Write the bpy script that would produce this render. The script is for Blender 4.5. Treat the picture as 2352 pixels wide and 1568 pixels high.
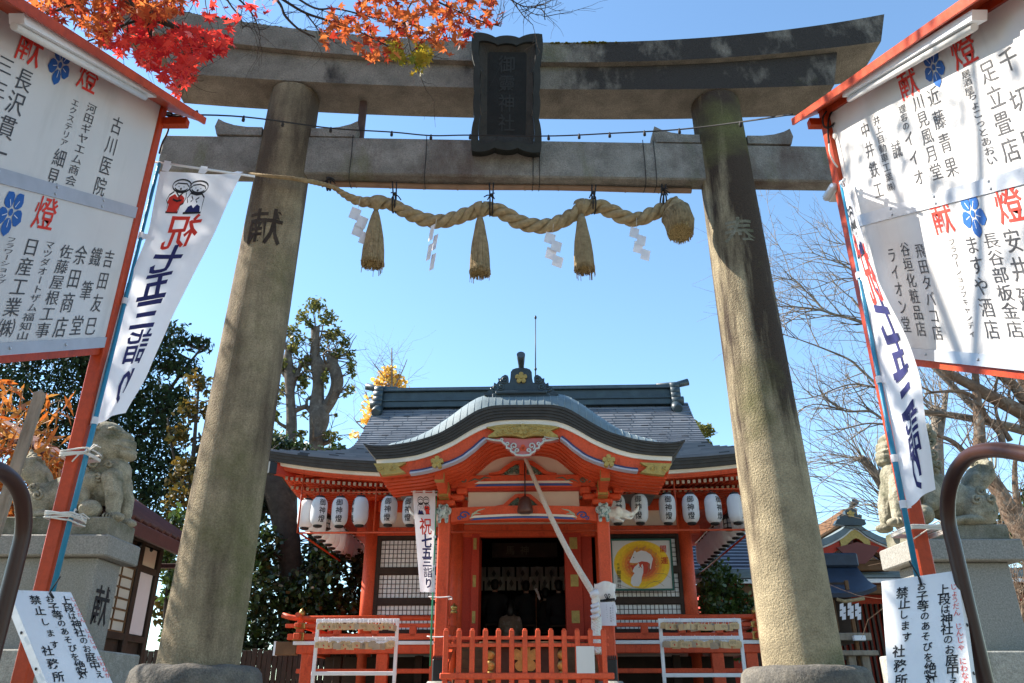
import bpy, bmesh, math, random
import numpy as np
from mathutils import Vector, Matrix, noise
R = math.radians
random.seed(7)
for o in list(bpy.data.objects):
    bpy.data.objects.remove(o)
scene = bpy.context.scene
COL = scene.collection

# ---------------------------------------------------------------- camera
FPX, TILT, EYE = 1800.0, R(24.7), 0.10
cam_d = bpy.data.cameras.new('camera')
cam_d.sensor_width = 36.0
cam_d.lens = 36.0 * FPX / 2352.0
cam_d.clip_start = 0.05
cam_d.clip_end = 2000
cam = bpy.data.objects.new('camera', cam_d)
cam.location = (0, 0, EYE)
cam.rotation_euler = (R(90) + TILT, 0, 0)
COL.objects.link(cam)
scene.camera = cam

# ---------------------------------------------------------------- sky, sun, exposure
SUN_EL, SUN_DIR = R(40), Vector((-1.0, 0.25, 0)).normalized()
to_sun = Vector((SUN_DIR.x * math.cos(SUN_EL), SUN_DIR.y * math.cos(SUN_EL), math.sin(SUN_EL)))
world = bpy.data.worlds.new('World')
scene.world = world
world.use_nodes = True
nt = world.node_tree
bg = nt.nodes['Background']
sky = nt.nodes.new('ShaderNodeTexSky')
sky.sky_type = 'NISHITA'
sky.sun_disc = False
sky.sun_elevation = SUN_EL
sky.sun_rotation = math.atan2(to_sun.x, to_sun.y)
sky.altitude = 50
sky.air_density = 1.0
sky.dust_density = 0.0
sky.ozone_density = 1.0
tint = nt.nodes.new('ShaderNodeMix'); tint.data_type = 'RGBA'; tint.blend_type = 'MULTIPLY'; tint.inputs[0].default_value = 1
tint.inputs[7].default_value = (.88, 1.025, 1.05, 1)          # clear winter sky, a little more cyan
nt.links.new(sky.outputs[0], tint.inputs[6]); nt.links.new(tint.outputs[2], bg.inputs[0])
bg.inputs[1].default_value = 0.12
sun_d = bpy.data.lights.new('sun', 'SUN')
sun_d.energy = 5.0
sun_d.angle = R(0.53)
sun_d.color = (1.0, 0.93, 0.82)
sun = bpy.data.objects.new('sun', sun_d)
sun.rotation_euler = to_sun.to_track_quat('Z', 'Y').to_euler()
sun.location = to_sun * 60
COL.objects.link(sun)
scene.view_settings.view_transform = 'Standard'
scene.view_settings.look = 'None'
scene.view_settings.gamma = 1
scene.view_settings.exposure = 1.42
scene.cycles.max_bounces = 8
scene.cycles.transparent_max_bounces = 8

# ---------------------------------------------------------------- measuring helpers (photo 2352 x 1568 -> metres)
CT, ST = math.cos(TILT), math.sin(TILT)
def ray(px, py):
    a = (px - 1176) / FPX; b = (784 - py) / FPX
    return Vector((a, CT - b * ST, ST + b * CT))
def at(px, py, Y=None, X=None, Z=None):
    d = ray(px, py)
    t = Y / d.y if Y is not None else (X / d.x if X is not None else (Z - EYE) / d.z)
    return Vector((0, 0, EYE)) + d * t
class Frame:
    """a building's own axes: origin o, turned by ang clockwise seen from above"""
    def __init__(s, ox, oy, ang, oz=0.0):
        s.o = Vector((ox, oy, oz)); s.a = ang
        s.ex = Vector((math.cos(ang), -math.sin(ang), 0)); s.ey = Vector((math.sin(ang), math.cos(ang), 0)); s.ez = Vector((0, 0, 1))
    def w(s, x, y, z): return s.o + s.ex * x + s.ey * y + s.ez * z
    def loc(s, p):
        q = p - s.o
        return Vector((q.dot(s.ex), q.dot(s.ey), q.z))
    def at(s, px, py, y):
        d = ray(px, py); c = Vector((0, 0, EYE))
        t = (y - (c - s.o).dot(s.ey)) / d.dot(s.ey)
        return s.loc(c + d * t)
W0 = Frame(0, 0, 0)

# ---------------------------------------------------------------- mesh builder
class MB:
    def __init__(s, fr=None):
        s.v = []; s.f = []; s.uv = {}; s.fr = fr or W0; s.sm = set()
    def p(s, q):
        s.v.append(tuple(s.fr.w(*q))); return len(s.v) - 1
    def face(s, ids, uv=None, smooth=False):
        s.f.append(tuple(ids))
        if uv: s.uv[len(s.f) - 1] = uv
        if smooth: s.sm.add(len(s.f) - 1)
    def box(s, a, b, ch=0.0):
        """axis box between two corners with chamfered vertical/horizontal edges"""
        x0, y0, z0 = [min(a[i], b[i]) for i in range(3)]; x1, y1, z1 = [max(a[i], b[i]) for i in range(3)]
        c = min(ch, (x1 - x0) * .45, (y1 - y0) * .45, (z1 - z0) * .45)
        if c <= 0:
            i = [s.p((x, y, z)) for z in (z0, z1) for x, y in ((x0, y0), (x1, y0), (x1, y1), (x0, y1))]
            for f in ((3, 2, 1, 0), (4, 5, 6, 7), (0, 1, 5, 4), (1, 2, 6, 5), (2, 3, 7, 6), (3, 0, 4, 7)):
                s.face([i[k] for k in f])
            return
        rings = []
        for z, e in ((z0, c), (z0 + c, 0), (z1 - c, 0), (z1, c)):
            pts = [(x0 + c, y0 + e), (x1 - c, y0 + e), (x1 - e, y0 + c), (x1 - e, y1 - c), (x1 - c, y1 - e), (x0 + c, y1 - e), (x0 + e, y1 - c), (x0 + e, y0 + c)]
            rings.append([s.p((x, y, z)) for x, y in pts])
        for r0, r1 in zip(rings, rings[1:]):
            for k in range(8):
                s.face((r0[k], r0[(k + 1) % 8], r1[(k + 1) % 8], r1[k]))
        s.face(rings[0][::-1]); s.face(rings[-1])
    def beam(s, a, b, w, h, up=(0, 0, 1)):
        """square bar from a to b, w across, h along up"""
        a = Vector(a); b = Vector(b); d = (b - a).normalized(); u = Vector(up)
        r = d.cross(u)
        if r.length < 1e-5: r = d.cross(Vector((0, 1, 0)))
        r.normalize(); u = r.cross(d).normalized()
        i = [s.p(q + r * (sx * w / 2) + u * (sz * h / 2)) for q in (a, b) for sx, sz in ((-1, -1), (1, -1), (1, 1), (-1, 1))]
        for f in ((0, 1, 2, 3), (7, 6, 5, 4), (0, 4, 5, 1), (1, 5, 6, 2), (2, 6, 7, 3), (3, 7, 4, 0)):
            s.face([i[k] for k in f])
    def tube(s, pts, rad, n=8, cap=True, smooth=True, closed=False):
        pts = [Vector(q) for q in pts]; m = len(pts)
        if not hasattr(rad, '__len__'): rad = [rad] * m
        rings = []; r = None
        for k in range(m):
            d = (pts[min(k + 1, m - 1)] - pts[max(k - 1, 0)])
            if closed: d = pts[(k + 1) % m] - pts[k - 1]
            if d.length < 1e-9: d = Vector((0, 0, 1))
            d.normalize()
            if r is None: r = d.orthogonal().normalized()
            else:
                r = r - d * r.dot(d)
                r = r.normalized() if r.length > 1e-6 else d.orthogonal().normalized()
            u = d.cross(r)
            rings.append([s.p(pts[k] + (r * math.cos(t) + u * math.sin(t)) * rad[k]) for t in [2 * math.pi * j / n for j in range(n)]])
        for k in range(m if closed else m - 1):
            A, B = rings[k], rings[(k + 1) % m]
            for j in range(n):
                s.face((A[j], A[(j + 1) % n], B[(j + 1) % n], B[j]), smooth=smooth)
        if cap and not closed:
            s.face(rings[0][::-1]); s.face(rings[-1])
    def lathe(s, c, prof, n=16, smooth=True, cap=True, sx=1, sy=1):
        rings = [[s.p((c[0] + r * sx * math.cos(2 * math.pi * j / n), c[1] + r * sy * math.sin(2 * math.pi * j / n), c[2] + z)) for j in range(n)] for r, z in prof]
        for A, B in zip(rings, rings[1:]):
            for j in range(n): s.face((A[j], A[(j + 1) % n], B[(j + 1) % n], B[j]), smooth=smooth)
        if cap: s.face(rings[0][::-1]); s.face(rings[-1])
    def prism(s, poly, fn, d0, d1):
        """polygon (2d) pushed along depth: fn(u, v, d) -> point"""
        n = len(poly)
        A = [s.p(fn(u, v, d0)) for u, v in poly]; B = [s.p(fn(u, v, d1)) for u, v in poly]
        s.face(A); s.face(B[::-1])
        for k in range(n): s.face((A[k], B[k], B[(k + 1) % n], A[(k + 1) % n]))
    def strip(s, top, bot, fn, d0, d1):
        """band between two 2d curves of equal count, pushed along depth (closed solid)"""
        n = len(top)
        T0 = [s.p(fn(u, v, d0)) for u, v in top]; T1 = [s.p(fn(u, v, d1)) for u, v in top]
        B0 = [s.p(fn(u, v, d0)) for u, v in bot]; B1 = [s.p(fn(u, v, d1)) for u, v in bot]
        for k in range(n - 1):
            s.face((T0[k], T0[k + 1], B0[k + 1], B0[k])); s.face((T1[k + 1], T1[k], B1[k], B1[k + 1]))
            s.face((T0[k], T1[k], T1[k + 1], T0[k + 1])); s.face((B0[k + 1], B1[k + 1], B1[k], B0[k]))
        s.face((T0[0], B0[0], B1[0], T1[0])); s.face((T0[-1], T1[-1], B1[-1], B0[-1]))
    def grid(s, fn, nu, nv, smooth=True, uvs=None):
        ids = [[s.p(fn(i / nu, j / nv)) for i in range(nu + 1)] for j in range(nv + 1)]
        for j in range(nv):
            for i in range(nu):
                uv = None
                if uvs: uv = [uvs(a / nu, b / nv) for a, b in ((i, j), (i + 1, j), (i + 1, j + 1), (i, j + 1))]
                s.face((ids[j][i], ids[j][i + 1], ids[j + 1][i + 1], ids[j + 1][i]), uv, smooth)
    def add(s, vs, fs, smooth=False):
        k = len(s.v); s.v.extend(tuple(q) for q in vs)
        for f in fs: s.face([k + i for i in f], smooth=smooth)
    def build(s, name, m, parent=None, fix=True):
        off = Vector((0, 0, 0))
        q = parent
        while q is not None:
            off += q.location; q = q.parent
        me = bpy.data.meshes.new(name)
        me.from_pydata([(x - off.x, y - off.y, z - off.z) for x, y, z in s.v], [], s.f)
        if s.uv:
            ul = me.uv_layers.new(name='UVMap'); k = 0
            for fi, pol in enumerate(me.polygons):
                if fi in s.uv:
                    for li, uv in zip(pol.loop_indices, s.uv[fi]): ul.data[li].uv = uv
        if s.sm:
            for fi in s.sm: me.polygons[fi].use_smooth = True
        if fix:
            b = bmesh.new(); b.from_mesh(me)
            bmesh.ops.recalc_face_normals(b, faces=b.faces)
            b.to_mesh(me); b.free()
        o = bpy.data.objects.new(name, me)
        if m: me.materials.append(m)
        if parent is not None: o.parent = parent
        COL.objects.link(o)
        return o

def islands(mb):
    par = list(range(len(mb.v)))
    def fd(a):
        while par[a] != a: par[a] = par[par[a]]; a = par[a]
        return a
    for f in mb.f:
        r = fd(f[0])
        for i in f[1:]: par[fd(i)] = r
    g = {}
    for k, f in enumerate(mb.f): g.setdefault(fd(f[0]), []).append(k)
    out = []
    for ks in g.values():
        q = MB(mb.fr); mp = {}
        for k in ks:
            for i in mb.f[k]:
                if i not in mp: mp[i] = len(q.v); q.v.append(mb.v[i])
            q.f.append(tuple(mp[i] for i in mb.f[k]))
            if k in mb.sm: q.sm.add(len(q.f) - 1)
        out.append(q)
    return out
def build_each(mb, name, m, parent):
    return [q.build(name, m, parent) for q in islands(mb)]
def tag(o, label=None, cat=None, group=None, kind=None):
    if label: o['label'] = label
    if cat: o['category'] = cat
    if group: o['group'] = group
    if kind: o['kind'] = kind
    return o
def thing(name, loc, label, cat, group=None):
    o = bpy.data.objects.new(name, None); o.location = loc; o.empty_display_size = .2
    COL.objects.link(o)
    return tag(o, label, cat, group)
KIDS = {}
def copy_tree(root, label=None):
    def cp(o, par):
        c = o.copy(); COL.objects.link(c)
        c.parent = par
        for ch in [x for x in COL.objects if x.parent == o]: cp(ch, c)
        return c
    r = cp(root, None)
    if label: r['label'] = label
    return r
def lerp(a, b, t): return a + (b - a) * t
def interp(xs, ys, x):
    return float(np.interp(x, xs, ys))
def smooth_curve(pts, n):
    """Catmull-Rom through 2d/3d points, n samples"""
    P = [np.array(p, float) for p in pts]; P = [2 * P[0] - P[1]] + P + [2 * P[-1] - P[-2]]
    out = []
    m = len(P) - 3
    for k in range(n):
        t = k / (n - 1) * m; i = min(int(t), m - 1); t -= i
        a, b, c, d = P[i:i + 4]
        out.append(tuple(.5 * (2 * b + (c - a) * t + (2 * a - 5 * b + 4 * c - d) * t * t + (3 * b - a - 3 * c + d) * t ** 3)))
    return out

# ---------------------------------------------------------------- materials
def lin(r, g, b):
    f = lambda c: ((c / 255 + .055) / 1.055) ** 2.4 if c > 10 else c / 255 / 12.92
    return (f(r), f(g), f(b), 1)
def mat(name, col, rough=.6, var=.15, scale=4.0, bump=.0, bscale=40., spec=.4, col2=None, thr=(.45, .7), stretch=(1, 1, 1), c2scale=2., metal=0., col3=None, thr3=(.55, .7), c3scale=1.3, st3=(1, 1, 1), trans=0., side=0., zside=0., xband=None, dry_under=False, grain=0., gscale=85.):
    m = bpy.data.materials.new(name); m.use_nodes = True
    n = m.node_tree.nodes; L = m.node_tree.links.new
    b = n['Principled BSDF']
    geo = n.new('ShaderNodeNewGeometry')
    def noi(sc, det=5., rough_=.6, st=None):
        t = n.new('ShaderNodeTexNoise'); t.inputs['Scale'].default_value = sc; t.inputs['Detail'].default_value = det; t.inputs['Roughness'].default_value = rough_
        if st and st != (1, 1, 1):
            mp = n.new('ShaderNodeMapping'); mp.inputs['Scale'].default_value = st
            L(geo.outputs['Position'], mp.inputs[0]); L(mp.outputs[0], t.inputs[0])
        else: L(geo.outputs['Position'], t.inputs[0])
        return t.outputs['Fac']
    col = tuple(col)[:3] + (1,)
    n1 = noi(scale)
    mr = n.new('ShaderNodeMapRange'); mr.inputs[1].default_value = .3; mr.inputs[2].default_value = .7
    mr.inputs[3].default_value = 1 - var; mr.inputs[4].default_value = 1 + var
    L(n1, mr.inputs[0])
    mx = n.new('ShaderNodeMix'); mx.data_type = 'RGBA'; mx.blend_type = 'MULTIPLY'; mx.inputs[0].default_value = 1
    mx.inputs[6].default_value = col; L(mr.outputs[0], mx.inputs[7])
    cur = mx.outputs[2]
    for c2, th, sc, st in ((col2, thr, c2scale, stretch), (col3, thr3, c3scale, st3)):
        if c2 is None: continue
        nn = noi(sc, 6., .65, st)
        if side and c2 is col2:      # stains heavier towards +x, where the beam stays wet
            sx = n.new('ShaderNodeSeparateXYZ'); L(geo.outputs['Position'], sx.inputs[0])
            r0 = n.new('ShaderNodeMapRange'); r0.inputs[1].default_value = -.2; r0.inputs[2].default_value = 1.4; r0.inputs[3].default_value = 0; r0.inputs[4].default_value = side; L(sx.outputs[0], r0.inputs[0])
            ad = n.new('ShaderNodeMath'); L(nn, ad.inputs[0]); L(r0.outputs[0], ad.inputs[1]); nn = ad.outputs[0]
        if zside and c2 is col2:     # rain streaks start under the beams
            sx = n.new('ShaderNodeSeparateXYZ'); L(geo.outputs['Position'], sx.inputs[0])
            r0 = n.new('ShaderNodeMapRange'); r0.inputs[1].default_value = 1.5; r0.inputs[2].default_value = 5.2; r0.inputs[3].default_value = -.03; r0.inputs[4].default_value = zside; L(sx.outputs[2], r0.inputs[0])
            ad = n.new('ShaderNodeMath'); L(nn, ad.inputs[0]); L(r0.outputs[0], ad.inputs[1]); nn = ad.outputs[0]
        if xband and c2 is col2:     # one long seepage stain down the shaft
            sx = n.new('ShaderNodeSeparateXYZ'); L(geo.outputs['Position'], sx.inputs[0])
            r0 = n.new('ShaderNodeMapRange'); r0.inputs[1].default_value = xband[0] - xband[1]; r0.inputs[2].default_value = xband[0] + xband[1] * .2; r0.inputs[3].default_value = 0; r0.inputs[4].default_value = xband[2]; L(sx.outputs[0], r0.inputs[0])
            r1 = n.new('ShaderNodeMapRange'); r1.inputs[1].default_value = 2.0; r1.inputs[2].default_value = 4.2; L(sx.outputs[2], r1.inputs[0])
            mu = n.new('ShaderNodeMath'); mu.operation = 'MULTIPLY'; L(r0.outputs[0], mu.inputs[0]); L(r1.outputs[0], mu.inputs[1])
            ad = n.new('ShaderNodeMath'); L(nn, ad.inputs[0]); L(mu.outputs[0], ad.inputs[1]); nn = ad.outputs[0]
        r = n.new('ShaderNodeMapRange'); r.inputs[1].default_value = th[0]; r.inputs[2].default_value = th[1]; L(nn, r.inputs[0])
        if dry_under:                # undersides stay dry and unstained
            sn = n.new('ShaderNodeSeparateXYZ'); L(geo.outputs['True Normal'], sn.inputs[0])
            r2 = n.new('ShaderNodeMapRange'); r2.inputs[1].default_value = -.8; r2.inputs[2].default_value = -.4; L(sn.outputs[2], r2.inputs[0])
            mu2 = n.new('ShaderNodeMath'); mu2.operation = 'MULTIPLY'; L(r.outputs[0], mu2.inputs[0]); L(r2.outputs[0], mu2.inputs[1]); r = mu2
        m2 = n.new('ShaderNodeMix'); m2.data_type = 'RGBA'; L(r.outputs[0], m2.inputs[0]); L(cur, m2.inputs[6]); m2.inputs[7].default_value = tuple(c2)[:3] + (1,)
        cur = m2.outputs[2]
    if grain:
        ng = noi(gscale, 3., .7)
        rg = n.new('ShaderNodeMapRange'); rg.inputs[1].default_value = .3; rg.inputs[2].default_value = .7; rg.inputs[3].default_value = 1 - grain; rg.inputs[4].default_value = 1 + grain; L(ng, rg.inputs[0])
        mg = n.new('ShaderNodeMix'); mg.data_type = 'RGBA'; mg.blend_type = 'MULTIPLY'; mg.inputs[0].default_value = 1; L(cur, mg.inputs[6]); L(rg.outputs[0], mg.inputs[7]); cur = mg.outputs[2]
    L(cur, b.inputs['Base Color'])
    b.inputs['Roughness'].default_value = rough
    b.inputs['Specular IOR Level'].default_value = spec
    b.inputs['Metallic'].default_value = metal
    if bump:
        nb = noi(bscale, 6.)
        bp = n.new('ShaderNodeBump'); bp.inputs['Strength'].default_value = bump; bp.inputs['Distance'].default_value = .02
        L(nb, bp.inputs['Height']); L(bp.outputs[0], b.inputs['Normal'])
    if trans:
        tr = n.new('ShaderNodeBsdfTranslucent'); L(cur, tr.inputs[0])
        ms = n.new('ShaderNodeMixShader'); ms.inputs[0].default_value = trans
        L(b.outputs[0], ms.inputs[1]); L(tr.outputs[0], ms.inputs[2]); L(ms.outputs[0], n['Material Output'].inputs[0])
    return m
def leaf_mat(name, cols, trans=.35, rough=.5, spec=.3):
    m = bpy.data.materials.new(name); m.use_nodes = True
    n = m.node_tree.nodes; L = m.node_tree.links.new
    b = n['Principled BSDF']
    geo = n.new('ShaderNodeNewGeometry')
    rp = n.new('ShaderNodeValToRGB'); rp.color_ramp.interpolation = 'LINEAR'
    el = rp.color_ramp.elements
    for k, c in enumerate(cols):
        pos = k / max(1, len(cols) - 1)
        e = el[0] if k == 0 else (el[1] if k == len(cols) - 1 else el.new(pos))
        e.position = pos; e.color = tuple(c)[:3] + (1,)
    L(geo.outputs['Random Per Island'], rp.inputs[0])
    L(rp.outputs[0], b.inputs['Base Color'])
    b.inputs['Roughness'].default_value = rough; b.inputs['Specular IOR Level'].default_value = spec
    tr = n.new('ShaderNodeBsdfTranslucent'); L(rp.outputs[0], tr.inputs[0])
    ms = n.new('ShaderNodeMixShader'); ms.inputs[0].default_value = trans
    L(b.outputs[0], ms.inputs[1]); L(tr.outputs[0], ms.inputs[2]); L(ms.outputs[0], n['Material Output'].inputs[0])
    return m

M = {}
M['stone'] = mat('stone', (.30, .24, .152), .9, .28, 5., .9, 70, .2, col2=(.09, .066, .045), thr=(.47, .66), c2scale=1.1, stretch=(1.8, 1.8, .3), col3=(.13, .125, .05), thr3=(.54, .74), c3scale=.9, zside=.13, grain=0.3)
M['stone_stained'] = mat('stone_stained', (.32, .26, .165), .9, .28, 5., .9, 70, .2, col2=(.06, .042, .03), thr=(.50, .62), c2scale=1.6, stretch=(1.8, 1.8, .22), col3=(.13, .125, .05), thr3=(.54, .74), c3scale=.9, zside=.08, xband=(2.08, .2, .22), grain=0.3)
M['stone_tie'] = mat('stone_tie', (.245, .23, .205), .9, .28, 6., .9, 70, .2, col2=(.13, .10, .085), thr=(.5, .68), c2scale=1.3, stretch=(1.2, 1.8, .6), col3=(.15, .155, .085), thr3=(.54, .72), c3scale=1.4, st3=(1.5, 1, .5), grain=0.3)
M['stone_beam'] = mat('stone_beam', (.23, .205, .17), .9, .28, 5., .9, 70, .2, col2=(.048, .042, .038), thr=(.55, .66), c2scale=1.6, stretch=(.8, 1.6, .45), col3=(.12, .12, .05), thr3=(.58, .78), c3scale=1.2, side=.2, dry_under=True, grain=0.3)
M['granite'] = mat('granite', (.26, .25, .225), .8, .2, 60., .25, 150, .3, col2=(.2, .2, .16), thr=(.5, .8), c2scale=1.4, grain=0.3)
M['old_granite'] = mat('old_granite', (.33, .32, .285), .85, .2, 30., .35, 120, .25, col2=(.16, .165, .12), thr=(.45, .75), c2scale=1.6, grain=0.3)
M['base_rock'] = mat('base_rock', (.15, .133, .108), .9, .25, 8., .8, 30, .2, col2=(.08, .075, .07), thr=(.42, .66), c2scale=3, grain=0.35)
M['komainu_stone'] = mat('komainu_stone', (.33, .30, .225), .88, .25, 14., .7, 60, .15, col2=(.13, .13, .085), thr=(.48, .68), c2scale=4, grain=0.3)
M['lichen_stone'] = mat('lichen_stone', (.26, .24, .19), .9, .25, 9., .6, 70, .2, col2=(.1, .1, .06), thr=(.4, .65), c2scale=2.4, grain=0.3)
M['bronze_dark'] = mat('bronze_dark', (.018, .02, .018), .6, .3, 9., .2, 60, .35)
M['bronze_panel'] = mat('bronze_panel', (.009, .01, .01), .7, .3, 12., .25, 70, .3)
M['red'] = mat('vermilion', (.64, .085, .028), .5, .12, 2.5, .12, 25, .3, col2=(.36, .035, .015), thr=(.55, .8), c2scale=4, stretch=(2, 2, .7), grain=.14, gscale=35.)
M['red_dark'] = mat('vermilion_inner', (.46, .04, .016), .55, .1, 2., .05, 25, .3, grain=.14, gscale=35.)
M['red_old'] = mat('red_sign_paint', (.44, .05, .011), .45, .15, 3., .12, 20, .3, col2=(.26, .028, .008), thr=(.55, .75), c2scale=5, stretch=(2, 2, .4), grain=.14, gscale=35.)
M['rafter_end'] = mat('rafter_end', (.40, .29, .19), .7, .1, 4)
M['cream'] = mat('cream', (.78, .70, .58), .6, .08, 3.)
M['plaster'] = mat('plaster', (.72, .56, .43), .75, .06, 2.)
M['gold'] = mat('gold', (.42, .29, .08), .5, .2, 18., .5, 30, .5, metal=.35)
M['brass'] = mat('brass', (.42, .27, .08), .35, .2, 20., .1, 40, .5, metal=.8)
M['ink'] = mat('ink', (.012, .012, .014), .7, .1)
M['navy'] = mat('navy_ink', (.018, .02, .11), .8, .15, 10)
M['red_ink'] = mat('red_ink', (.66, .035, .02), .75, .12, 10)
M['crest_blue'] = mat('crest_blue', (.01, .10, .36), .45, .1, 5)
M['white'] = mat('white_panel', (.62, .595, .57), .3, .05, 1.5, .06, 3, .45, col2=(.50, .48, .455), thr=(.52, .8), c2scale=2, stretch=(1, 3, .4))
M['white_paint'] = mat('white_paint', (.78, .78, .78), .5, .06, 6.)
M['paper'] = mat('paper', (.80, .78, .81), .8, .03, 5., trans=.2)
M['sign_ink'] = mat('sign_ink', (.05, .05, .055), .6, .1)
M['cloth'] = mat('banner_cloth', (.86, .85, .88), .85, .03, 6., .05, 120, .1, trans=.3)
M['lantern'] = mat('lantern_paper', (.84, .83, .82), .6, .03, 6., trans=.35)
M['black'] = mat('black_metal', (.015, .015, .015), .5, .2, 10)
M['alu'] = mat('aluminium', (.55, .57, .6), .4, .08, 10, metal=.6)
M['grey_strip'] = mat('grey_strip', (.42, .43, .47), .45, .08, 8, metal=.3)
M['pole_blue'] = mat('blue_pole', (.02, .20, .34), .35, .1, 8)
M['pole_green'] = mat('green_pole', (.02, .26, .12), .35, .1, 8)
M['straw'] = mat('straw', (.37, .275, .155), .85, .25, 25., .7, 120, .12, col2=(.22, .155, .08), thr=(.5, .75), c2scale=9)
M['straw_end'] = mat('straw_ends', (.58, .44, .22), .9, .3, 90., .8, 200, .1)
M['bamboo'] = mat('bamboo', (.24, .14, .09), .5, .2, 6)
M['cord'] = mat('cord', (.02, .018, .018), .8, .2)
M['twine'] = mat('twine', (.62, .58, .52), .85, .1)
M['wood'] = mat('old_wood', (.30, .245, .185), .85, .2, 5., .3, 40, .2, stretch=(8, 8, .6), col2=(.18, .14, .10), thr=(.45, .7), c2scale=3)
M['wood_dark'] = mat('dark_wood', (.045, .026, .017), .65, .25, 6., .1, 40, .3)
M['wood_mid'] = mat('brown_wood', (.16, .08, .035), .65, .25, 6., .1, 40, .3)
M['ema'] = mat('ema_wood', (.60, .42, .22), .7, .12, 3)
M['ema_grey'] = mat('weathered_ema', (.40, .30, .2), .75, .2, 6)
M['pipe'] = mat('brown_pipe', (.04, .015, .010), .35, .15, 6., 0, 1, .3)
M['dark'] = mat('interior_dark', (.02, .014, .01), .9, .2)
M['roof'] = None
M['ridge'] = mat('copper_ridge', (.028, .045, .055), .42, .2, 5., .1, 40, .5, col2=(.05, .085, .09), thr=(.5, .8), c2scale=3)
M['eave'] = mat('eave_edge', (.045, .042, .038), .7, .2, 8.)
M['verdigris'] = mat('verdigris', (.15, .19, .20), .55, .18, 6., .1, 30)
M['moss'] = mat('moss', (.09, .085, .02), .95, .3, 30, .8, 60, .1)
M['bark'] = mat('bark', (.17, .115, .08), .9, .3, 8., .9, 25, .15, col2=(.3, .26, .21), thr=(.5, .7), c2scale=5)
M['bark_dark'] = mat('bark_dark', (.05, .038, .03), .9, .3, 8., .9, 25, .15)
M['bark_grey'] = mat('bark_grey', (.105, .085, .07), .9, .3, 6., .9, 25, .15, col2=(.2, .17, .14), thr=(.52, .72), c2scale=5)
M['bark_pale'] = mat('bark_pale', (.23, .19, .15), .9, .3, 6., .8, 25, .15, col2=(.1, .08, .065), thr=(.5, .68), c2scale=4)
M['ground'] = mat('court_gravel', (.24, .21, .165), .95, .2, 30, .5, 60, .1)
M['step_stone'] = mat('step_stone', (.24, .235, .22), .9, .2, 10, .4, 60, .2)

# ---------------------------------------------------------------- lettering: outlines of the built-in font as mesh
GL = {}
def glyph(ch, bold=0.0):
    key = (ch, bold)
    if key in GL: return GL[key]
    cu = bpy.data.curves.new('glyph', 'FONT'); cu.body = ch; cu.offset = bold; cu.resolution_u = 2
    o = bpy.data.objects.new('glyph', cu); COL.objects.link(o)
    me = bpy.data.meshes.new_from_object(o.evaluated_get(bpy.context.evaluated_depsgraph_get()))
    b = bmesh.new(); b.from_mesh(me)
    bmesh.ops.triangulate(b, faces=b.faces)
    for k in range(1, 4):
        for ax in ((1, 0, 0), (0, 1, 0)):
            c = (-.5 + k * .25) + (.5 if ax[0] else .38)
            bmesh.ops.bisect_plane(b, geom=b.verts[:] + b.edges[:] + b.faces[:], plane_co=Vector(ax) * c, plane_no=ax, dist=1e-5)
    b.verts.ensure_lookup_table()
    vs = [(v.co.x, v.co.y) for v in b.verts]; fs = [[v.index for v in f.verts] for f in b.faces]
    for i, v in enumerate(b.verts): v.index = i
    fs = [[v.index for v in f.verts] for f in b.faces]
    b.free(); bpy.data.objects.remove(o); bpy.data.curves.remove(cu); bpy.data.meshes.remove(me)
    if vs:
        xs = [v[0] for v in vs]
        cx = (min(xs) + max(xs)) / 2 if not ord(ch) > 0x2E00 else .5
    else: cx = .5
    vs = [(x - cx, y - .38) for x, y in vs]
    GL[key] = (vs, fs)
    return GL[key]
VERT_ROT = 'ー（）()'
def put_glyph(mb, ch, u, v, su, sv, fn, bold=0.0, skew=0.0, mirror=1):
    """one character centred at (u, v) in a surface's own coordinates; fn(u, v) -> point in mb's frame"""
    vs, fs = glyph(ch, bold)
    out = []
    for x, y in vs:
        if ch in VERT_ROT: x, y = y, -x
        out.append(fn(u + (x + skew * y) * su * mirror, v + y * sv))
    k = len(mb.v)
    for q in out: mb.p(q)
    for f in fs: mb.face([k + i for i in f])
def put_column(mb, txt, u, v0, v1, su, sv, fn, bold=0., mirror=1, skew=0., jit=0.):
    n = len(txt)
    for i, ch in enumerate(txt):
        t = (i + .5) / n
        if ch in ' \u3000': continue
        ju = (random.random() - .5) * jit * su
        put_glyph(mb, ch, u + ju, lerp(v0, v1, t), su, sv, fn, bold, skew, mirror)
def poly_on(mb, poly, fn):
    """filled polygon mapped through fn, triangulated"""
    import mathutils.geometry as g
    tri = g.tessellate_polygon([[Vector((u, v, 0)) for u, v in poly]])
    k = len(mb.v)
    for u, v in poly: mb.p(fn(u, v))
    for t in tri: mb.face([k + i for i in t])
def line_on(mb, pts, wd, fn, closed=False):
    """ribbon of width wd along 2d points mapped through fn"""
    P = [Vector(p) for p in pts]
    if closed: P.append(P[0])
    ids = []
    for k in range(len(P)):
        if closed: d = P[(k + 1) % (len(P) - 1)] - P[(k - 1) % (len(P) - 1)]
        else: d = P[min(k + 1, len(P) - 1)] - P[max(k - 1, 0)]
        d.normalize() if d.length > 0 else None
        nrm = Vector((-d.y, d.x)) * wd / 2
        ids.append((mb.p(fn(*(P[k] + nrm))), mb.p(fn(*(P[k] - nrm)))))
    for a, b in zip(ids, ids[1:]): mb.face((a[0], a[1], b[1], b[0]))
def ring(cx, cy, rx, ry, n=20, a0=0., a1=2 * math.pi):
    return [(cx + rx * math.cos(a0 + (a1 - a0) * k / n), cy + ry * math.sin(a0 + (a1 - a0) * k / n)) for k in range(n + (0 if a1 - a0 > 6.28 else 1))]

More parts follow.
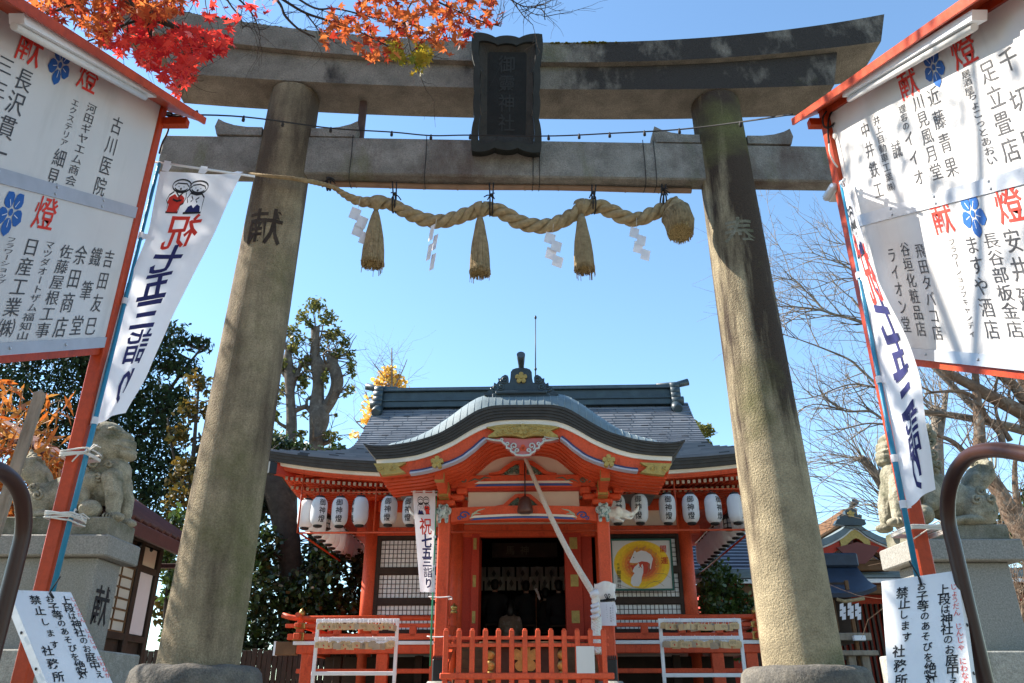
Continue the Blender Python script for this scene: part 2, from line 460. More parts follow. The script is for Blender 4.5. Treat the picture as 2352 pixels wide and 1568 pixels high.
# ---------------------------------------------------------------- organic solids: union of blobs, remeshed to one skin
def blob_mesh(shapes, voxel, smooth=4, frame=None):
    """shapes: list of (kind, ...): ('e', centre, radii, euler) ellipsoid; ('t', pts, radii) tube. Returns verts, faces"""
    b = bmesh.new()
    for sh in shapes:
        if sh[0] == 'e':
            mtx = Matrix.Translation(sh[1]) @ (Matrix.Rotation(sh[3][2], 4, 'Z') @ Matrix.Rotation(sh[3][1], 4, 'Y') @ Matrix.Rotation(sh[3][0], 4, 'X') if len(sh) > 3 else Matrix.Identity(4)) @ Matrix.Diagonal((*sh[2], 1))
            bmesh.ops.create_icosphere(b, subdivisions=3, radius=1, matrix=mtx)
        else:
            t = MB(); t.tube(sh[1], sh[2], n=10)
            vs = [b.verts.new(v) for v in t.v]
            for f in t.f: b.faces.new([vs[i] for i in f])
            for k in (0, -1):
                bmesh.ops.create_icosphere(b, subdivisions=2, radius=sh[2][k] if hasattr(sh[2], '__len__') else sh[2], matrix=Matrix.Translation(sh[1][k]))
    bmesh.ops.recalc_face_normals(b, faces=b.faces)
    me = bpy.data.meshes.new('blob'); b.to_mesh(me); b.free()
    o = bpy.data.objects.new('blob', me); COL.objects.link(o)
    md = o.modifiers.new('r', 'REMESH'); md.mode = 'VOXEL'; md.voxel_size = voxel
    ms = o.modifiers.new('s', 'SMOOTH'); ms.iterations = smooth; ms.factor = .5
    dg = bpy.context.evaluated_depsgraph_get()
    me2 = bpy.data.meshes.new_from_object(o.evaluated_get(dg))
    vs = [tuple(v.co) for v in me2.vertices]; fs = [tuple(p.vertices) for p in me2.polygons]
    bpy.data.objects.remove(o); bpy.data.meshes.remove(me); bpy.data.meshes.remove(me2)
    return vs, fs

# ---------------------------------------------------------------- leaves and branches in bulk
def leaf_object(name, centers, size, m, parent=None, shape='quad', flat=.0, rng=None, aspect=.55, droop=0., up=None):
    """one mesh of many separate leaf blades at given centres"""
    rng = rng or np.random.default_rng(3)
    C = np.asarray(centers, float); N = len(C)
    nrm = rng.normal(size=(N, 3)); nrm[:, 2] += flat * np.sign(nrm[:, 2] + .5)
    nrm /= np.linalg.norm(nrm, axis=1)[:, None]
    t = rng.normal(size=(N, 3)); t[:, 2] -= droop
    t -= nrm * (t * nrm).sum(1)[:, None]; t /= np.linalg.norm(t, axis=1)[:, None] + 1e-9
    s = np.cross(nrm, t)
    sz = size * rng.uniform(.6, 1.25, N)[:, None]
    if shape == 'maple':
        ang = []
        for k, (a, r) in enumerate(((0, 1.), (22, .42), (45, .92), (68, .36), (95, .7), (130, .26), (180, .12))):
            ang.append((R(a), r))
        full = ang + [(-a, r) for a, r in ang[-2:0:-1]]
        loc = [(r * math.cos(a), r * math.sin(a)) for a, r in full]
    elif shape == 'quad':
        loc = [(-.5, 0), (0, -aspect / 2), (.55, 0), (0, aspect / 2)]
    elif shape == 'blade':
        loc = [(-.5, -.03), (-.1, -aspect / 2), (.6, 0), (-.1, aspect / 2)]
    else:
        loc = [(-.45, -.1), (-.2, -aspect * .45), (.2, -aspect * .4), (.55, 0), (.2, aspect * .4), (-.2, aspect * .45)]
    k = len(loc)
    V = np.empty((N, k, 3))
    bend = rng.uniform(-.25, .25, N)[:, None]
    for i, (a, b) in enumerate(loc):
        V[:, i] = C + t * sz * a + s * sz * b + nrm * sz * bend * (b * b + .5 * a * a) * 1.2
    me = bpy.data.meshes.new(name)
    off = np.zeros(3); q = parent
    while q is not None: off += np.array(q.location); q = q.parent
    V = (V.reshape(-1, 3) - off).astype(np.float32)
    me.vertices.add(N * k); me.vertices.foreach_set('co', V.ravel())
    me.loops.add(N * k); me.loops.foreach_set('vertex_index', np.arange(N * k, dtype=np.int32))
    me.polygons.add(N); me.polygons.foreach_set('loop_start', np.arange(0, N * k, k, dtype=np.int32))
    me.update(calc_edges=True)
    me.materials.append(m)
    o = bpy.data.objects.new(name, me); COL.objects.link(o)
    if parent is not None: o.parent = parent
    return o
def clump_points(cens, rads, n, rng, shell=.35):
    """leaf centres inside a set of ellipsoidal clumps; thinner towards their middle"""
    cens = np.asarray(cens, float); rads = np.asarray(rads, float)
    if rads.ndim == 1: rads = np.repeat(rads[:, None], 3, 1)
    w = (rads ** 2).mean(1); w = w / w.sum()
    idx = rng.choice(len(cens), n, p=w)
    d = rng.normal(size=(n, 3)); d /= np.linalg.norm(d, axis=1)[:, None]
    r = rng.uniform(shell, 1, n) ** .6 * (1 + .18 * rng.normal(size=n))
    return cens[idx] + d * r[:, None] * rads[idx]
def branch(mb, p, d, L, r, depth, rng, segs=4, wob=.18, n=5, kids=(2, 4), spread=.7, ratio=.62, lift=.12, tips=None, minr=.004):
    """recursive limb; tips gathers end points"""
    pts = [Vector(p)]; dirs = Vector(d).normalized()
    for k in range(segs):
        dirs = (dirs + Vector(rng.normal(size=3)) * wob + Vector((0, 0, lift * wob))).normalized()
        pts.append(pts[-1] + dirs * (L / segs))
    rad = [max(minr * .6, r * (1 - .55 * k / segs)) for k in range(segs + 1)]
    mb.tube(pts, rad, n=n if r > .02 else 3, cap=False)
    if depth <= 0:
        if tips is not None: tips.append(pts[-1]); tips.append(pts[len(pts) // 2])
        return
    for c in range(rng.integers(kids[0], kids[1] + 1)):
        t = rng.uniform(.35, 1.0); k = min(int(t * segs), segs - 1); q = pts[k].lerp(pts[k + 1], t * segs - k)
        ax = Vector(rng.normal(size=3)); ax = (ax - dirs * ax.dot(dirs)).normalized()
        nd = (dirs * (1 - spread * .45) + ax * spread + Vector((0, 0, lift * .5))).normalized()
        branch(mb, q, nd, L * ratio * rng.uniform(.75, 1.2), max(minr, rad[k] * ratio), depth - 1, rng, max(3, segs - 1), wob, n, kids, spread, ratio, lift, tips, minr)
    nd = (dirs + Vector(rng.normal(size=3)) * .2).normalized()
    branch(mb, pts[-1], nd, L * ratio * 1.05, max(minr, rad[-1] * .9), depth - 1, rng, max(3, segs - 1), wob, n, kids, spread, ratio, lift, tips, minr)

# ================================================================ GROUND AND STAIRS
g = MB()
EDGE, NST, RUN, RISE = 2.95, 8, .34, .175
LOW = -NST * RISE
E0 = EDGE - NST * RUN
rows = [(-120, LOW), (E0, LOW)]
for k in range(NST):
    rows += [(E0 + k * RUN, LOW + (k + 1) * RISE), (E0 + (k + 1) * RUN, LOW + (k + 1) * RISE)]
gl = MB()
gl.box((-150, -150, LOW - .4), (150, E0, LOW))
tag(gl.build('lower_path', M['ground']), kind='structure')
gu = MB()
gu.box((-400, EDGE, LOW - .4), (400, 900, 0))
gu.box((-150, E0 - .002, LOW - .4), (-2.7, EDGE - .002, -.02)); gu.box((2.7, E0 - .002, LOW - .4), (150, EDGE - .002, -.02))
tag(gu.build('ground', M['ground']), kind='structure')
st = MB()
for k in range(NST):
    st.box((-2.69, E0 + k * RUN - .02, LOW + k * RISE - .1), (2.69, EDGE - .004, LOW + (k + 1) * RISE - (.003 if k == NST - 1 else 0)), .012)
tag(st.build('stone_steps', M['step_stone']), kind='structure')
pv = MB(); pv.box((-1.6, EDGE + .1, -.02), (1.6, 11.0, .008), .004)
tag(pv.build('stone_path', M['step_stone']), kind='structure')

# ================================================================ STONE TORII
FT = Frame(-.08, 6.2, R(-1.5))
torii = thing('stone_torii', FT.w(0, 0, 0), 'weathered grey stone torii gate with a dark bronze name plaque at its centre', 'torii')
PB = {}
for sd, pb, ptp in ((-1, (455, 1530), (682, 205)), (1, (1845, 1530), (1637, 210))):
    b = FT.at(*pb, 0); t = FT.at(*ptp, 0)
    dx = (t.x - b.x) / (t.z - b.z)
    cx = lambda z, b=b, dx=dx: b.x + dx * (z - b.z)
    rr = lambda z: lerp(.292, .238, max(0, z) / 5.62)
    PB[sd] = (cx, rr)
    mb = MB(FT)
    nz, nn = 40, 40
    for j in range(nz + 1):
        z = .1 + (5.62 - .1) * j / nz
        for i in range(nn):
            th = 2 * math.pi * i / nn
            q = rr(z) * (1 + .006 * noise.noise(Vector((math.cos(th) * 2, math.sin(th) * 2 + sd * 9, z * 1.2))))
            mb.p((cx(z) + q * math.cos(th), q * math.sin(th), z))
    for j in range(nz):
        for i in range(nn):
            mb.face((j * nn + i, j * nn + (i + 1) % nn, (j + 1) * nn + (i + 1) % nn, (j + 1) * nn + i), smooth=True)
    pil = mb.build('pillar', M['stone'] if sd < 0 else M['stone_stained'], torii)
    mb = MB(FT)
    pr = [(.46, -.02), (.47, .1), (.465, .22), (.45, .29), (.42, .325), (.375, .337), (.30, .338), (.25, .338)]
    n = 44; rings = []
    for r_, z in pr:
        ids = []
        for i in range(n):
            th = 2 * math.pi * i / n
            q = r_ * (1 + .035 * noise.noise(Vector((math.cos(th) * 1.6 + sd * 5, math.sin(th) * 1.6, z * 3))))
            ids.append(mb.p((cx(.2) + q * math.cos(th), q * math.sin(th), z + .012 * noise.noise(Vector((math.cos(th) * 3, math.sin(th) * 3, sd * 7.))))))
        rings.append(ids)
    for A, B in zip(rings, rings[1:]):
        for j in range(n): mb.face((A[j], A[(j + 1) % n], B[(j + 1) % n], B[j]), smooth=True)
    mb.build('base_stone', M['base_rock'], torii)
    # carved dedication
    q = FT.at(607, 517, -.26) if sd < 0 else FT.at(1700, 533, -.26)
    su = .33 if sd < 0 else .30
    mb = MB(FT)
    th0 = math.asin(max(-.9, min(.9, (q.x - cx(q.z)) / rr(q.z))))
    def fn(u, v):
        z = q.z + v; r_ = rr(z) + .003; th = th0 + u / rr(z)
        return (cx(z) + r_ * math.sin(th), -r_ * math.cos(th), z)
    put_glyph(mb, '献' if sd < 0 else '奉', 0, 0, su * .98, su * 1.2, fn, .012)
    mb.build('carved_character', M['bark_dark'] if sd < 0 else M['lichen_stone'], pil, fix=False)

def sori(x, A, p=2.2): return A * abs(x / 3.85) ** p
def lintel(mb, xs, prof):
    """sweep a closed section along x; prof(x) -> list of (y, z)"""
    R_ = []
    for x in xs: R_.append([mb.p((x + dx, y, z)) for y, z, dx in prof(x)])
    k = len(R_[0])
    for A, B in zip(R_, R_[1:]):
        for j in range(k): mb.face((A[j], A[(j + 1) % k], B[(j + 1) % k], B[j]))
    mb.face(R_[0][::-1]); mb.face(R_[-1])
XS = [-3.86 + 7.72 * k / 60 for k in range(61)]
mb = MB(FT)
def pk(x):
    n_ = .012 * noise.noise(Vector((x * 2.3, 0, 3)))
    sl = .05 * (x / 3.86)
    lo, hi = 5.885 + sori(x, .37), 6.13 + sori(x, .49)
    return [(-.285, lo, 0), (-.30, hi, sl * 2), (-.12, hi + .13 + n_, sl * 2.4), (.12, hi + .13 + n_, sl * 2.4), (.30, hi, sl * 2), (.285, lo, 0)]
lintel(mb, XS, pk)
mb.build('top_lintel', M['stone_beam'], torii)
mb = MB(FT)
XS2 = [-3.36 + 6.72 * k / 50 for k in range(51)]
def ps(x):
    sl = .05 * (x / 3.3)
    lo, hi = 5.60 + sori(x, .17), 5.882 + sori(x, .37)
    return [(-.22, lo, -sl), (-.225, hi, sl), (.225, hi, sl), (.22, lo, -sl)]
lintel(mb, XS2, ps)
mb.build('second_lintel', M['stone_beam'], torii)
mb = MB(FT)
mb.box((-3.28, -.085, 4.645), (PB[-1][0](4.85) - .2, .085, 5.07), .015)
mb.box((PB[-1][0](4.85) + .18, -.09, 4.64), (PB[1][0](4.85) - .19, .09, 5.075), .015)
mb.box((PB[1][0](4.85) + .2, -.085, 4.645), (3.33, .085, 5.07), .015)
mb.build('tie_beam', M['stone_tie'], torii)
for sd in (-1, 1):
    for si in (-1, 1):
        x0 = PB[sd][0](5.1) + si * .235; x1 = x0 + si * .44
        top = [(0, .095), (.35, .097), (.62, .115), (.85, .15), (1, .19)]
        mb = MB(FT)
        pts = [(lerp(x0, x1, u), 5.076 + v) for u, v in top] + [(x1 - si * .015 + si * .035, 5.17), (x1 - si * .01, 5.076), (x0, 5.076)]
        mb.prism(pts, lambda u, v, d: (u, d, v), -.095, .095)
        mb.build('wedge', M['stone_tie'], torii)
mb = MB(FT)
q = FT.at(826, 322, .02); mb.box((q.x - .035, .0, 5.07), (q.x + .035, .06, 5.61), .006)
mb.build('iron_strut', mat('rusty_iron', (.08, .05, .045), .8, .3, 9), torii)
# moss on the crown of the beam, beside the plaque
rg = np.random.default_rng(11)
mm = MB(FT)
for k in range(1100):
    x = rg.choice([rg.uniform(.46, 1.15), rg.uniform(-3.5, -1.9), rg.uniform(-.9, -.5)], p=[.62, .28, .1])
    z = 6.125 + sori(x, .49); r_ = rg.uniform(.006, .022) * (1 if x > 0 else .8) * (1.1 + .8 * noise.noise(Vector((x * 4, 0, 0))))
    t = rg.uniform(0, 1)
    mm.lathe((x, -.30 + .17 * t, z + .12 * t - .01), [(r_ * .9, -.3 * r_), (r_, .2 * r_), (r_ * .6, .7 * r_), (.1 * r_, .9 * r_)], 6)
mo = mm.build('moss', M['moss'], torii); mo['kind'] = 'stuff'
# name plaque, leaning forward
def pq(u, v, d):      # u -1..1 across, v 0..1 up
    y = lerp(-.13, -.50, v); z = lerp(4.86, 5.97, v)
    nrm = Vector((0, -1.11, -.37)).normalized()
    return Vector((.02 + u * lerp(.325, .335, v), y, z)) + nrm * d
def scallop(s=1., n=6):
    out = []
    def arc(p, q, bulge, k=n):
        for i in range(k):
            t = i / k; b = bulge * math.sin(math.pi * t) ** .75
            out.append((lerp(p[0], q[0], t) + b * (q[1] - p[1]) * 1., lerp(p[1], q[1], t) - b * (q[0] - p[0]) * .5))
    br = [(1, 0), (.93, .28), (.93, .5), (.93, .72), (1.0, 1.0)]
    for p, q in zip(br, br[1:]): arc(p, q, .2)
    tp = [(1.0, 1.0), (.34, .965), (-.34, .965), (-1.0, 1.0)]
    for p, q in zip(tp, tp[1:]): arc(p, q, .055 * (1))
    for p, q in zip([(-a, b) for a, b in br[::-1]], [(-a, b) for a, b in br[::-1]][1:]): arc(p, q, .2)
    bt = [(-1, 0), (-.34, .03), (.34, .03), (1, 0)]
    for p, q in zip(bt, bt[1:]): arc(p, q, .06)
    return out
pl = thing('plaque_mount', FT.w(0, 0, 0), None, None); bpy.data.objects.remove(pl)
sc_ = scallop()
mb = MB(FT)
inn = [(u * .80, .5 + (v - .5) * .86) for u, v in sc_]
mb.strip(sc_ + sc_[:1], inn + inn[:1], lambda u, v, d: pq(u, v, d), -.05, .10)
frm = mb.build('plaque_frame', M['bronze_dark'], torii)
mb = MB(FT)
i2 = [(-.56, .15), (.56, .15), (.56, .86), (-.56, .86)]
k = len(inn)
A = [mb.p(pq(u, v, .075)) for u, v in [(u * .985, .5 + (v - .5) * .985) for u, v in inn]]
Bv = []
for u, v in inn:
    s_ = min(.56 / max(1e-6, abs(u)), .355 / max(1e-6, abs(v - .505))); Bv.append((u * s_, .505 + (v - .505) * s_))
B = [mb.p(pq(u, v, .045)) for u, v in Bv]
for j in range(k): mb.face((A[j], A[(j + 1) % k], B[(j + 1) % k], B[j]))
mb.build('plaque_border', mat('bronze_border', (.03, .027, .022), .65, .35, 10., .3, 60, .3), torii)
mb = MB(FT)
mb.prism([(-.58, .135), (.58, .135), (.58, .875), (-.58, .875)], lambda u, v, d: pq(u, v, d), -.045, .046)
pan = mb.build('plaque_panel', M['bronze_panel'], torii)
mb = MB(FT)
put_column(mb, '御靈神社', 0, .84, .17, .165 / .33, .155, lambda u, v: pq(u, v, .052), .01)
mb.build('raised_lettering', mat('bronze_letters', (.013, .0145, .0145), .6, .2, 10), pan, fix=False)

# ================================================================ SHIMENAWA
rs, ry = .3765, 401.5
def zp(x, y, yl=.0): return FT.at(738 + x * rs, ry + y * rs, yl)
ctrl = [(-440, -8, 9, -.24), (-330, 5, 11, -.34), (-150, 25, 14, -.33), (-40, 45, 16, -.22), (70, 75, 15, -.12), (150, 125, 23, -.1), (230, 160, 31, -.1), (330, 170, 35, -.1), (430, 182, 38, -.1), (520, 228, 42, -.1), (620, 270, 44, -.1), (720, 284, 44, -.1), (820, 262, 44, -.1), (920, 228, 44, -.1), (1030, 206, 44, -.1), (1120, 236, 46, -.1), (1200, 284, 46, -.1), (1300, 310, 46, -.1), (1400, 306, 45, -.1), (1500, 264, 45, -.1), (1580, 216, 45, -.1), (1680, 190, 46, -.1), (1770, 222, 46, -.1), (1850, 260, 46, -.1), (1930, 270, 45, -.1), (2010, 240, 45, -.1), (2085, 208, 43, -.1), (2130, 196, 40, -.1)]
cl = smooth_curve([tuple(zp(x, y, d)) + (r * rs * 7.45 / 1800,) for x, y, r, d in ctrl], 420)
cl = cl[:]
rope = thing('shimenawa', FT.w(0, -.1, 4.4), 'thick twisted straw rope slung in waves under the stone tie beam', 'sacred rope')
mb = MB(FT)
ang = 0; prev = None; rings = []; NS = 36
for k, q in enumerate(cl):
    c = Vector(q[:3]); r_ = q[3] * .97
    d = Vector(cl[min(k + 1, len(cl) - 1)][:3]) - Vector(cl[max(k - 1, 0)][:3]); d.normalize()
    up = Vector((0, 0, 1)); s_ = d.cross(up).normalized(); up = s_.cross(d)
    if prev: ang += (c - prev).length / (r_ * .82)
    prev = c
    ids = []
    for i in range(NS):
        th = 2 * math.pi * i / NS
        ph = (th - ang) * 3 % (2 * math.pi) / (2 * math.pi)      # two strands twisted
        f = .44 + .60 * math.sin(math.pi * ph) ** .45
        f *= 1 + .03 * noise.noise(Vector((th * 8, k * .35, 0)))
        ids.append(mb.p(c + (s_ * math.cos(th) + up * math.sin(th)) * r_ * f))
    rings.append(ids)
for A, B in zip(rings, rings[1:]):
    for j in range(NS): mb.face((A[j], A[(j + 1) % NS], B[(j + 1) % NS], B[j]), smooth=True)
mb.face(rings[0]); mb.face(rings[-1])
mb.build('twisted_straw', M['straw'], rope)
# the brushy rope end
def straws(mb, a, axis, L, r0, r1, n, rng, rad=.004, side=None, curl=0., jitter=.1):
    axis = Vector(axis).normalized(); s_ = axis.orthogonal().normalized(); u = axis.cross(s_)
    for k in range(n):
        th = rng.uniform(0, 2 * math.pi); q = math.sqrt(rng.uniform(.0, 1))
        if rng.uniform() < .5: q = rng.uniform(.85, 1)
        o_ = s_ * math.cos(th) + u * math.sin(th)
        ll = L * rng.uniform(1 - jitter, 1 + jitter * .3)
        pts = [Vector(a) + o_ * (q * r0) + axis * 0]
        for t in (.35, .7, 1.):
            rr_ = lerp(r0, r1, t ** .7)
            pts.append(Vector(a) + o_ * q * rr_ + axis * ll * t + Vector((curl * t * t, 0, 0)) + Vector(rng.normal(size=3)) * .004)
        mb.tube(pts, [rad, rad, rad * .9, rad * .7], n=4, cap=True)
rng = np.random.default_rng(5)
px2m = rs * 7.45 / 1800
a = zp(2115, 195, -.1); e1 = zp(2185, 300, -.16)
mb = MB(FT)
shp = smooth_curve([tuple(zp(2095, 200, -.1)), tuple(zp(2140, 215, -.11)), tuple(zp(2180, 270, -.14)), tuple(zp(2190, 345, -.2))], 9)
mb.tube(shp, [px2m * v for v in (40, 66, 78, 84, 86, 84, 80, 76, 70)], n=20)
for k in range(420):
    th = rng.uniform(0, 2 * math.pi)
    pts = []
    for i in (0, 2, 4, 6, 8):
        c = Vector(shp[i]); d = Vector(shp[min(i + 1, 8)]) - Vector(shp[max(0, i - 1)]); d.normalize()
        s_ = d.orthogonal().normalized(); u = d.cross(s_); r_ = px2m * (40, 66, 78, 84, 86, 84, 80, 76, 70)[i] * rng.uniform(1.0, 1.09)
        pts.append(c + (s_ * math.cos(th) + u * math.sin(th)) * r_)
    pts[-1] = pts[-1] + (pts[-1] - pts[-2]) * rng.uniform(-.5, .35)
    mb.tube(pts, .0035, n=4)
mb.build('rope_end', M['straw'], rope)
mb = MB(FT)
c = Vector(shp[-1]); d = (Vector(shp[-1]) - Vector(shp[-2])).normalized(); s_ = d.orthogonal().normalized(); u = d.cross(s_)
for k in range(900):
    th = rng.uniform(0, 6.283); q = math.sqrt(rng.uniform()) * px2m * 70
    b_ = c + (s_ * math.cos(th) + u * math.sin(th)) * q
    mb.tube([b_ - d * .02, b_ + d * rng.uniform(.004, .03)], .0045, n=4, smooth=False)
mb.build('cut_straw', M['straw_end'], rope)
# black ties up to the bamboo
for (x, y0, y1, r_) in ((445, 58, 222, 38), (1038, 64, 240, 44), (1664, 76, 226, 46), (2092, 72, 205, 44), (45, 30, 90, 18)):
    mb = MB(FT)
    t = zp(x, y0, -.05); b_ = zp(x - 2, y1, -.1); rr_ = r_ * px2m * 1.12
    cc = Vector((b_.x, b_.y, b_.z + rr_ * .95))
    for dx in (-.012, .012):
        mb.tube([Vector((t.x + dx * 1.6, t.y, t.z + .03)), Vector((cc.x + dx, cc.y, cc.z + rr_))], .007, n=6)
        mb.tube([cc + Vector((dx, math.cos(a_) * rr_, math.sin(a_) * rr_)) for a_ in [2 * math.pi * k / 18 for k in range(19)]], .0075, n=6)
    kn = cc + Vector((0, -.02, rr_ + .05))
    for k in range(5):
        dv = Vector(rng.normal(size=3)); dv.z = -abs(dv.z) * .6; dv.normalize()
        mb.tube([kn, kn + dv * .04, kn + dv * .07 + Vector((0, 0, -.02))], .006, n=5)
    mb.lathe((kn.x, kn.y, kn.z), [(.004, -.02), (.02, -.008), (.02, .008), (.004, .02)], 8)
    mb.build('black_tie', M['cord'], rope)

TL = ('straw tassel nearest the left pillar, hanging from the twisted rope', 'straw tassel at the middle of the twisted rope, below the plaque', 'straw tassel hanging nearest the brushy cut end of the rope')
for (x, y, x2, y2, w0, w1), lb in zip(((333, 225, 312, 540, 16, 63), (968, 262, 968, 595, 16, 58), (1585, 245, 1606, 572, 16, 57)), TL):
    t = zp(x, y, -.12); b_ = zp(x2, y2, -.13)
    tas = thing('straw_tassel', FT.w(*t), lb, 'tassel', 'straw tassels on the sacred rope')
    ax = (b_ - t).normalized(); L_ = (b_ - t).length
    mb = MB(FT)
    s_ = ax.orthogonal().normalized(); u = ax.cross(s_)
    prof = [(0, w0 * .9), (.1, w0 * 1.5), (.25, w1 * .55), (.5, w1 * .8), (.75, w1 * .93), (.95, w1 * .97)]
    mb.tube([t + ax * (L_ * p_) for p_, _ in prof], [px2m * r_ * .93 for _, r_ in prof], n=18)
    for k in range(520):
        th = rng.uniform(0, 6.283); pts = []; q = rng.uniform(.92, 1.04)
        stop = rng.uniform(.96, 1.05) if rng.uniform() < .985 else 1.14
        for p_, r_ in prof + [(stop, w1 * rng.uniform(.9, 1.05))]:
            pts.append(t + ax * (L_ * p_) + (s_ * math.cos(th) + u * math.sin(th)) * px2m * r_ * q)
            th += rng.uniform(-.05, .05)
        mb.tube(pts, rng.uniform(.0025, .0045), n=4)
    mb.build('tassel_skirt', M['straw'], tas)
    mb = MB(FT)
    for k in range(420):
        th = rng.uniform(0, 6.283); q = math.sqrt(rng.uniform()) * px2m * w1 * .93
        b2 = t + ax * L_ * .94 + (s_ * math.cos(th) + u * math.sin(th)) * q
        mb.tube([b2, b2 + ax * L_ * rng.uniform(.0, .07)], .0045, n=4, smooth=False)
    mb.build('cut_straw', M['straw_end'], tas)
    mb = MB(FT)
    mb.tube([t + ax * (L_ * p_) for p_ in (0.0, .035, .07)], [px2m * w0 * 1.05, px2m * w0 * 1.15, px2m * w0 * 1.25], n=14)
    # loop of straw going up round the rope
    for k in range(60):
        th = rng.uniform(-1.2, 1.2)
        top = t + Vector((math.sin(th) * .085 + .02, -.035 * abs(math.cos(th)) , .12 + .03 * math.cos(th)))
        mb.tube([t + ax * .02, t.lerp(top, .5) + Vector((math.sin(th) * .015, -.045, 0)), top + Vector((0, -.015, 0)), top + Vector((0, .06, .02))], .005, n=4)
    mb.build('binding', M['straw'], tas)

# zigzag paper streamers
SL = ('white zigzag paper streamer beside the tassel at the thin end of the rope', 'long slender white zigzag paper streamer left of the middle tassel', 'white zigzag paper streamer right of the middle tassel', 'white zigzag paper streamer near the brushy cut end of the rope')
SH = (((178, 192), (232, 200), (160, 280), (206, 294), [(206, 268), (241, 272), (173, 330), (222, 314), (258, 318), (187, 378), (236, 352), (268, 358), (202, 420), (240, 428)]),)
def streamer(top, bot, wd, seed, twist):
    rg_ = np.random.default_rng(seed)
    t = zp(top[0], top[1], -.16); b_ = zp(bot[0], bot[1], -.16)
    o_ = thing('paper_streamer', FT.w(*t), SL[seed], 'paper streamer', 'white paper streamers on the sacred rope')
    mb = MB(FT)
    n = 4; H = (t.z - b_.z); wd = wd * px2m * 1.25; hh = H / n * 1.34
    x = t.x; z = t.z; c = math.cos(twist); s_ = math.sin(twist)
    for k in range(n):
        sl = hh * .38
        dx = lerp(t.x, b_.x, k / n) + (0 if k % 2 == 0 else wd * .55)
        z0 = lerp(t.z, b_.z + hh * .9, k / n * 1.0) if k else t.z
        z0 = t.z - k * (H - hh) / (n - 1)
        P = [(0, 0), (wd, -.15 * wd), (wd - sl * .55, -hh), (-sl * .55, -hh + .12 * wd)]
        yo = -.16 - .006 * k
        pts = [(dx + u * c, yo + u * s_ + .004 * math.sin(k * 2 + v * 20), z0 + v) for u, v in P]
        f0 = [mb.p(q) for q in pts]; f1 = [mb.p((q[0], q[1] + .0012, q[2])) for q in pts]
        mb.face(f0); mb.face(f1[::-1])
        for j in range(4): mb.face((f0[j], f1[j], f1[(j + 1) % 4], f0[(j + 1) % 4]))
    mb.build('folded_paper', M['paper'], o_)
    mb = MB(FT)
    mb.tube([t + Vector((wd * .6, 0, -.02)), t + Vector((wd * .7, .0, .09)), t + Vector((wd * .6, .06, .16))], .0025, n=4)
    mb.build('thread', M['twine'], o_)
streamer((190, 192), (225, 428), 46, 0, .5)
streamer((668, 312), (640, 588), 36, 1, -.9)
streamer((1372, 345), (1385, 566), 50, 2, .4)
streamer((1888, 314), (1935, 526), 44, 3, .3)
# bamboo pole wired under the tie beam
bp = thing('bamboo_pole', FT.w(0, -.03, 4.6), 'long brown bamboo pole wired to the underside of the stone tie beam', 'pole')
mb = MB(FT)
a, b_ = zp(0, 76, .05), zp(2255, 85, .05)
pts = []; rad = []
nd = 11
for k in range(nd):
    for t, r_ in ((0, .028), (.02, .034), (.05, .028), (.95, .028)):
        q = a.lerp(b_, (k + t) / nd); q.z = a.z - .012 * math.sin((k + t) * 1.3); pts.append(q); rad.append(r_)
pts.append(b_); rad.append(.028)
for q in pts: q.z = 4.612 + .006 * math.sin(q.x * 3)
mb.tube(pts, rad, n=10)
mb.build('culm', M['bamboo'], bp)
for x in (170, 630, 1290, 1330, 2040, 1975):
    q = zp(x, 78, -.03); mb = MB(FT)
    mb.tube([Vector((q.x, -.10, 5.09)), Vector((q.x + .004, -.098, 4.85)), Vector((q.x, -.10, 4.63)), Vector((q.x, -.065, 4.575)), Vector((q.x, .04, 4.575)), Vector((q.x, .085, 4.6))], .004, n=5)
    mb.build('binding_wire', M['cord'], bp)

# festoon cable across the gate
cb = thing('festoon_cable', (0, 5.2, 4), 'thin black lighting cable strung across the gate in front of the plaque', 'cable')
mb = MB()
cp = [(372, 262, 4.0), (560, 268, 4.6), (760, 294, 5.2), (900, 303, 5.35), (990, 311, 5.4), (1080, 310, 5.45), (1260, 312, 5.45), (1400, 306, 5.3), (1560, 297, 5.1), (1700, 280, 4.7), (1820, 262, 4.1)]
mb.tube(smooth_curve([tuple(at(x, y, Y=d)) for x, y, d in cp], 60), .0065, n=6)
mb.build('wire', M['cord'], cb)
for x, y, d in cp[1:-1] + [(650, 280, 4.9), (1330, 309, 5.37), (1480, 302, 5.2)]:
    mb = MB(); q = at(x, y, Y=d); mb.lathe((q.x, q.y, q.z - .03), [(.005, -.012), (.012, -.01), (.013, .012), (.008, .02), (.006, .04)], 8); mb.build('clip', M['cord'], cb)

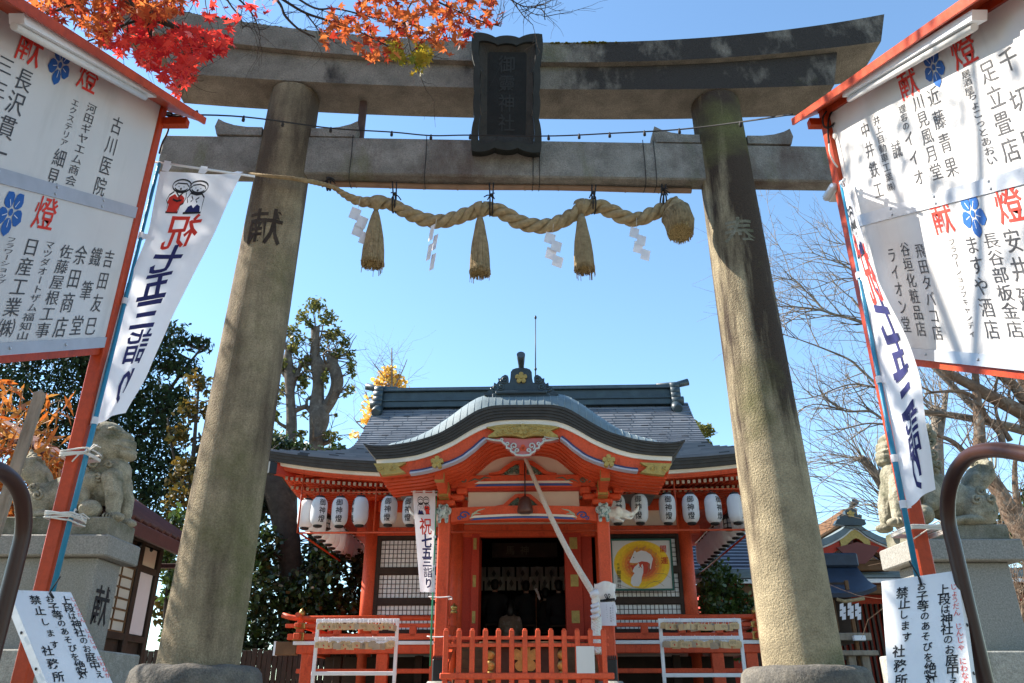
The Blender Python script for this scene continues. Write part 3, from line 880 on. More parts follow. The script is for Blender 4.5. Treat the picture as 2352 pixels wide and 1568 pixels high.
# ================================================================ MAIN SHRINE
O_ = at(1203, 1300, Y=12.3)
FS = Frame(O_.x, O_.y, R(2.14))
S = FS.at
shrine = thing('shrine_hall', FS.w(0, 4, 0), 'vermilion shrine hall with dark curved copper roof and a wavy arched porch gable', 'shrine')
def pbox(mb, x0, y0, x1, y1, yl0, yl1, ch=.006):
    """box whose front face (at depth yl0) covers the photo rectangle"""
    a = S((x0 + x1) / 2, y0, yl0); b = S((x0 + x1) / 2, y1, yl0); l = S(x0, (y0 + y1) / 2, yl0).x; r = S(x1, (y0 + y1) / 2, yl0).x
    mb.box((l, yl0, b.z), (r, yl1, a.z), ch)
EACH = {'hinge_plate', 'gold_corner_plate', 'floor_beam', 'floor_edge_board', 'wall_beam', 'lower_tie', 'upper_wall', 'hip_rafter', 'hip_rafter_cap', 'gable_wall', 'bracket_row', 'side_wall', 'inner_wall', 'under_floor', 'painted_swirl', 'painted_leaf', 'gold_band', 'inner_curtain', 'curtain_crest', 'pendant_heart', 'hall_step', 'altar', 'porch_rib', 'gold_relief', 'ornament_scroll', 'plaque_lettering', 'beam_end', 'carved_foliage'}
def part(name, m, fn, par=None, **k):
    mb = MB(FS); fn(mb)
    if name in EACH:
        return build_each(mb, {'bracket_row': 'bracket_block', 'under_floor': 'underfloor_post_and_shade_board'}.get(name, name), m, par or shrine)[0]
    return mb.build(name, m, par or shrine, **k)

YE, YR = 1.2, 4.9
XC = .06                                   # hall axis in the frame
zE = S(856, 1063, YE).z; zCn = S(610, 1033, YE).z; HW = XC - S(610, 1033, YE).x
zR = S(1210, 928, YR - .12).z + .03
YB = 2 * YR - YE
def roof_z(t): return zE + (zR - zE) * (.60 * t + .40 * t * t)      # t 0 eave .. 1 ridge
GAB = 3.52
def half_w(t):
    return max(GAB + .12 * t ** 2, HW - (HW - GAB) * (t / .30) ** .8) if t < 1 else GAB + .12
def flare(xn, t): return (zCn - zE) * abs(xn) ** 3.4 * max(0, 1 - t / .45) ** 1.4
def build_roof():
    m = bpy.data.materials.new('copper_tiles'); m.use_nodes = True
    n = m.node_tree.nodes; L = m.node_tree.links.new; b = n['Principled BSDF']
    uv = n.new('ShaderNodeUVMap'); br = n.new('ShaderNodeTexBrick'); L(uv.outputs[0], br.inputs[0])
    br.inputs['Scale'].default_value = 1; br.inputs['Mortar Size'].default_value = .012; br.inputs['Brick Width'].default_value = .42; br.inputs['Row Height'].default_value = 1.0
    br.inputs['Color1'].default_value = (.155, .16, .175, 1); br.inputs['Color2'].default_value = (.10, .108, .125, 1); br.inputs['Mortar'].default_value = (.02, .022, .026, 1); br.offset = .37
    geo = n.new('ShaderNodeNewGeometry'); no = n.new('ShaderNodeTexNoise'); no.inputs['Scale'].default_value = 3; L(geo.outputs['Position'], no.inputs[0])
    mr = n.new('ShaderNodeMapRange'); mr.inputs[3].default_value = .7; mr.inputs[4].default_value = 1.3; L(no.outputs[0], mr.inputs[0])
    mx = n.new('ShaderNodeMix'); mx.data_type = 'RGBA'; mx.blend_type = 'MULTIPLY'; mx.inputs[0].default_value = 1; L(br.outputs[0], mx.inputs[6]); L(mr.outputs[0], mx.inputs[7]); L(mx.outputs[2], b.inputs['Base Color'])
    b.inputs['Roughness'].default_value = .42; b.inputs['Specular IOR Level'].default_value = .5
    M['roof'] = m
    mb = MB(FS)
    NR = 30
    for front in (1, -1):
        for k in range(NR):
            t0, t1 = k / NR, (k + 1) / NR
            def pt(s, t, up, front=front):
                hw = half_w(min(t, .999)); x = s * hw
                y = lerp(YE, YR, t); y = y if front > 0 else 2 * YR - y
                return (XC + x, y, roof_z(t) + flare(s, t) + up)
            nu = 48; ids0 = []; ids1 = []; idl = []
            for i in range(nu + 1):
                s = -1 + 2 * i / nu
                ids0.append(mb.p(pt(s, t0, .032))); ids1.append(mb.p(pt(s, t1, .004))); idl.append(mb.p(pt(s, t0, -.004)))
            for i in range(nu):
                hw = half_w(t0); u0 = (-1 + 2 * i / nu) * hw + k * .177; u1 = (-1 + 2 * (i + 1) / nu) * hw + k * .177
                mb.face((ids0[i], ids0[i + 1], ids1[i + 1], ids1[i]), [(u0, k + .03), (u1, k + .03), (u1, k + .97), (u0, k + .97)])
                mb.face((idl[i], idl[i + 1], ids0[i + 1], ids0[i]), [(u0 + .2, k + .5)] * 4)
    # side slopes below the gables
    tg = .30
    for sd in (-1, 1):
        for k in range(10):
            t0, t1 = tg * k / 10, tg * (k + 1) / 10
            def pt(w, t, up):
                hw = half_w(t); y0 = lerp(YE, YR, t); y1 = 2 * YR - y0
                return (XC + sd * hw, lerp(y0, y1, w), roof_z(t) + flare(1, t) * abs(2 * w - 1) ** 3.4 + up)
            nu = 24
            A = [mb.p(pt(i / nu, t0, .032)) for i in range(nu + 1)]; B = [mb.p(pt(i / nu, t1, .004)) for i in range(nu + 1)]; C_ = [mb.p(pt(i / nu, t0, -.004)) for i in range(nu + 1)]
            for i in range(nu):
                mb.face((A[i], A[i + 1], B[i + 1], B[i]), [(i * .3, k + .03), (i * .3 + .3, k + .03), (i * .3 + .3, k + .97), (i * .3, k + .97)])
                mb.face((C_[i], C_[i + 1], A[i + 1], A[i]), [(i * .3, k + .5)] * 4)
    rf = mb.build('roof', m, shrine, fix=False)
    # gable walls
    def gw(mb):
        for sd in (-1, 1):
            x = XC + sd * (GAB - .35)
            pts = [(lerp(YE, YR, t), roof_z(t) - .02) for t in [.28 + .72 * k / 10 for k in range(11)]]
            pts += [(2 * YR - y, z) for y, z in pts[-2::-1]]
            mb.prism(pts, lambda u, v, d: (x + sd * d, u, v), -.05, .05)
    part('gable_wall', M['plaster'], gw)
    # eave edge: thick dark layered band all round, then the cream board, with the corners turned up
    def ring_pts(up, inn):
        P = []
        n = 40
        for i in range(n + 1):
            s = -1 + 2 * i / n; P.append((XC + s * (HW - inn), YE + inn, roof_z(0) + flare(s, 0) + up))
        for i in range(1, 20):
            w = i / 20; P.append((XC + HW - inn, lerp(YE + inn, YB - inn, w), roof_z(0) + flare(1, 0) * abs(2 * w - 1) ** 3.4 + up))
        for i in range(n + 1):
            s = 1 - 2 * i / n; P.append((XC + s * (HW - inn), YB - inn, roof_z(0) + flare(s, 0) + up))
        for i in range(1, 20):
            w = 1 - i / 20; P.append((XC - HW + inn, lerp(YE + inn, YB - inn, w), roof_z(0) + flare(1, 0) * abs(2 * w - 1) ** 3.4 + up))
        return P
    def band(mb, specs):
        rs_ = [[mb.p(q) for q in ring_pts(up, inn)] for up, inn in specs]
        n = len(rs_[0])
        for A, B in zip(rs_, rs_[1:]):
            for j in range(n): mb.face((A[j], A[(j + 1) % n], B[(j + 1) % n], B[j]))
    part('eave_edge', M['eave'], lambda mb: band(mb, [(.0, .012), (-.05, .02), (-.055, .035), (-.11, .05), (-.115, .062), (-.175, .08), (-.18, .2)]))
    part('eave_board', M['cream'], lambda mb: band(mb, [(-.17, .14), (-.235, .16), (-.24, .22)]))
    part('fascia', M['red'], lambda mb: band(mb, [(-.23, .2), (-.31, .22), (-.32, .5)]))
    # soffit and rafters
    zs = zE - .30
    def soff(mb):
        def ring2(inn, z):
            P = []
            for i in range(41): s = -1 + 2 * i / 40; P.append((XC + s * (HW - inn), YE + inn, z + flare(s, 0) * max(0, 1 - inn / 2.2)))
            for i in range(1, 20): w = i / 20; P.append((XC + HW - inn, lerp(YE + inn, YB - inn, w), z + flare(1, 0) * abs(2 * w - 1) ** 3.4 * max(0, 1 - inn / 2.2)))
            for i in range(41): s = 1 - 2 * i / 40; P.append((XC + s * (HW - inn), YB - inn, z + flare(s, 0) * max(0, 1 - inn / 2.2)))
            for i in range(1, 20): w = 1 - i / 20; P.append((XC - HW + inn, lerp(YE + inn, YB - inn, w), z + flare(1, 0) * abs(2 * w - 1) ** 3.4 * max(0, 1 - inn / 2.2)))
            return [mb.p(q) for q in P]
        r_ = [ring2(.2, zs + .02), ring2(.9, zs + .14), ring2(2.4, zs + .4)]
        n = len(r_[0])
        for A, B in zip(r_, r_[1:]):
            for j in range(n): mb.face((A[j], A[(j + 1) % n], B[(j + 1) % n], B[j]))
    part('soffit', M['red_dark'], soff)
    def one(mb, x, y, dx, dy, f0, tier, ends):
        i0, z0, i1, z1 = ((.30, -.055, 1.1, .08), (.68, -.10, 2.2, .22))[tier]
        k0, k1 = max(0, 1 - i0 / 2.2), max(0, 1 - i1 / 2.2)
        a = Vector((x + dx * i0, y + dy * i0, zs + z0 + f0 * k0)); b = Vector((x + dx * i1, y + dy * i1, zs + z1 + f0 * k1))
        if ends:
            d = (a - b).normalized(); mb.beam(a, a + d * .006, .048, .058)
        else: mb.beam(a, b, .05, .06)
    def raft(mb, ends):
        for i in range(92):
            s = -1 + 2 * (i + .5) / 92; x = s * (HW - .3); one(mb, XC + x, YE, 0, 1, flare(x / HW, 0), 1, ends)
        for sd in (-1, 1):
            for i in range(60):
                w = (i + .5) / 60
                for t in (0, 1): one(mb, XC + sd * HW, lerp(YE + .35, YB - .35, w), -sd, 0, flare(1, 0) * abs(2 * w - 1) ** 3.4, t, ends)
    for i in range(92):          # the front row, rafter by rafter
        s = -1 + 2 * (i + .5) / 92; x = s * (HW - .3)
        rp_ = part('rafter', M['red'], lambda mb: one(mb, XC + x, YE, 0, 1, flare(x / HW, 0), 0, False)); part('rafter_end', M['rafter_end'], lambda mb: one(mb, XC + x, YE, 0, 1, flare(x / HW, 0), 0, True), rp_)
    part('far_rafter', M['red'], lambda mb: raft(mb, False))['kind'] = 'stuff'; part('far_rafter_end', M['rafter_end'], lambda mb: raft(mb, True))['kind'] = 'stuff'
    def hips(mb):
        for sd in (-1, 1):
            mb.beam((XC + sd * (HW - .12), YE + .12, zCn - .30), (XC + sd * (HW - 2.2), YE + 2.2, zE - .12), .14, .2)
    part('hip_rafter', M['red_dark'], hips)
    def hipe(mb):
        for sd in (-1, 1):
            mb.beam((XC + sd * (HW - .06), YE + .06, zCn - .31), (XC + sd * (HW - .16), YE + .16, zCn - .31), .15, .21)
    part('hip_rafter_cap', M['black'], hipe)
build_roof()
# ridge
RX0, RX1 = S(874, 905, YR - .2).x, S(1547, 905, YR - .2).x
zr0 = S(1210, 930, YR - .22).z; zr1 = S(1210, 884, YR - .2).z
def ridge(mb):
    H = zr1 - zr0
    for a, b, w in ((-.05, .22, .26), (.22, .30, .29), (.30, .72, .21), (.72, .80, .28)):
        mb.box((RX0, YR - w, zr0 + H * a), (RX1, YR + w, zr0 + H * b), .008)
    pts = [(-.26, zr0 + H * .80), (-.24, zr0 + H * .92), (-.12, zr1), (.12, zr1), (.24, zr0 + H * .92), (.26, zr0 + H * .80)]
    mb.prism(pts, lambda u, v, d: (d, YR + u, v), RX0, RX1)
part('ridge', M['ridge'], ridge)
for sd, xe in ((-1, RX0), (1, RX1)):
    def rend(mb):
        H = zr1 - zr0
        x0 = xe - sd * .08; x1 = xe + sd * .13
        for zc, rr_, yy in ((.06, .10, .30), (.30, .11, .27), (.55, .12, .24), (.82, .10, .22)):
            z = zr0 + H * zc
            for q in (-yy, yy): mb.tube([(x0, YR + q, z), (x1 + sd * (.06 if zc < .1 else 0), YR + q, z)], rr_, n=14)
            mb.box((x0, YR - yy, z - rr_ * .9), (x1 - sd * .02, YR + yy, z + rr_ * .9), .01)
        mb.tube([(xe - sd * .35, YR, zr1 + .0), (xe + sd * .12, YR, zr1 + .03), (xe + sd * .40, YR, zr1 + .10)], [.075, .075, .085], n=14)
        mb.tube([(xe, YR - .25, zr0 - .02), (xe, YR - .42, zr0 - .17), (xe + sd * .02, YR - .52, zr0 - .25)], [.10, .12, .10], n=12)
    part('ridge_end', M['ridge'], rend)
def foot(mb):
    pass

# ---------------------------------------------------------------- porch roof (wavy arched gable)
YK = -1.2
def kp(zx, zy, yl=YK): 
    q = S(826.4 + zx * .3263, 885.5 + zy * .3263, yl); return (q.x, q.z)
cT = [(20, 404), (70, 417), (130, 423), (190, 420), (250, 412), (350, 396), (450, 370), (550, 335), (620, 298), (690, 256), (760, 210), (830, 170), (900, 147), (960, 138), (1050, 135), (1148, 135)]
cB = [(110, 511), (250, 501), (330, 490), (400, 478), (500, 446), (600, 403), (660, 374), (720, 338), (780, 302), (840, 272), (900, 250), (950, 240), (1000, 234), (1070, 230), (1148, 229)]
cC = [(112, 541), (250, 532), (330, 522), (400, 509), (500, 480), (600, 436), (660, 406), (720, 370), (780, 336), (840, 306), (900, 284), (950, 274), (1000, 268), (1070, 265), (1148, 265)]
cD = [(135, 625), (310, 605), (380, 598), (450, 586), (530, 566), (600, 543), (660, 520), (720, 490), (760, 460), (800, 430), (850, 385), (900, 350), (960, 328), (1030, 316), (1148, 312)]
cS = [(230, 414), (300, 396), (400, 366), (500, 318), (575, 268), (650, 216), (720, 162), (780, 122), (830, 94), (880, 77), (950, 70), (1148, 68)]
xk = kp(1148, 200)[0]
def curve(c, n=60, flip=False):
    pts = smooth_curve([kp(*p) for p in c], n)
    R_ = pts + [(2 * xk - x, z) for x, z in pts[-2::-1]]
    return R_
KT, KB, KC, KD = curve(cT), curve(cB), curve(cC), curve(cD)
XZ = lambda u, v, d: (u, d, v)
def kband(mb):
    # layered thick edge: four stepped boards
    n = len(KT)
    for k in range(5):
        f0, f1 = k / 5, (k + 1) / 5
        A = [(lerp(a[0], b[0], f0), lerp(a[1], b[1], f0)) for a, b in zip(KT, KB)]
        B = [(lerp(a[0], b[0], f1 - .012), lerp(a[1], b[1], f1 - .012)) for a, b in zip(KT, KB)]
        mb.strip(A, B, XZ, YK + .012 * k, YK + .5)
part('porch_roof_edge', M['eave'], kband)
part('porch_cream_board', M['cream'], lambda mb: mb.strip(KB, KC, XZ, YK + .07, YK + .5))
part('porch_bargeboard', M['red'], lambda mb: mb.strip(KC, KD, XZ, YK + .10, YK + .26))
# blue and white moulding under the bargeboard
def off_curve(K, d):
    out = []
    for i in range(len(K)):
        a = K[max(0, i - 1)]; b = K[min(len(K) - 1, i + 1)]
        t = Vector((b[0] - a[0], b[1] - a[1])).normalized(); nn = Vector((-t.y, t.x))
        out.append((K[i][0] + nn.x * d, K[i][1] + nn.y * d))
    return out
cut = lambda K, a, b: K[a:b]
n_ = len(KD)
for lo, hi in ((6, 46), (n_ - 46, n_ - 6)):
    part('porch_moulding', mat('moulding_lilac', (.42, .42, .5), .5, .1), lambda mb: mb.strip(cut(off_curve(KD, .003), lo, hi), cut(off_curve(KD, -.022), lo, hi), XZ, YK + .05, YK + .2))
    part('porch_moulding_stripe', mat('moulding_blue', (.03, .04, .12), .5, .1), lambda mb: mb.strip(cut(off_curve(KD, .035), lo, hi), cut(off_curve(KD, .006), lo, hi), XZ, YK + .075, YK + .2))
# curved roof sheet behind the edge
sT = [kp(*p, yl=YK + .3) for p in cS]; sx = [p[0] for p in sT]; sz = [p[1] for p in sT]
tx = [p[0] for p in KT[:60]]; tz = [p[1] for p in KT[:60]]
def ksheet(mb):
    prof = [(YK + .01, 0, .004), (YK + .1, .55, 0), (YK + .25, 1.0, 0), (YK + .45, 1.02, 0), (.2, .9, 0), (1.6, .85, .0), (3.6, .8, 0)]
    nx = 64
    rows_ = []
    for y, h, e in prof:
        ids = []
        for i in range(nx * 2 + 1):
            s = -1 + i / nx; x = xk + s * (xk - KT[0][0])
            xm = xk - abs(x - xk)
            zt = interp(tx, tz, xm); zs_ = interp(sx, sz, xm) if xm > sx[0] else zt
            hump = max(.01, (zs_ - zt) * 1.0) * h
            ids.append(mb.p((x, y, zt + hump + e)))
        rows_.append(ids)
    for A, B in zip(rows_, rows_[1:]):
        for i in range(nx * 2): 
            mb.face((A[i], A[i + 1], B[i + 1], B[i]), smooth=True)
part('porch_roof', M['verdigris'], ksheet)
def kseams(mb):
    for i in range(-20, 21):
        s = i / 21; x = xk + s * (xk - KT[0][0]) * .93; xm = xk - abs(x - xk)
        zt = interp(tx, tz, xm); zs_ = interp(sx, sz, xm) if xm > sx[0] else zt
        hm = max(.01, (zs_ - zt) * 1.0)
        mb.tube([(x, YK + .01, zt + .012), (x, YK + .1, zt + hm * .55 + .004), (x, YK + .25, zt + hm + .003), (x, YK + .45, zt + hm * 1.02 + .003), (x, .2, zt + hm * .9 + .002)], .0035, n=4)
part('porch_roof_seams', mat('pale_seam', (.3, .36, .36), .5, .1), kseams)
# rib rafters following the arch
def kribs(mb):
    base = curve([(p[0], p[1]) for p in cD])
    for k in range(10):
        y = lerp(YK + .28, -.06, k / 9)
        for q in (0,):
            mb.strip(off_curve(base, .01), off_curve(base, -.035 - .012 * (k % 2)), XZ, y, y + .075)
part('porch_rib', M['red'], kribs)
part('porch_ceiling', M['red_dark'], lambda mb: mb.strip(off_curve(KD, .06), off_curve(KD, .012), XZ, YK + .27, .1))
def ktymp(mb):
    b = curve(cD); pts = off_curve(b, .02)
    zb = S(1200, 1100, 0).z
    pts = [p for p in pts if p[1] > zb]
    pts = pts + [(pts[-1][0], zb), (pts[0][0], zb)]
    mb.prism(pts, XZ, .0, .05)
part('tympanum', M['plaster'], ktymp)
# gold fittings
def gold_poly(pts, y0, y1, name='gold_fitting', m=None):
    return part(name, m or M['gold'], lambda mb: mb.prism([kp(*p) for p in pts], XZ, y0, y1))
mid = [(890, 288), (920, 283), (960, 275), (1030, 268), (1148, 266), (1266, 268), (1336, 275), (1376, 283), (1406, 288), (1372, 300), (1345, 312), (1362, 328), (1392, 346), (1396, 358), (1340, 356), (1290, 348), (1230, 346), (1190, 352), (1148, 364), (1106, 352), (1066, 346), (1006, 348), (956, 356), (900, 358), (904, 346), (934, 328), (951, 312), (924, 300)]
gm = gold_poly(mid, YK + .02, YK + .12, 'gold_centre_fitting')
lf = [(95, 545), (200, 541), (322, 537), (300, 552), (270, 566), (284, 582), (318, 606), (240, 618), (150, 627), (135, 600), (118, 590), (112, 570)]
gold_poly(lf, YK + .02, YK + .12, 'gold_end_fitting'); gold_poly([(2296 - a, b) for a, b in lf], YK + .02, YK + .12, 'gold_end_fitting')
def relief(mb, pts, r_):
    mb.tube([S(826.4 + a * .3263, 885.5 + b * .3263, YK + .02) for a, b in pts], r_, n=5)
def rel(mb):
    for sg in (1, -1):
        f = lambda a, b: (1148 + sg * (a - 1148), b)
        for cx_, cy_, r0 in ((1062, 300, 26), (1010, 318, 18), (1095, 322, 16), (970, 330, 12)):
            relief(mb, [f(cx_ + r0 * (1 - t * .8) * math.cos(t * 9), cy_ + r0 * .8 * (1 - t * .8) * math.sin(t * 9)) for t in [k / 22 for k in range(23)]], .012)
        relief(mb, [f(920, 291), f(980, 296), f(1040, 285), f(1148, 280)], .009); relief(mb, [f(960, 346), f(1050, 338), f(1148, 350)], .009)
    for q in (150, 230):
        for sg in (1, -1):
            f = lambda a, b: (1148 + sg * (a - 1148), b)
            relief(mb, [f(q + 22 * (1 - t * .8) * math.cos(t * 9), 580 + 18 * (1 - t * .8) * math.sin(t * 9)) for t in [k / 20 for k in range(21)]], .011)
part('gold_relief', M['gold'], rel)
def flower(mb, cx_, cy_, r_, y0, y1, fr=None, conv=None):
    poly = []
    for k in range(5):
        a0 = math.pi / 2 + k * 2 * math.pi / 5
        for t in (-.5, -.35, -.15, 0, .15, .35, .5):
            a = a0 + t * 2 * math.pi / 5 * .98
            q = r_ * (.62 + .38 * math.cos(t * math.pi * .95) ** .6) if abs(t) < .49 else r_ * .55
            poly.append((cx_ + q * math.cos(a), cy_ + q * math.sin(a)))
    mb.prism(poly, XZ, y0, y1)
    mb.lathe((cx_, y0, cy_), [(.001, 0)], 4, cap=False)
    mb.tube([(cx_, y0 - .015, cy_), (cx_, y0 + .01, cy_)], [r_ * .2, r_ * .28], n=10)
for zx, zy in ((542, 536), (1754, 526)):
    q = kp(zx, zy); part('gold_blossom', M['gold'], lambda mb: flower(mb, q[0], q[1], .095, YK - .0, YK + .1))
q = kp(1148, 305); part('gold_blossom', M['gold'], lambda mb: flower(mb, q[0], q[1], .085, YK + .0, YK + .05), gm)
# pendant under the gable (gegyo), pinkish with pale scroll outline
gp = [(890, 372), (1000, 358), (1148, 366), (1296, 358), (1400, 374), (1340, 384), (1300, 388), (1285, 402), (1262, 420), (1262, 438), (1235, 444), (1232, 462), (1210, 472), (1196, 488), (1148, 492), (1100, 488), (1086, 472), (1064, 462), (1061, 444), (1034, 438), (1034, 420), (1011, 402), (996, 388), (950, 384)]
gpd = gold_poly(gp, YK + .06, YK + .15, 'gable_pendant', mat('pendant_pink', (.48, .14, .13), .55, .1))
def gps(mb):
    mb.tube([S(826.4 + a * .3263, 885.5 + b * .3263, YK + .055) for a, b in gp[3:] + gp[:1]], .017, n=6)
    for sg in (1, -1):
        for cx_, cy_, r0 in ((1086, 424, 24), (1108, 456, 16), (1040, 410, 14), (1000, 380, 11)):
            mb.tube([S(826.4 + (1148 + sg * (cx_ + r0 * (1 - t * .7) * math.cos(t * 7 + 2) - 1148)) * .3263, 885.5 + (cy_ + r0 * (1 - t * .7) * math.sin(t * 7 + 2)) * .3263, YK + .05) for t in [k / 18 for k in range(19)]], .012, n=5)
part('pendant_scroll', mat('scroll_grey', (.5, .5, .46), .6, .1), gps, gpd)
def gph(mb):
    for dx, dy in ((0, -9), (-9, 6), (9, 6)):
        q = kp(1148 + dx, 430 + dy); mb.tube([(q[0], YK + .045, q[1]), (q[0], YK + .07, q[1])], .032, n=10)
part('pendant_heart', M['red'], gph, gpd)

# front ridge ornament
def orn_pt(dx, y): 
    q = S(1197.5 + dx, y, -.95); return (q.x, q.z)
half = [(0, 848), (12, 849), (20, 852), (24, 858), (25, 872), (27, 882), (31, 882), (31, 876), (29, 871), (31, 866), (37, 864), (44, 868), (48, 873), (53, 872), (52, 879), (56, 885), (62, 882), (63, 889), (70, 892), (74, 898), (79, 905), (85, 903), (85, 910), (74, 912)]
oo = [orn_pt(dx, y) for dx, y in half] + [orn_pt(-dx, y) for dx, y in half[:0:-1]]
orn = part('ridge_ornament', M['ridge'], lambda mb: mb.prism(oo, XZ, -1.02, -.86))
def orn2(mb):
    for sg in (-1, 1):
        for cx_, cy_, r0, tn in ((38, 876, 9, 10), (60, 895, 9, 8), (46, 892, 8, 9)):
            mb.tube([(*orn_pt(sg * (cx_ + r0 * (1 - t * .8) * math.cos(t * tn)), cy_ + r0 * (1 - t * .8) * math.sin(t * tn)),) for t in [k / 24 for k in range(25)]] and [Vector((orn_pt(sg * (cx_ + r0 * (1 - t * .8) * math.cos(t * tn)), cy_ + r0 * (1 - t * .8) * math.sin(t * tn))[0], -1.02, orn_pt(sg * (cx_ + r0 * (1 - t * .8) * math.cos(t * tn)), cy_ + r0 * (1 - t * .8) * math.sin(t * tn))[1])) for t in [k / 24 for k in range(25)]], .016, n=5)
    a = orn_pt(-66, 911); b = orn_pt(66, 911)
    mb.box((a[0], -1.05, a[1] - .06), (b[0], -.5, a[1] + .02), .01); mb.box((a[0] + .05, -1.09, a[1] - .0), (b[0] - .05, -.85, a[1] + .045), .01)
part('ornament_scroll', M['ridge'], orn2, orn)
a = orn_pt(0, 850); 
part('ornament_finial', M['ridge'], lambda mb: mb.tube([(a[0], -.90, a[1] - .03), (a[0], -1.0, a[1] + .05), (a[0], -1.14, a[1] + .12), (a[0], -1.22, a[1] + .15)], [.04, .045, .06, .066], n=14), orn)
q = orn_pt(0, 872); part('gold_crest', M['gold'], lambda mb: flower(mb, q[0], q[1], .095, -1.05, -1.0), orn)
# short roof ridge behind the ornament
part('porch_ridge', M['ridge'], lambda mb: mb.box((xk - .16, -.86, KT[59][1] + .1), (xk + .16, 2.6, KT[59][1] + .30), .03))

# ---------------------------------------------------------------- porch posts, beams and carving
KP = []
for x0, x1 in ((1004, 1031), (1375, 1403)):
    l = S(x0, 1260, -.11).x; r = S(x1, 1260, -.11).x; KP.append((l + r) / 2)
    zt = S(1200, 1160, -.11).z; zb = .36
    sid = -1 if x0 < 1200 else 1
    wd = r - l
    pp = part('porch_pillar', M['red'], lambda mb: mb.box((l, -.11, zb), (r, -.11 + wd, zt), .018))
    part('metal_shoe', M['black'], lambda mb: (mb.box((l - .008, -.118, zb - .0), (r + .008, -.11 + wd + .008, S(1200, 1512, -.118).z), .02), [mb.prism([(lerp(l, r, (k + t) / 6), S(1200, 1512, -.118).z + h) for t, h in ((0, -.01), (.2, .03), (.5, .045), (.8, .03), (1, -.01))], XZ, -.119, -.112) for k in range(6)]), pp)
    part('base_stone', M['old_granite'], lambda mb: mb.lathe(((l + r) / 2, 0, .12), [(.30, 0), (.30, .12), (.26, .17), (.2, .2), (.17, .25)], 20), pp)
    # capital blocks
    def cap(mb):
        c = (l + r) / 2
        z0 = S(1200, 1160, -.11).z; z1 = S(1200, 1119, -.11).z
        H = z1 - z0
        mb.box((c - .16, -.16, z0), (c + .16, .16, z0 + H * .35), .03)
        mb.box((c - .30, -.10, z0 + H * .35), (c + .30, .10, z0 + H * .68), .03); mb.box((c - .10, -.3, z0 + H * .35), (c + .1, .3, z0 + H * .68), .03)
        for dx in (-.26, 0, .26): mb.box((c + dx - .085, -.12, z0 + H * .68), (c + dx + .085, .12, z1 + .01), .02)
    part('bracket_block', M['red'], cap)
    # sloping strut to the gable with gold bands
    def strut(mb, f0=0, f1=1, w=.13, e=0):
        c = (l + r) / 2
        a = Vector((c, -.02, S(1200, 1138, 0).z)); b = Vector((c - 0, YK + .3, S(1200, 1086, YK + .3).z))
        mb.beam(a.lerp(b, f0), a.lerp(b, f1), w + e, .17 + e)
    part('porch_strut', M['red'], lambda mb: strut(mb)); part('gold_band', M['gold'], lambda mb: (strut(mb, .86, .985, .13, .008), strut(mb, .02, .35, .1, .05)))
    # lion nosing facing out in front, and a pale baku nosing to the side
    c = (l + r) / 2; zc = S(1200, 1175, -.2).z
    vs, fs = blob_mesh([('e', FS.w(c, -.2, zc + .02), (.085, .1, .1)), ('e', FS.w(c, -.29, zc - .01), (.065, .06, .06)), ('e', FS.w(c - .05, -.25, zc + .09), (.03, .03, .035)), ('e', FS.w(c + .05, -.25, zc + .09), (.03, .03, .035)), ('e', FS.w(c - .085, -.17, zc + .03), (.035, .04, .06)), ('e', FS.w(c + .085, -.17, zc + .03), (.035, .04, .06)), ('e', FS.w(c, -.28, zc - .08), (.055, .05, .03)), ('t', [FS.w(c - .055, -.2, zc - .06), FS.w(c - .055, -.24, zc - .15)], .03), ('t', [FS.w(c + .055, -.2, zc - .06), FS.w(c + .055, -.24, zc - .15)], .03), ('e', FS.w(c - .04, -.335, zc + .03), (.016, .016, .016)), ('e', FS.w(c + .04, -.335, zc + .03), (.016, .016, .016))], .012, 2)
    mb = MB(); mb.add(vs, fs, True); mb.build('lion_nosing', mat('lion_paint', (.45, .5, .46), .45, .3, 40, col2=(.08, .16, .14), thr=(.5, .6), c2scale=22), shrine)
    sh = [('t', [FS.w(c + sid * .08, 0, zc), FS.w(c + sid * .25, 0, zc + .02), FS.w(c + sid * .36, -.02, zc - .02)], [.09, .10, .075]), ('t', [FS.w(c + sid * .36, -.02, zc - .02), FS.w(c + sid * .45, -.04, zc - .02), FS.w(c + sid * .53, -.04, zc + .04), FS.w(c + sid * .56, -.04, zc + .10)], [.06, .04, .03, .02]), ('t', [FS.w(c + sid * .33, -.07, zc - .06), FS.w(c + sid * .42, -.09, zc - .1), FS.w(c + sid * .47, -.09, zc - .06)], [.025, .02, .012]), ('e', FS.w(c + sid * .24, -.09, zc + .03), (.06, .03, .07)), ('t', [FS.w(c + sid * .2, -.06, zc - .08), FS.w(c + sid * .3, -.07, zc - .13)], [.03, .02])]
    vs, fs = blob_mesh(sh, .012, 2)
    mb = MB(); mb.add(vs, fs, True); mb.build('trunk_nosing', mat('nosing_white', (.72, .70, .62), .55, .15, 20), shrine)
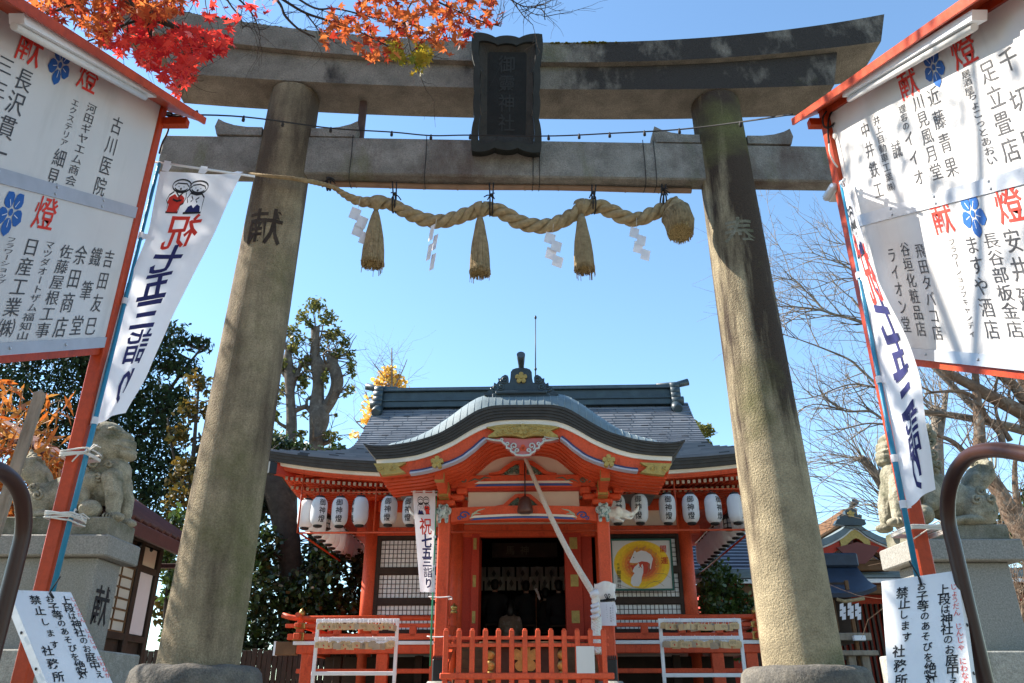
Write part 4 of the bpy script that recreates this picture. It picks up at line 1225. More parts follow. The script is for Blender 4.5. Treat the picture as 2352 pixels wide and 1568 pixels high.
# lower beam with painted stripe and swirls
def lowb(mb):
    x0, x1 = KP[0] + .1, KP[1] - .1
    z0 = S(1200, 1198, -.1).z; z1 = S(1200, 1165, -.1).z
    top = [(lerp(x0, x1, t), z1 + .03 * math.sin(math.pi * t)) for t in [k / 20 for k in range(21)]]
    bot = [(lerp(x0, x1, t), z0 + .035 * math.sin(math.pi * t) ** .4) for t in [k / 20 for k in range(21)]]
    mb.strip(top, bot, XZ, -.10, .10)
lb = part('rainbow_beam', M['red'], lowb)
def stripe(y0, y1, x0, x1, yl, m, nm, par, bow=.03):
    def f(mb):
        a = S(x0, y0, yl); b = S(x1, y0, yl); h = a.z - S(x0, y1, yl).z
        T_ = [(lerp(a.x, b.x, t), a.z + bow * math.sin(math.pi * t) - (h * .95 if t in (0, 1) else 0)) for t in [k / 24 for k in range(25)]]
        B_ = [(lerp(a.x, b.x, t), a.z - h + bow * math.sin(math.pi * t)) for t in [k / 24 for k in range(25)]]
        mb.strip(T_, B_, XZ, yl - .006, yl + .002)
    part(nm, m, f, par)
BL = mat('stripe_blue', (.04, .09, .3), .5, .1); GN = mat('carving_green', (.12, .17, .12), .55, .3, 30); GO = mat('swirl_green', (.25, .3, .16), .6, .2)
stripe(1185, 1190, 1078, 1326, -.102, M['cream'], 'painted_stripe', lb); stripe(1190.5, 1195, 1080, 1324, -.102, BL, 'painted_stripe', lb)
def swirl(mb, cx_, cy_, r0, yl, tn=9, wd=.012, dirn=1):
    pts = [S(cx_ + dirn * r0 * (1 - t * .85) * math.cos(t * tn), cy_ - r0 * .75 * (1 - t * .85) * math.sin(t * tn), yl) for t in [k / 26 for k in range(27)]]
    mb.tube(pts, wd, n=5)
part('painted_swirl', BL, lambda mb: (swirl(mb, 1066, 1183, 12, -.102, 8, .012), swirl(mb, 1338, 1183, 12, -.102, 8, .012, -1), swirl(mb, 1056, 1190, 7, -.102, 7, .01), swirl(mb, 1348, 1190, 7, -.102, 7, .01, -1)), lb)
def leafs(mb):
    for sg in (-1, 1):
        f = lambda dx, y: S(1202 + sg * dx, y, -.103)
        mb.tube([f(122, 1192), f(116, 1180), f(104, 1172), f(88, 1168)], [.003, .016, .012, .004], n=5); mb.tube([f(116, 1182), f(108, 1178), f(98, 1180)], [.004, .014, .003], n=5)
part('painted_leaf', mat('leaf_pale', (.45, .5, .35), .6, .1), leafs, lb)
# upper beam
def upb(mb):
    z0 = S(1200, 1119, -.08).z; z1 = S(1200, 1090, -.08).z
    x0 = S(1036, 1100, -.08).x; x1 = S(1368, 1100, -.08).x
    mb.box((x0, -.08, z0), (x1, .1, z1), .01)
ub = part('upper_beam', M['red'], upb)
stripe(1106, 1111, 1090, 1316, -.082, M['cream'], 'painted_stripe', ub, .004); stripe(1112, 1117, 1091, 1315, -.082, BL, 'painted_stripe', ub, .004)
part('painted_swirl', GN, lambda mb: [(swirl(mb, 1202 + sg * 138, 1103, 9, -.083, 9, .01, sg), mb.tube([S(1202 + sg * d, y, -.083) for d, y in ((126, 1106), (112, 1100), (100, 1103), (90, 1096), (74, 1098))], [.004, .014, .01, .014, .003], n=5), mb.tube([S(1202 + sg * d, y, -.083) for d, y in ((150, 1108), (158, 1100), (164, 1096))], [.004, .012, .003], n=5)) for sg in (-1, 1)], ub)
# frog-leg struts with carved foliage
def frog(yb, yt, w, yl, nm):
    def f(mb):
        H = yb - yt
        out = [(-w, yb), (-w, yb - H * .12), (-w * .72, yb - H * .22), (-w * .5, yb - H * .62), (-w * .28, yb - H * .95), (0, yt), (w * .28, yb - H * .95), (w * .5, yb - H * .62), (w * .72, yb - H * .22), (w, yb - H * .12), (w, yb)]
        inn = [(-w * .72, yb), (-w * .6, yb - H * .08), (-w * .55, yb - H * .15), (-w * .4, yb - H * .45), (-w * .2, yb - H * .72), (0, yb - H * .78), (w * .2, yb - H * .72), (w * .4, yb - H * .45), (w * .55, yb - H * .15), (w * .6, yb - H * .08), (w * .72, yb)]
        cv = lambda P: [(S(1201 + a, b, yl).x, S(1201 + a, b, yl).z) for a, b in P]
        mb.strip(cv(out), cv(inn), XZ, yl, yl + .12)
        c = cv([(-8, yb), (8, yb), (8, yt + 2), (-8, yt + 2)]); mb.prism(c, XZ, yl - .02, yl + .1)
    fr = part('frog_leg_strut', M['red'], f)
    def carv(mb):
        H = yb - yt
        for sg in (-1, 1):
            for cx_, cy_, r0 in ((w * .2, yb - H * .5, H * .15), (w * .35, yb - H * .22, H * .17), (w * .17, yb - H * .2, H * .14), (w * .5, yb - H * .1, H * .1), (w * .3, yb - H * .4, H * .12)):
                swirl(mb, 1201 + sg * cx_, cy_, r0, yl + .03, 8, .02, sg)
        a = cv2(-w * .62, yb); 
    def cv2(a, b): q = S(1201 + a, b, yl + .08); return (q.x, q.z)
    part('carved_foliage', GN, carv, fr)
    part('carving_backboard', mat('carving_back', (.06, .07, .05), .7, .2), lambda mb: mb.prism([cv2(-w * .6, yb), cv2(w * .6, yb), cv2(w * .3, yt + (yb - yt) * .3), cv2(-w * .3, yt + (yb - yt) * .3)], XZ, yl + .07, yl + .1), fr)
frog(1090, 1056, 78, -.06, 'a')
frog(1165, 1133, 62, -.06, 'b')
part('porch_infill', M['plaster'], lambda mb: pbox(mb, 1075, 1120, 1330, 1166, .04, .08))
def inf2(mb):
    pbox(mb, 1036, 1118, 1370, 1126, -.05, .1)
part('porch_tie', M['red_dark'], inf2)

# ---------------------------------------------------------------- hall body
YW = 3.2
zF = S(1200, 1476, 2.0).z                      # veranda floor level
XL = [S(850, 1300, YW).x, S(1048, 1300, YW).x, S(1385, 1300, YW).x, S(1578, 1300, YW).x]
for x in XL:
    part('hall_pillar', M['red'], lambda mb: mb.tube([(x, YW, .2), (x, YW, 3.75)], .135, n=24))
zl0 = S(1200, 1229, YW).z
part('wall_beam', M['red'], lambda mb: (mb.box((XL[0] - .3, YW - .07, zl0 + .0), (XL[1] - .13, YW + .07, zl0 + .16), .01), mb.box((XL[2] + .13, YW - .07, zl0), (XL[3] + .3, YW + .07, zl0 + .16), .01), mb.box((XL[0] - .45, YW - .09, 3.52), (XL[3] + .45, YW + .09, 3.74), .01), mb.box((XL[1] + .12, YW - .07, S(1200, 1234, YW).z), (XL[2] - .12, YW + .07, S(1200, 1205, YW).z), .01)))
part('upper_wall', M['plaster'], lambda mb: (mb.box((XL[0], YW - .02, zl0 + .16), (XL[3], YW + .02, 3.52)), mb.box((XL[0], YW - .02, 3.7), (XL[3], YW + .02, 4.3))))
part('bracket_row', M['red'], lambda mb: [(mb.box((x - .14, YW - .34, 3.74), (x + .14, YW + .1, 3.86), .03), mb.box((x - .34, YW - .12, 3.86), (x + .34, YW + .1, 3.98), .03), mb.box((x - .1, YW - .6, 3.86), (x + .1, YW + .1, 3.98), .03)) for x in [XL[0], (XL[0] + XL[1]) / 2, XL[1], XL[2], (XL[2] + XL[3]) / 2, XL[3]]])
part('eave_purlin', M['red_dark'], lambda mb: mb.box((XL[0] - 1.2, YW - .62, 3.80), (XL[3] + 1.2, YW - .48, 3.94), .01))
YBK = 8.2
def shell(mb):
    mb.box((XL[0] - .04, YW + .1, zF), (XL[0] + .04, YBK, 4.2)); mb.box((XL[3] - .04, YW + .1, zF), (XL[3] + .04, YBK, 4.2)); mb.box((XL[0], YBK, zF), (XL[3], YBK + .08, 4.2))
    mb.box((XL[0] + .05, YW + .03, 3.45), (XL[3] - .05, YBK - .01, 3.5))
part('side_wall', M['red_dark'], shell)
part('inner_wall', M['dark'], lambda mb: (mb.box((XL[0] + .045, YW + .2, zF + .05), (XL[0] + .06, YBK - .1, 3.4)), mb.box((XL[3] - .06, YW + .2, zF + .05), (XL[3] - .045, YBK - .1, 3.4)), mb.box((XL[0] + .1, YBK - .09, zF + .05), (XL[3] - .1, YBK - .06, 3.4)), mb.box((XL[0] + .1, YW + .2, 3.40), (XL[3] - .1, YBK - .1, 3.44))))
# floor, veranda
part('veranda_floor', M['wood_mid'], lambda mb: mb.box((S(687, 1440, 2.0).x, 2.02, zF - .06), (S(1740, 1440, 2.0).x, YBK, zF)))
VX0, VX1 = S(690, 1440, 2.0).x, S(1737, 1440, 2.0).x
SX0, SX1 = KP[0] - .02, KP[1] + .06
part('floor_edge_board', M['white_paint'], lambda mb: (mb.box((VX0 - .08, 1.93, S(1200, 1479.5, 1.93).z), (SX0, 2.0, S(1200, 1471, 1.93).z), .005), mb.box((SX1, 1.93, S(1200, 1479.5, 1.93).z), (VX1 + .08, 2.0, S(1200, 1471, 1.93).z), .005)))
zb1, zb0 = S(1200, 1480, 1.95).z, S(1200, 1500, 1.95).z
part('floor_beam', M['red'], lambda mb: (mb.box((VX0 - .02, 1.96, zb0), (SX0, 2.1, zb1), .01), mb.box((SX1, 1.96, zb0), (VX1 + .02, 2.1, zb1), .01), mb.box((VX0, 2.1, zb0), (VX0 + .12, YBK, zb1), .01), mb.box((VX1 - .12, 2.1, zb0), (VX1, YBK, zb1), .01)))
part('lower_tie', M['red'], lambda mb: (mb.box((VX0, 2.0, S(1200, 1546, 2).z), (SX0, 2.08, S(1200, 1535, 2).z), .008), mb.box((SX1, 2.0, S(1200, 1546, 2).z), (VX1, 2.08, S(1200, 1535, 2).z), .008)))
for px in (704, 877, 1000, 1405, 1650, 1728):
    x = S(px, 1520, 1.98).x
    part('veranda_post', M['red'], lambda mb: mb.box((x - .10, 1.97, .1), (x + .10, 2.12, zb0), .012))
part('under_floor', M['wood_dark'], lambda mb: (mb.box((VX0 + .2, 3.1, .1), (VX1 - .2, 3.2, zb0)), [mb.box((x - .07, 2.6, .1), (x + .07, 2.75, zb0), .01) for x in (VX0 + .55, VX0 + 1.3, VX0 + 2.0, VX1 - .6, VX1 - 1.3)]))  # the long dark board stands in for underfloor shade, the rest are posts
part('foundation', M['old_granite'], lambda mb: mb.box((VX0 - .2, 1.7, -.1), (VX1 + .2, YBK + .3, .16), .02))
# railing
def rail_z(y): return S(1200, y, 1.98).z
zt_, zm_, zq_ = rail_z(1418), rail_z(1435.5), rail_z(1461)
def koran(mb, sds):
    for sd in sds:
        xo = VX0 if sd < 0 else VX1; xi = SX0 + .05 if sd < 0 else SX1 - .02
        mb.tube([(xo - (-sd) * -.0 + sd * .34, 2.0, zt_ + .06), (xo + sd * .2, 2.0, zt_ + .02), (xo + sd * .05, 2.0, zt_), (xi, 2.0, zt_)], .045, n=12)
        mb.box((min(xo + sd * .26, xi), 1.965, zm_ - .03), (max(xo + sd * .26, xi), 2.035, zm_ + .035), .008)
        mb.box((min(xo + sd * .2, xi), 1.95, zq_ - .05), (max(xo + sd * .2, xi), 2.05, zq_ + .05), .008)
        mb.tube([(xo, 1.75, zt_ + .04), (xo, 2.0, zt_), (xo, YBK, zt_)], .042, n=10)
        mb.box((xo - .035, 1.75, zm_ - .03), (xo + .035, YBK, zm_ + .03), .008); mb.box((xo - .05, 1.8, zq_ - .05), (xo + .05, YBK, zq_ + .05), .008)
        n = 4
        for k in range(n + 1):
            x = lerp(xo, xi - (-sd) * .1, k / n)
            mb.box((x - .06, 1.95, zq_), (x + .06, 2.05, zm_), .01)
            if k in (0, 2, n): mb.box((x - .055, 1.955, zm_), (x + .055, 2.045, zt_ - .02), .01)
        for k in range(1, 6):
            y = lerp(2.0, YBK, k / 6); mb.box((xo - .05, y - .06, zq_), (xo + .05, y + .06, zt_ - .02), .01)
kr = part('railing', M['red'], lambda mb: koran(mb, (-1,))); part('railing', M['red'], lambda mb: koran(mb, (1,)))
part('gold_corner_plate', M['brass'], lambda mb: [(mb.box((xo - .09, 1.94, zm_ - .05), (xo + .09, 2.06, zm_ + .05), .01), mb.box((xo - .09, 1.935, zq_ - .07), (xo + .09, 2.06, zq_ + .07), .01), mb.lathe((xo, 2.0, zt_ + .03), [(.03, 0), (.05, .03), (.055, .07), (.03, .11), (.008, .14)], 12)) for xo in (VX0, VX1)], kr)
part('beam_end', M['wood_mid'], lambda mb: (mb.box((VX0 - .42, 2.0, zb0 - .02), (VX0 - .03, 2.14, zb1 + .06), .01),)); part('beam_end_cap', M['white_paint'], lambda mb: mb.box((VX0 - .43, 1.995, zb0 - .025), (VX0 - .395, 2.145, zb1 + .065)))
# stair newels with bronze onion caps beside the steps, and the steps
for x in (S(1036, 1450, 1.4).x, S(1370, 1450, 1.4).x):
    nw = part('stair_newel', M['red'], lambda mb: (mb.tube([(x, 1.75, .4), (x, 1.75, S(1200, 1408, 1.75).z)], .055, n=14), mb.beam((x, 1.75, 1.25), (x, .45, .75), .09, .08), mb.beam((x, 1.75, 1.0), (x, .45, .5), .08, .07), mb.box((x - .06, .36, .2), (x + .06, .5, .95), .01)))
    part('onion_cap', M['brass'], lambda mb: mb.lathe((x, 1.75, S(1200, 1408, 1.75).z), [(.058, 0), (.06, .035), (.045, .045), (.045, .06), (.062, .085), (.055, .12), (.02, .15), (.004, .17)], 14), nw)
part('hall_step', M['wood_mid'], lambda mb: [mb.box((SX0 + .12, .5 + k * .27, .16), (SX1 - .15, 2.0, .16 + (k + 1) * (zF - .16) / 6 - .002), .01) for k in range(6)])
# lattice windows
def lattice(x0p, x1p):
    xa = S(x0p, 1300, YW - .02).x; xb = S(x1p, 1300, YW - .02).x
    zz = lambda zy: S(1200, (1990 + zy / 2.352) / 1.694, YW - .02).z
    secs = [(255, 503, 6), (572, 785, 5), (853, 1078, 5)]
    w = part('lattice_window', M['wood_dark'], lambda mb: (mb.box((xa, YW - .06, zz(215)), (xb, YW + .02, zz(250)), .005), mb.box((xa, YW - .06, zz(505)), (xb, YW + .02, zz(570)), .005), mb.box((xa, YW - .06, zz(787)), (xb, YW + .02, zz(851)), .005), mb.box((xa, YW - .06, zz(1180)), (xb, YW + .02, zz(1080)), .005), mb.box((xa, YW - .062, zz(1180)), (xa + .09, YW + .022, zz(213)), .005), mb.box((xb - .09, YW - .062, zz(1180)), (xb, YW + .022, zz(213)), .005)))
    part('paper_panes', mat('shoji_paper', (.88, .86, .84), .7, .03), lambda mb: mb.box((xa + .05, YW + .0, zz(1082)), (xb - .05, YW + .012, zz(252))), w)
    def bars(mb):
        n = max(4, round((xb - xa - .18) / .082))
        for z0, z1, r_ in secs:
            a, b = zz(z1), zz(z0)
            for k in range(n + 1):
                x = lerp(xa + .09, xb - .09, k / n); mb.box((x - .0055, YW - .010, a), (x + .0055, YW - .002, b))
            for k in range(r_ + 1):
                z = lerp(a, b, k / r_); mb.box((xa + .09, YW - .012, z - .0055), (xb - .09, YW - .004, z + .0055))
    part('lattice_bars', mat('lattice_wood', (.03, .016, .011), .6, .2), bars, w)
lattice(862, 1036); lattice(1398, 1567)
# doors folded back, gold hinge plates
for sd, xs_ in ((-1, (1060, 1083, 1098)), (1, (1362, 1337, 1301))):
    a, b, c = [S(v, 1330, YW).x for v in xs_]
    d = part('folding_door', M['red_dark'], lambda mb: (mb.box((min(a, b), YW - .03, zF), (max(a, b), YW + .05, zl0 + .02), .01), mb.box((min(b, c), YW - .10, zF), (max(b, c), YW - .02, zl0 + .02), .01), mb.box((c - .02, YW - .1, zF), (c + .02, YW + .6, zl0), .005)))
    def hin(mb):
        for zy in (300, 640, 970):
            z = S(1200, (1990 + zy / 2.352) / 1.694, YW).z; h = .11
            mb.box((lerp(min(b, c), max(b, c), .25), YW - .108, z - h), (lerp(min(b, c), max(b, c), .75), YW - .096, z + h), .003)
    part('hinge_plate', M['gold'], hin, d)
# inner curtain with crests, dim plaque
def cur(mb):
    for (z0, z1, y, x0p, x1p, n) in ((1302, 1333, 7.2, 1096, 1306, 7), (1325, 1355, 6.4, 1096, 1306, 9)):
        a, b = S(x0p - 10, z0, y), S(x1p + 10, z1, y)
        for k in range(n):
            x0 = lerp(a.x, b.x, k / n) + .02; x1 = lerp(a.x, b.x, (k + 1) / n) - .02
            mb.grid(lambda u, v: (lerp(x0, x1, u), y + .03 * math.sin(u * 9), lerp(a.z, b.z, v)), 8, 2)
cu = part('inner_curtain', mat('curtain', (.5, .46, .42), .9, .05), cur, fix=False)
def cre(mb):
    for (z0, z1, y, n) in ((1302, 1333, 7.2, 7), (1325, 1355, 6.4, 9)):
        a, b = S(1086, z0, y), S(1316, z1, y)
        for k in range(n):
            x = lerp(a.x, b.x, (k + .5) / n); z = (a.z + b.z) / 2; mb.prism([(x - .05, z), (x, z - .09), (x + .05, z), (x, z + .09)], XZ, y - .05, y - .045)
part('curtain_crest', mat('crest_grey', (.12, .1, .09), .9, .1), cre, cu)
ip = part('inner_plaque', M['wood_dark'], lambda mb: pbox(mb, 1130, 1246, 1280, 1280, 5.0, 5.06))
def ipt(mb):
    for px, ch in ((1172, '馬'), (1205, '神')):
        q = S(px, 1263, 4.98); put_glyph(mb, ch, 0, 0, .2, .2, lambda u, v: (q.x + u, 4.985, q.z + v), .01)
part('plaque_lettering', mat('faded_letters', (.12, .10, .07), .8, .1), ipt, ip, fix=False)
part('altar', M['wood_mid'], lambda mb: (mb.box((-1.1, 7.0, zF), (1.2, 7.9, zF + .8), .02), mb.box((-.7, 7.4, zF + .8), (.8, 8.0, zF + 1.3), .02)))

# ================================================================ DONOR SIGN BOARDS ALONG THE STAIRS
SLP = .50
def crest(mb_b, mb_w, c, r_, fn):
    """five petalled bellflower crest, one petal down"""
    for k in range(5):
        a0 = -math.pi / 2 + k * 2 * math.pi / 5
        ps_ = []
        for d, w in ((.24, .10), (.40, .27), (.62, .36), (.80, .30), (1.0, .0), (.80, -.30), (.62, -.36), (.40, -.27), (.24, -.10)):
            ps_.append((c[0] + r_ * (d * math.cos(a0) - w * math.sin(a0)), c[1] + r_ * 1.12 * (d * math.sin(a0) + w * math.cos(a0))))
        poly_on(mb_b, ps_, fn)
        for da in (-.22, .22):
            pass
        line_on(mb_w, [(c[0] + r_ * d * math.cos(a0), c[1] + r_ * 1.12 * d * math.sin(a0)) for d in (.28, .62)], r_ * .035, lambda u, v: fn(u, v, .0015))
    poly_on(mb_b, ring(c[0], c[1], r_ * .16, r_ * .18, 12), fn)
def sign(side, xp, yp, tube_px, rows_up, rows_lo, crests, kanji, lbl, roof_x, tip_y):
    sg = side                    # -1: left board facing +X; 1: right board facing -X
    XF = xp - sg * .03           # panel face
    root = thing('donor_signboard', (xp, yp, 0), lbl, 'signboard', 'donor signboards beside the stairs')
    Z = lambda y, z0: z0 - SLP * (yp - y)
    YN = .9
    def para(mb, y0, y1, za, zb, xa, xb):
        for y in (0,):
            i = [mb.p((x, yy, Z(yy, z))) for x in (xa, xb) for yy, z in ((y0, za), (y1, za), (y1, zb), (y0, zb))]
            for f in ((0, 1, 2, 3), (7, 6, 5, 4), (0, 4, 5, 1), (1, 5, 6, 2), (2, 6, 7, 3), (3, 7, 4, 0)): mb.face([i[k] for k in f])
    ztop, zmid, zbot = 3.30, 2.53, 1.735
    for yy in (yp + .03, 1.1):
        zb_ = -.02 if yy > EDGE else LOW + RISE * max(0, math.floor((yy - E0) / RUN))
        xq = xp - sg * (.007 if sg < 0 else .025); hw_ = .033 if sg < 0 else .036; mb = MB(); mb.box((xq - hw_, yy - hw_, zb_), (xq + hw_, yy + hw_, Z(yy, ztop) + .06), .006)
        mb.build('post', M['red_old'], root)
    mb = MB(); para(mb, YN, yp - .002, zbot, ztop, XF, XF + sg * .02); pn = mb.build('panel', M['white'], root)
    mb = MB(); para(mb, YN, yp - .002, zmid - .035, zmid + .035, XF - sg * .008, XF - sg * .001); para(mb, YN, yp - .002, zbot - .012, zbot + .045, XF - sg * .008, XF - sg * .001)
    sb = mb.build('metal_strip', M['grey_strip'] if side < 0 else M['alu'], root)
    mb = MB()
    for y in np.arange(1.2, yp, .36):
        for z in (zmid + .018, zmid - .018, zbot + .018):
            mb = MB(); q = Vector((XF - sg * .009, y + (.28 if True else 0), Z(y + .28, z)))
            if q.y < yp: mb.tube([q, q + Vector((-sg * .006, 0, 0))], [.007, .004], n=8); mb.build('screw', M['alu'], root)
    mb = MB(); para(mb, YN, yp, zbot - .05, zbot - .014, xp - .02, xp + .02); para(mb, YN, yp + .1, ztop + .005, ztop + .05, xp - .04, xp + .04); mb.build('rail', M['red_old'], root)
    # narrow roof: two planks sloping down from the ridge
    y1 = tip_y
    ze = at(*tube_px[2], X=roof_x); ze = ze.z + SLP * (yp - ze.y)
    mb = MB()
    o = abs(roof_x - xp)
    for s_ in (sg, -sg):
        xe = xp - s_ * o
        i = []
        for x, z in ((xp, ze + .13), (xe, ze + .035), (xe, ze - .0), (xp, ze + .09)):
            i.append([mb.p((x, yy, Z(yy, z))) for yy in (YN - .2, y1)])
        for k in range(4):
            a, b = i[k], i[(k + 1) % 4]; mb.face((a[0], a[1], b[1], b[0]))
        mb.face([q[0] for q in i]); mb.face([q[1] for q in i][::-1])
    rf = mb.build('roof', M['red_old'], root)
    mb = MB()
    for s_ in (sg, -sg):
        xe = xp - s_ * (o + .004)
        i = [mb.p((x, yy, Z(yy, z))) for x in (xe - s_ * .012, xe) for yy, z in ((YN - .2, ze + .037), (y1 + .005, ze + .037), (y1 + .005, ze - .012), (YN - .2, ze - .012))]
        for f in ((0, 1, 2, 3), (7, 6, 5, 4), (0, 4, 5, 1), (1, 5, 6, 2), (2, 6, 7, 3), (3, 7, 4, 0)): mb.face([i[k] for k in f])
    mb.build('fascia_board', M['red_old'], rf)
    mb = MB()
    for s_ in (sg, -sg):
        mb.beam((xp, yp + .055, Z(yp, ze) - .0), (xp - s_ * (o - .05), yp + .055, Z(yp, ze) - .0), .045, .05)
    mb.build('bracket_arm', M['red_old'], root)
    # lamp batten under the eave
    a = at(*tube_px[0], X=roof_x + sg * .05); b = at(*tube_px[1], X=roof_x + sg * .05)
    mb = MB(); mb.beam(a, b, .06, .04, up=(0, -.45, .9)); lp = mb.build('lamp_batten', M['white_paint'], root)
    d = (b - a).normalized()
    mb = MB(); mb.tube([a - d * .0 + Vector((-sg * .0, 0, -.04)), b - d * .05 + Vector((0, 0, -.04))], .016, n=10); mb.build('lamp_tube', M['white'], lp)
    # lettering
    def loc(px, py):
        q = at(px, py, X=XF); return q.y, q.z
    dirn = 1 if side < 0 else -1
    def mk(y0, z0):
        return lambda u, v, e=0.0: (XF - sg * (.0025 + e), y0 + dirn * u, z0 + SLP * dirn * u + v)
    for ch, px, py, s_ in kanji:
        y, z = loc(px, py); mb = MB(); put_glyph(mb, ch, 0, 0, s_ * .78, s_ * .96, mk(y, z), .006); mb.build('red_character', M['red_ink'], pn, fix=False)
    for px, py, r_ in crests:
        y, z = loc(px, py); mbb, mbw = MB(), MB(); f_ = mk(y, z); crest(mbb, mbw, (0, 0), r_, lambda u, v, e=0.0, f_=f_: f_(u * .72, v, e))
        for v in mbw.v: mbb.v.append(v)
        k = len(mbb.v) - len(mbw.v); nb = len(mbb.f)
        mbb.f += [tuple(i + k for i in f) for f in mbw.f]
        o_ = mbb.build('flower_crest', M['crest_blue'], pn, fix=False); o_.data.materials.append(M['white_paint'])
        for pol in o_.data.polygons:
            if pol.index >= nb: pol.material_index = 1
    for txt, p0, p1, su, sv in rows_up + rows_lo:
        a0, a1 = loc(*p0), loc(*p1); n = len(txt); mb = MB()
        if n > 1: sv = min(sv * .95, .98 * abs((a1[1] - a0[1]) - SLP * (a1[0] - a0[0])) / (n - 1))
        for i, ch in enumerate(txt):
            t = i / max(1, n - 1)
            y, z = lerp(a0[0], a1[0], t), lerp(a0[1], a1[1], t)
            put_glyph(mb, ch, 0, 0, su * .76, sv, mk(y, z), 0.0)
        mb.build('name_lettering', M['sign_ink'], pn, fix=False)
    return root
k_ = .3389
L1 = lambda x, y: (x * k_, y * k_); L2 = lambda x, y: (x * k_, 531.3 + y * k_)
R1 = lambda x, y: (1761.5 + x * k_, y * k_); R2 = lambda x, y: (1761.5 + x * k_, 531.3 + y * k_)
up = [('古川医院', L1(790, 850), L1(677, 1262), .13, .125), ('河田ギヤエム商会', L1(618, 735), L1(478, 1222), .105, .085), ('エクステリア', L1(508, 695), L1(430, 965), .075, .06), ('細見', L1(402, 1070), L1(357, 1198), .115, .12), ('長沢貫一', L1(160, 540), L1(-15, 1030), .135, .13), ('三三', L1(33, 440), L1(-14, 600), .13, .1)]
lo = [('吉田友巳', L2(735, 185), L2(615, 640), .12, .115), ('鐵筆堂', L2(648, 172), L2(520, 636), .125, .12), ('余田商店', L2(545, 160), L2(410, 648), .125, .12), ('佐藤屋根工事', L2(448, 137), L2(288, 668), .125, .105), ('マツダオートザム', L2(335, 90), L2(218, 515), .085, .062), ('福知山', L2(192, 580), L2(152, 706), .10, .075), ('日産工業㈱', L2(210, 105), L2(40, 655), .13, .125), ('フラワーショップ', L2(75, 55), L2(0, 340), .075, .05)]
sign(-1, -2.09, 3.6, [(38, 42), (346, 215), (468, 283)], up, lo, [(*L1(405, 440), .105), (*L1(70, 1437), .105)], [('献', *L1(205, 322), .20), ('燈', *L1(600, 520), .20), ('燈', *L1(305, 1445), .19), ('献', *L1(-190, 1430), .19)], 'shaded white donor signboard on red posts beside the wooden stake and red maple', -1.86, 3.73)
up = [('中井鉄工', R1(668, 880), R1(757, 1287), .12, .115), ('井上自動車工業㈱', R1(745, 815), R1(842, 1265), .095, .085), ('誠', R1(880, 1012), R1(880, 1012), .11, .11), ('理容の', R1(920, 737), R1(943, 853), .08, .055), ('イイオ', R1(965, 940), R1(1032, 1200), .11, .1), ('川見風月堂', R1(1028, 692), R1(1148, 1160), .115, .105), ('近藤青果', R1(1130, 652), R1(1250, 1130), .115, .115), ('居酒屋', R1(1350, 500), R1(1372, 612), .075, .055), ('ちょこっとあおい', R1(1393, 650), R1(1527, 1085), .085, .075), ('足立畳店', R1(1500, 482), R1(1652, 1012), .125, .125), ('千切屋', R1(1637, 402), R1(1790, 950), .13, .125)]
lo = [('ライオン堂', R2(848, 160), R2(945, 630), .10, .10), ('谷垣化粧品店', R2(937, 120), R2(1045, 660), .105, .095), ('飛田タバコ店', R2(1040, 130), R2(1157, 685), .10, .095), ('フラワーショップキャンディ', R2(1255, 70), R2(1393, 690), .065, .055), ('ますや酒店', R2(1390, 90), R2(1525, 662), .115, .11), ('長谷部板金店', R2(1520, 60), R2(1682, 662), .12, .105), ('安井建設', R2(1668, 60), R2(1810, 660), .12, .12)]
sign(1, 1.93, 3.7, [(1948, 214), (2250, 34), (1826, 283)], up, lo, [(*R1(1132, 455), .105), (*R1(1397, 1447), .105)], [('献', *R1(955, 560), .20), ('燈', *R1(1332, 337), .20), ('献', *R1(1187, 1472), .19), ('燈', *R1(1642, 1382), .19)], 'sunlit white donor signboard with twig shadows, beside the bulb and floodlight', 1.745, 3.83)
# bulb, loose cable and floodlight at the right signboard
bl = thing('hanging_bulb', at(1923, 300, Y=3.7), 'bare glass light bulb hanging under the eave of the sunlit signboard', 'light bulb')
q = at(1926, 303, Y=3.68)
mb = MB(); mb.lathe((q.x, q.y, q.z), [(.004, -.06), (.028, -.052), (.038, -.03), (.034, -.005), (.02, .02), (.018, .03)], 14); mb.build('glass', mat('frosted_glass', (.6, .58, .55), .15, .05, 5, spec=.6), bl)
mb = MB(); mb.lathe((q.x, q.y, q.z), [(.022, .025), (.026, .04), (.024, .09), (.01, .1)], 12); mb.tube([q + Vector((0, 0, .09)), q + Vector((-.02, 0, .2)), q + Vector((.02, 0, .3))], .006, n=5); mb.build('socket', M['black'], bl)
lc = thing('loose_cable', at(1900, 300, Y=3.66), 'looped black cable dangling beside the bulb with a frayed pale end', 'cable')
mb = MB(); cpt = [at(x, y, Y=3.66) for x, y in ((1898, 255), (1890, 270), (1893, 290), (1905, 292), (1918, 280), (1925, 262), (1912, 256), (1903, 275), (1902, 305), (1904, 330))]
mb.tube(smooth_curve([tuple(v) for v in cpt], 40), .006, n=5); mb.build('cable', M['cord'], lc)
mb = MB(); mb.tube(smooth_curve([tuple(at(x, y, Y=3.66)) for x, y in ((1904, 328), (1906, 350), (1914, 370), (1924, 384))], 12), .005, n=5); mb.build('pale_end', M['twine'], lc)
fl = thing('floodlight', at(1925, 440, Y=3.85), 'small grey floodlight clamped to the post of the sunlit signboard', 'floodlight')
mb = MB(); a = at(1899, 436, Y=3.78); b = at(1948, 438, Y=3.82)
mb.box((a.x, 3.72, a.z - .03), (b.x, 3.86, a.z + .015), .012); mb.box((a.x + .03, 3.74, a.z + .015), (b.x - .02, 3.84, a.z + .03), .008); mb.build('housing', M['alu'], fl)
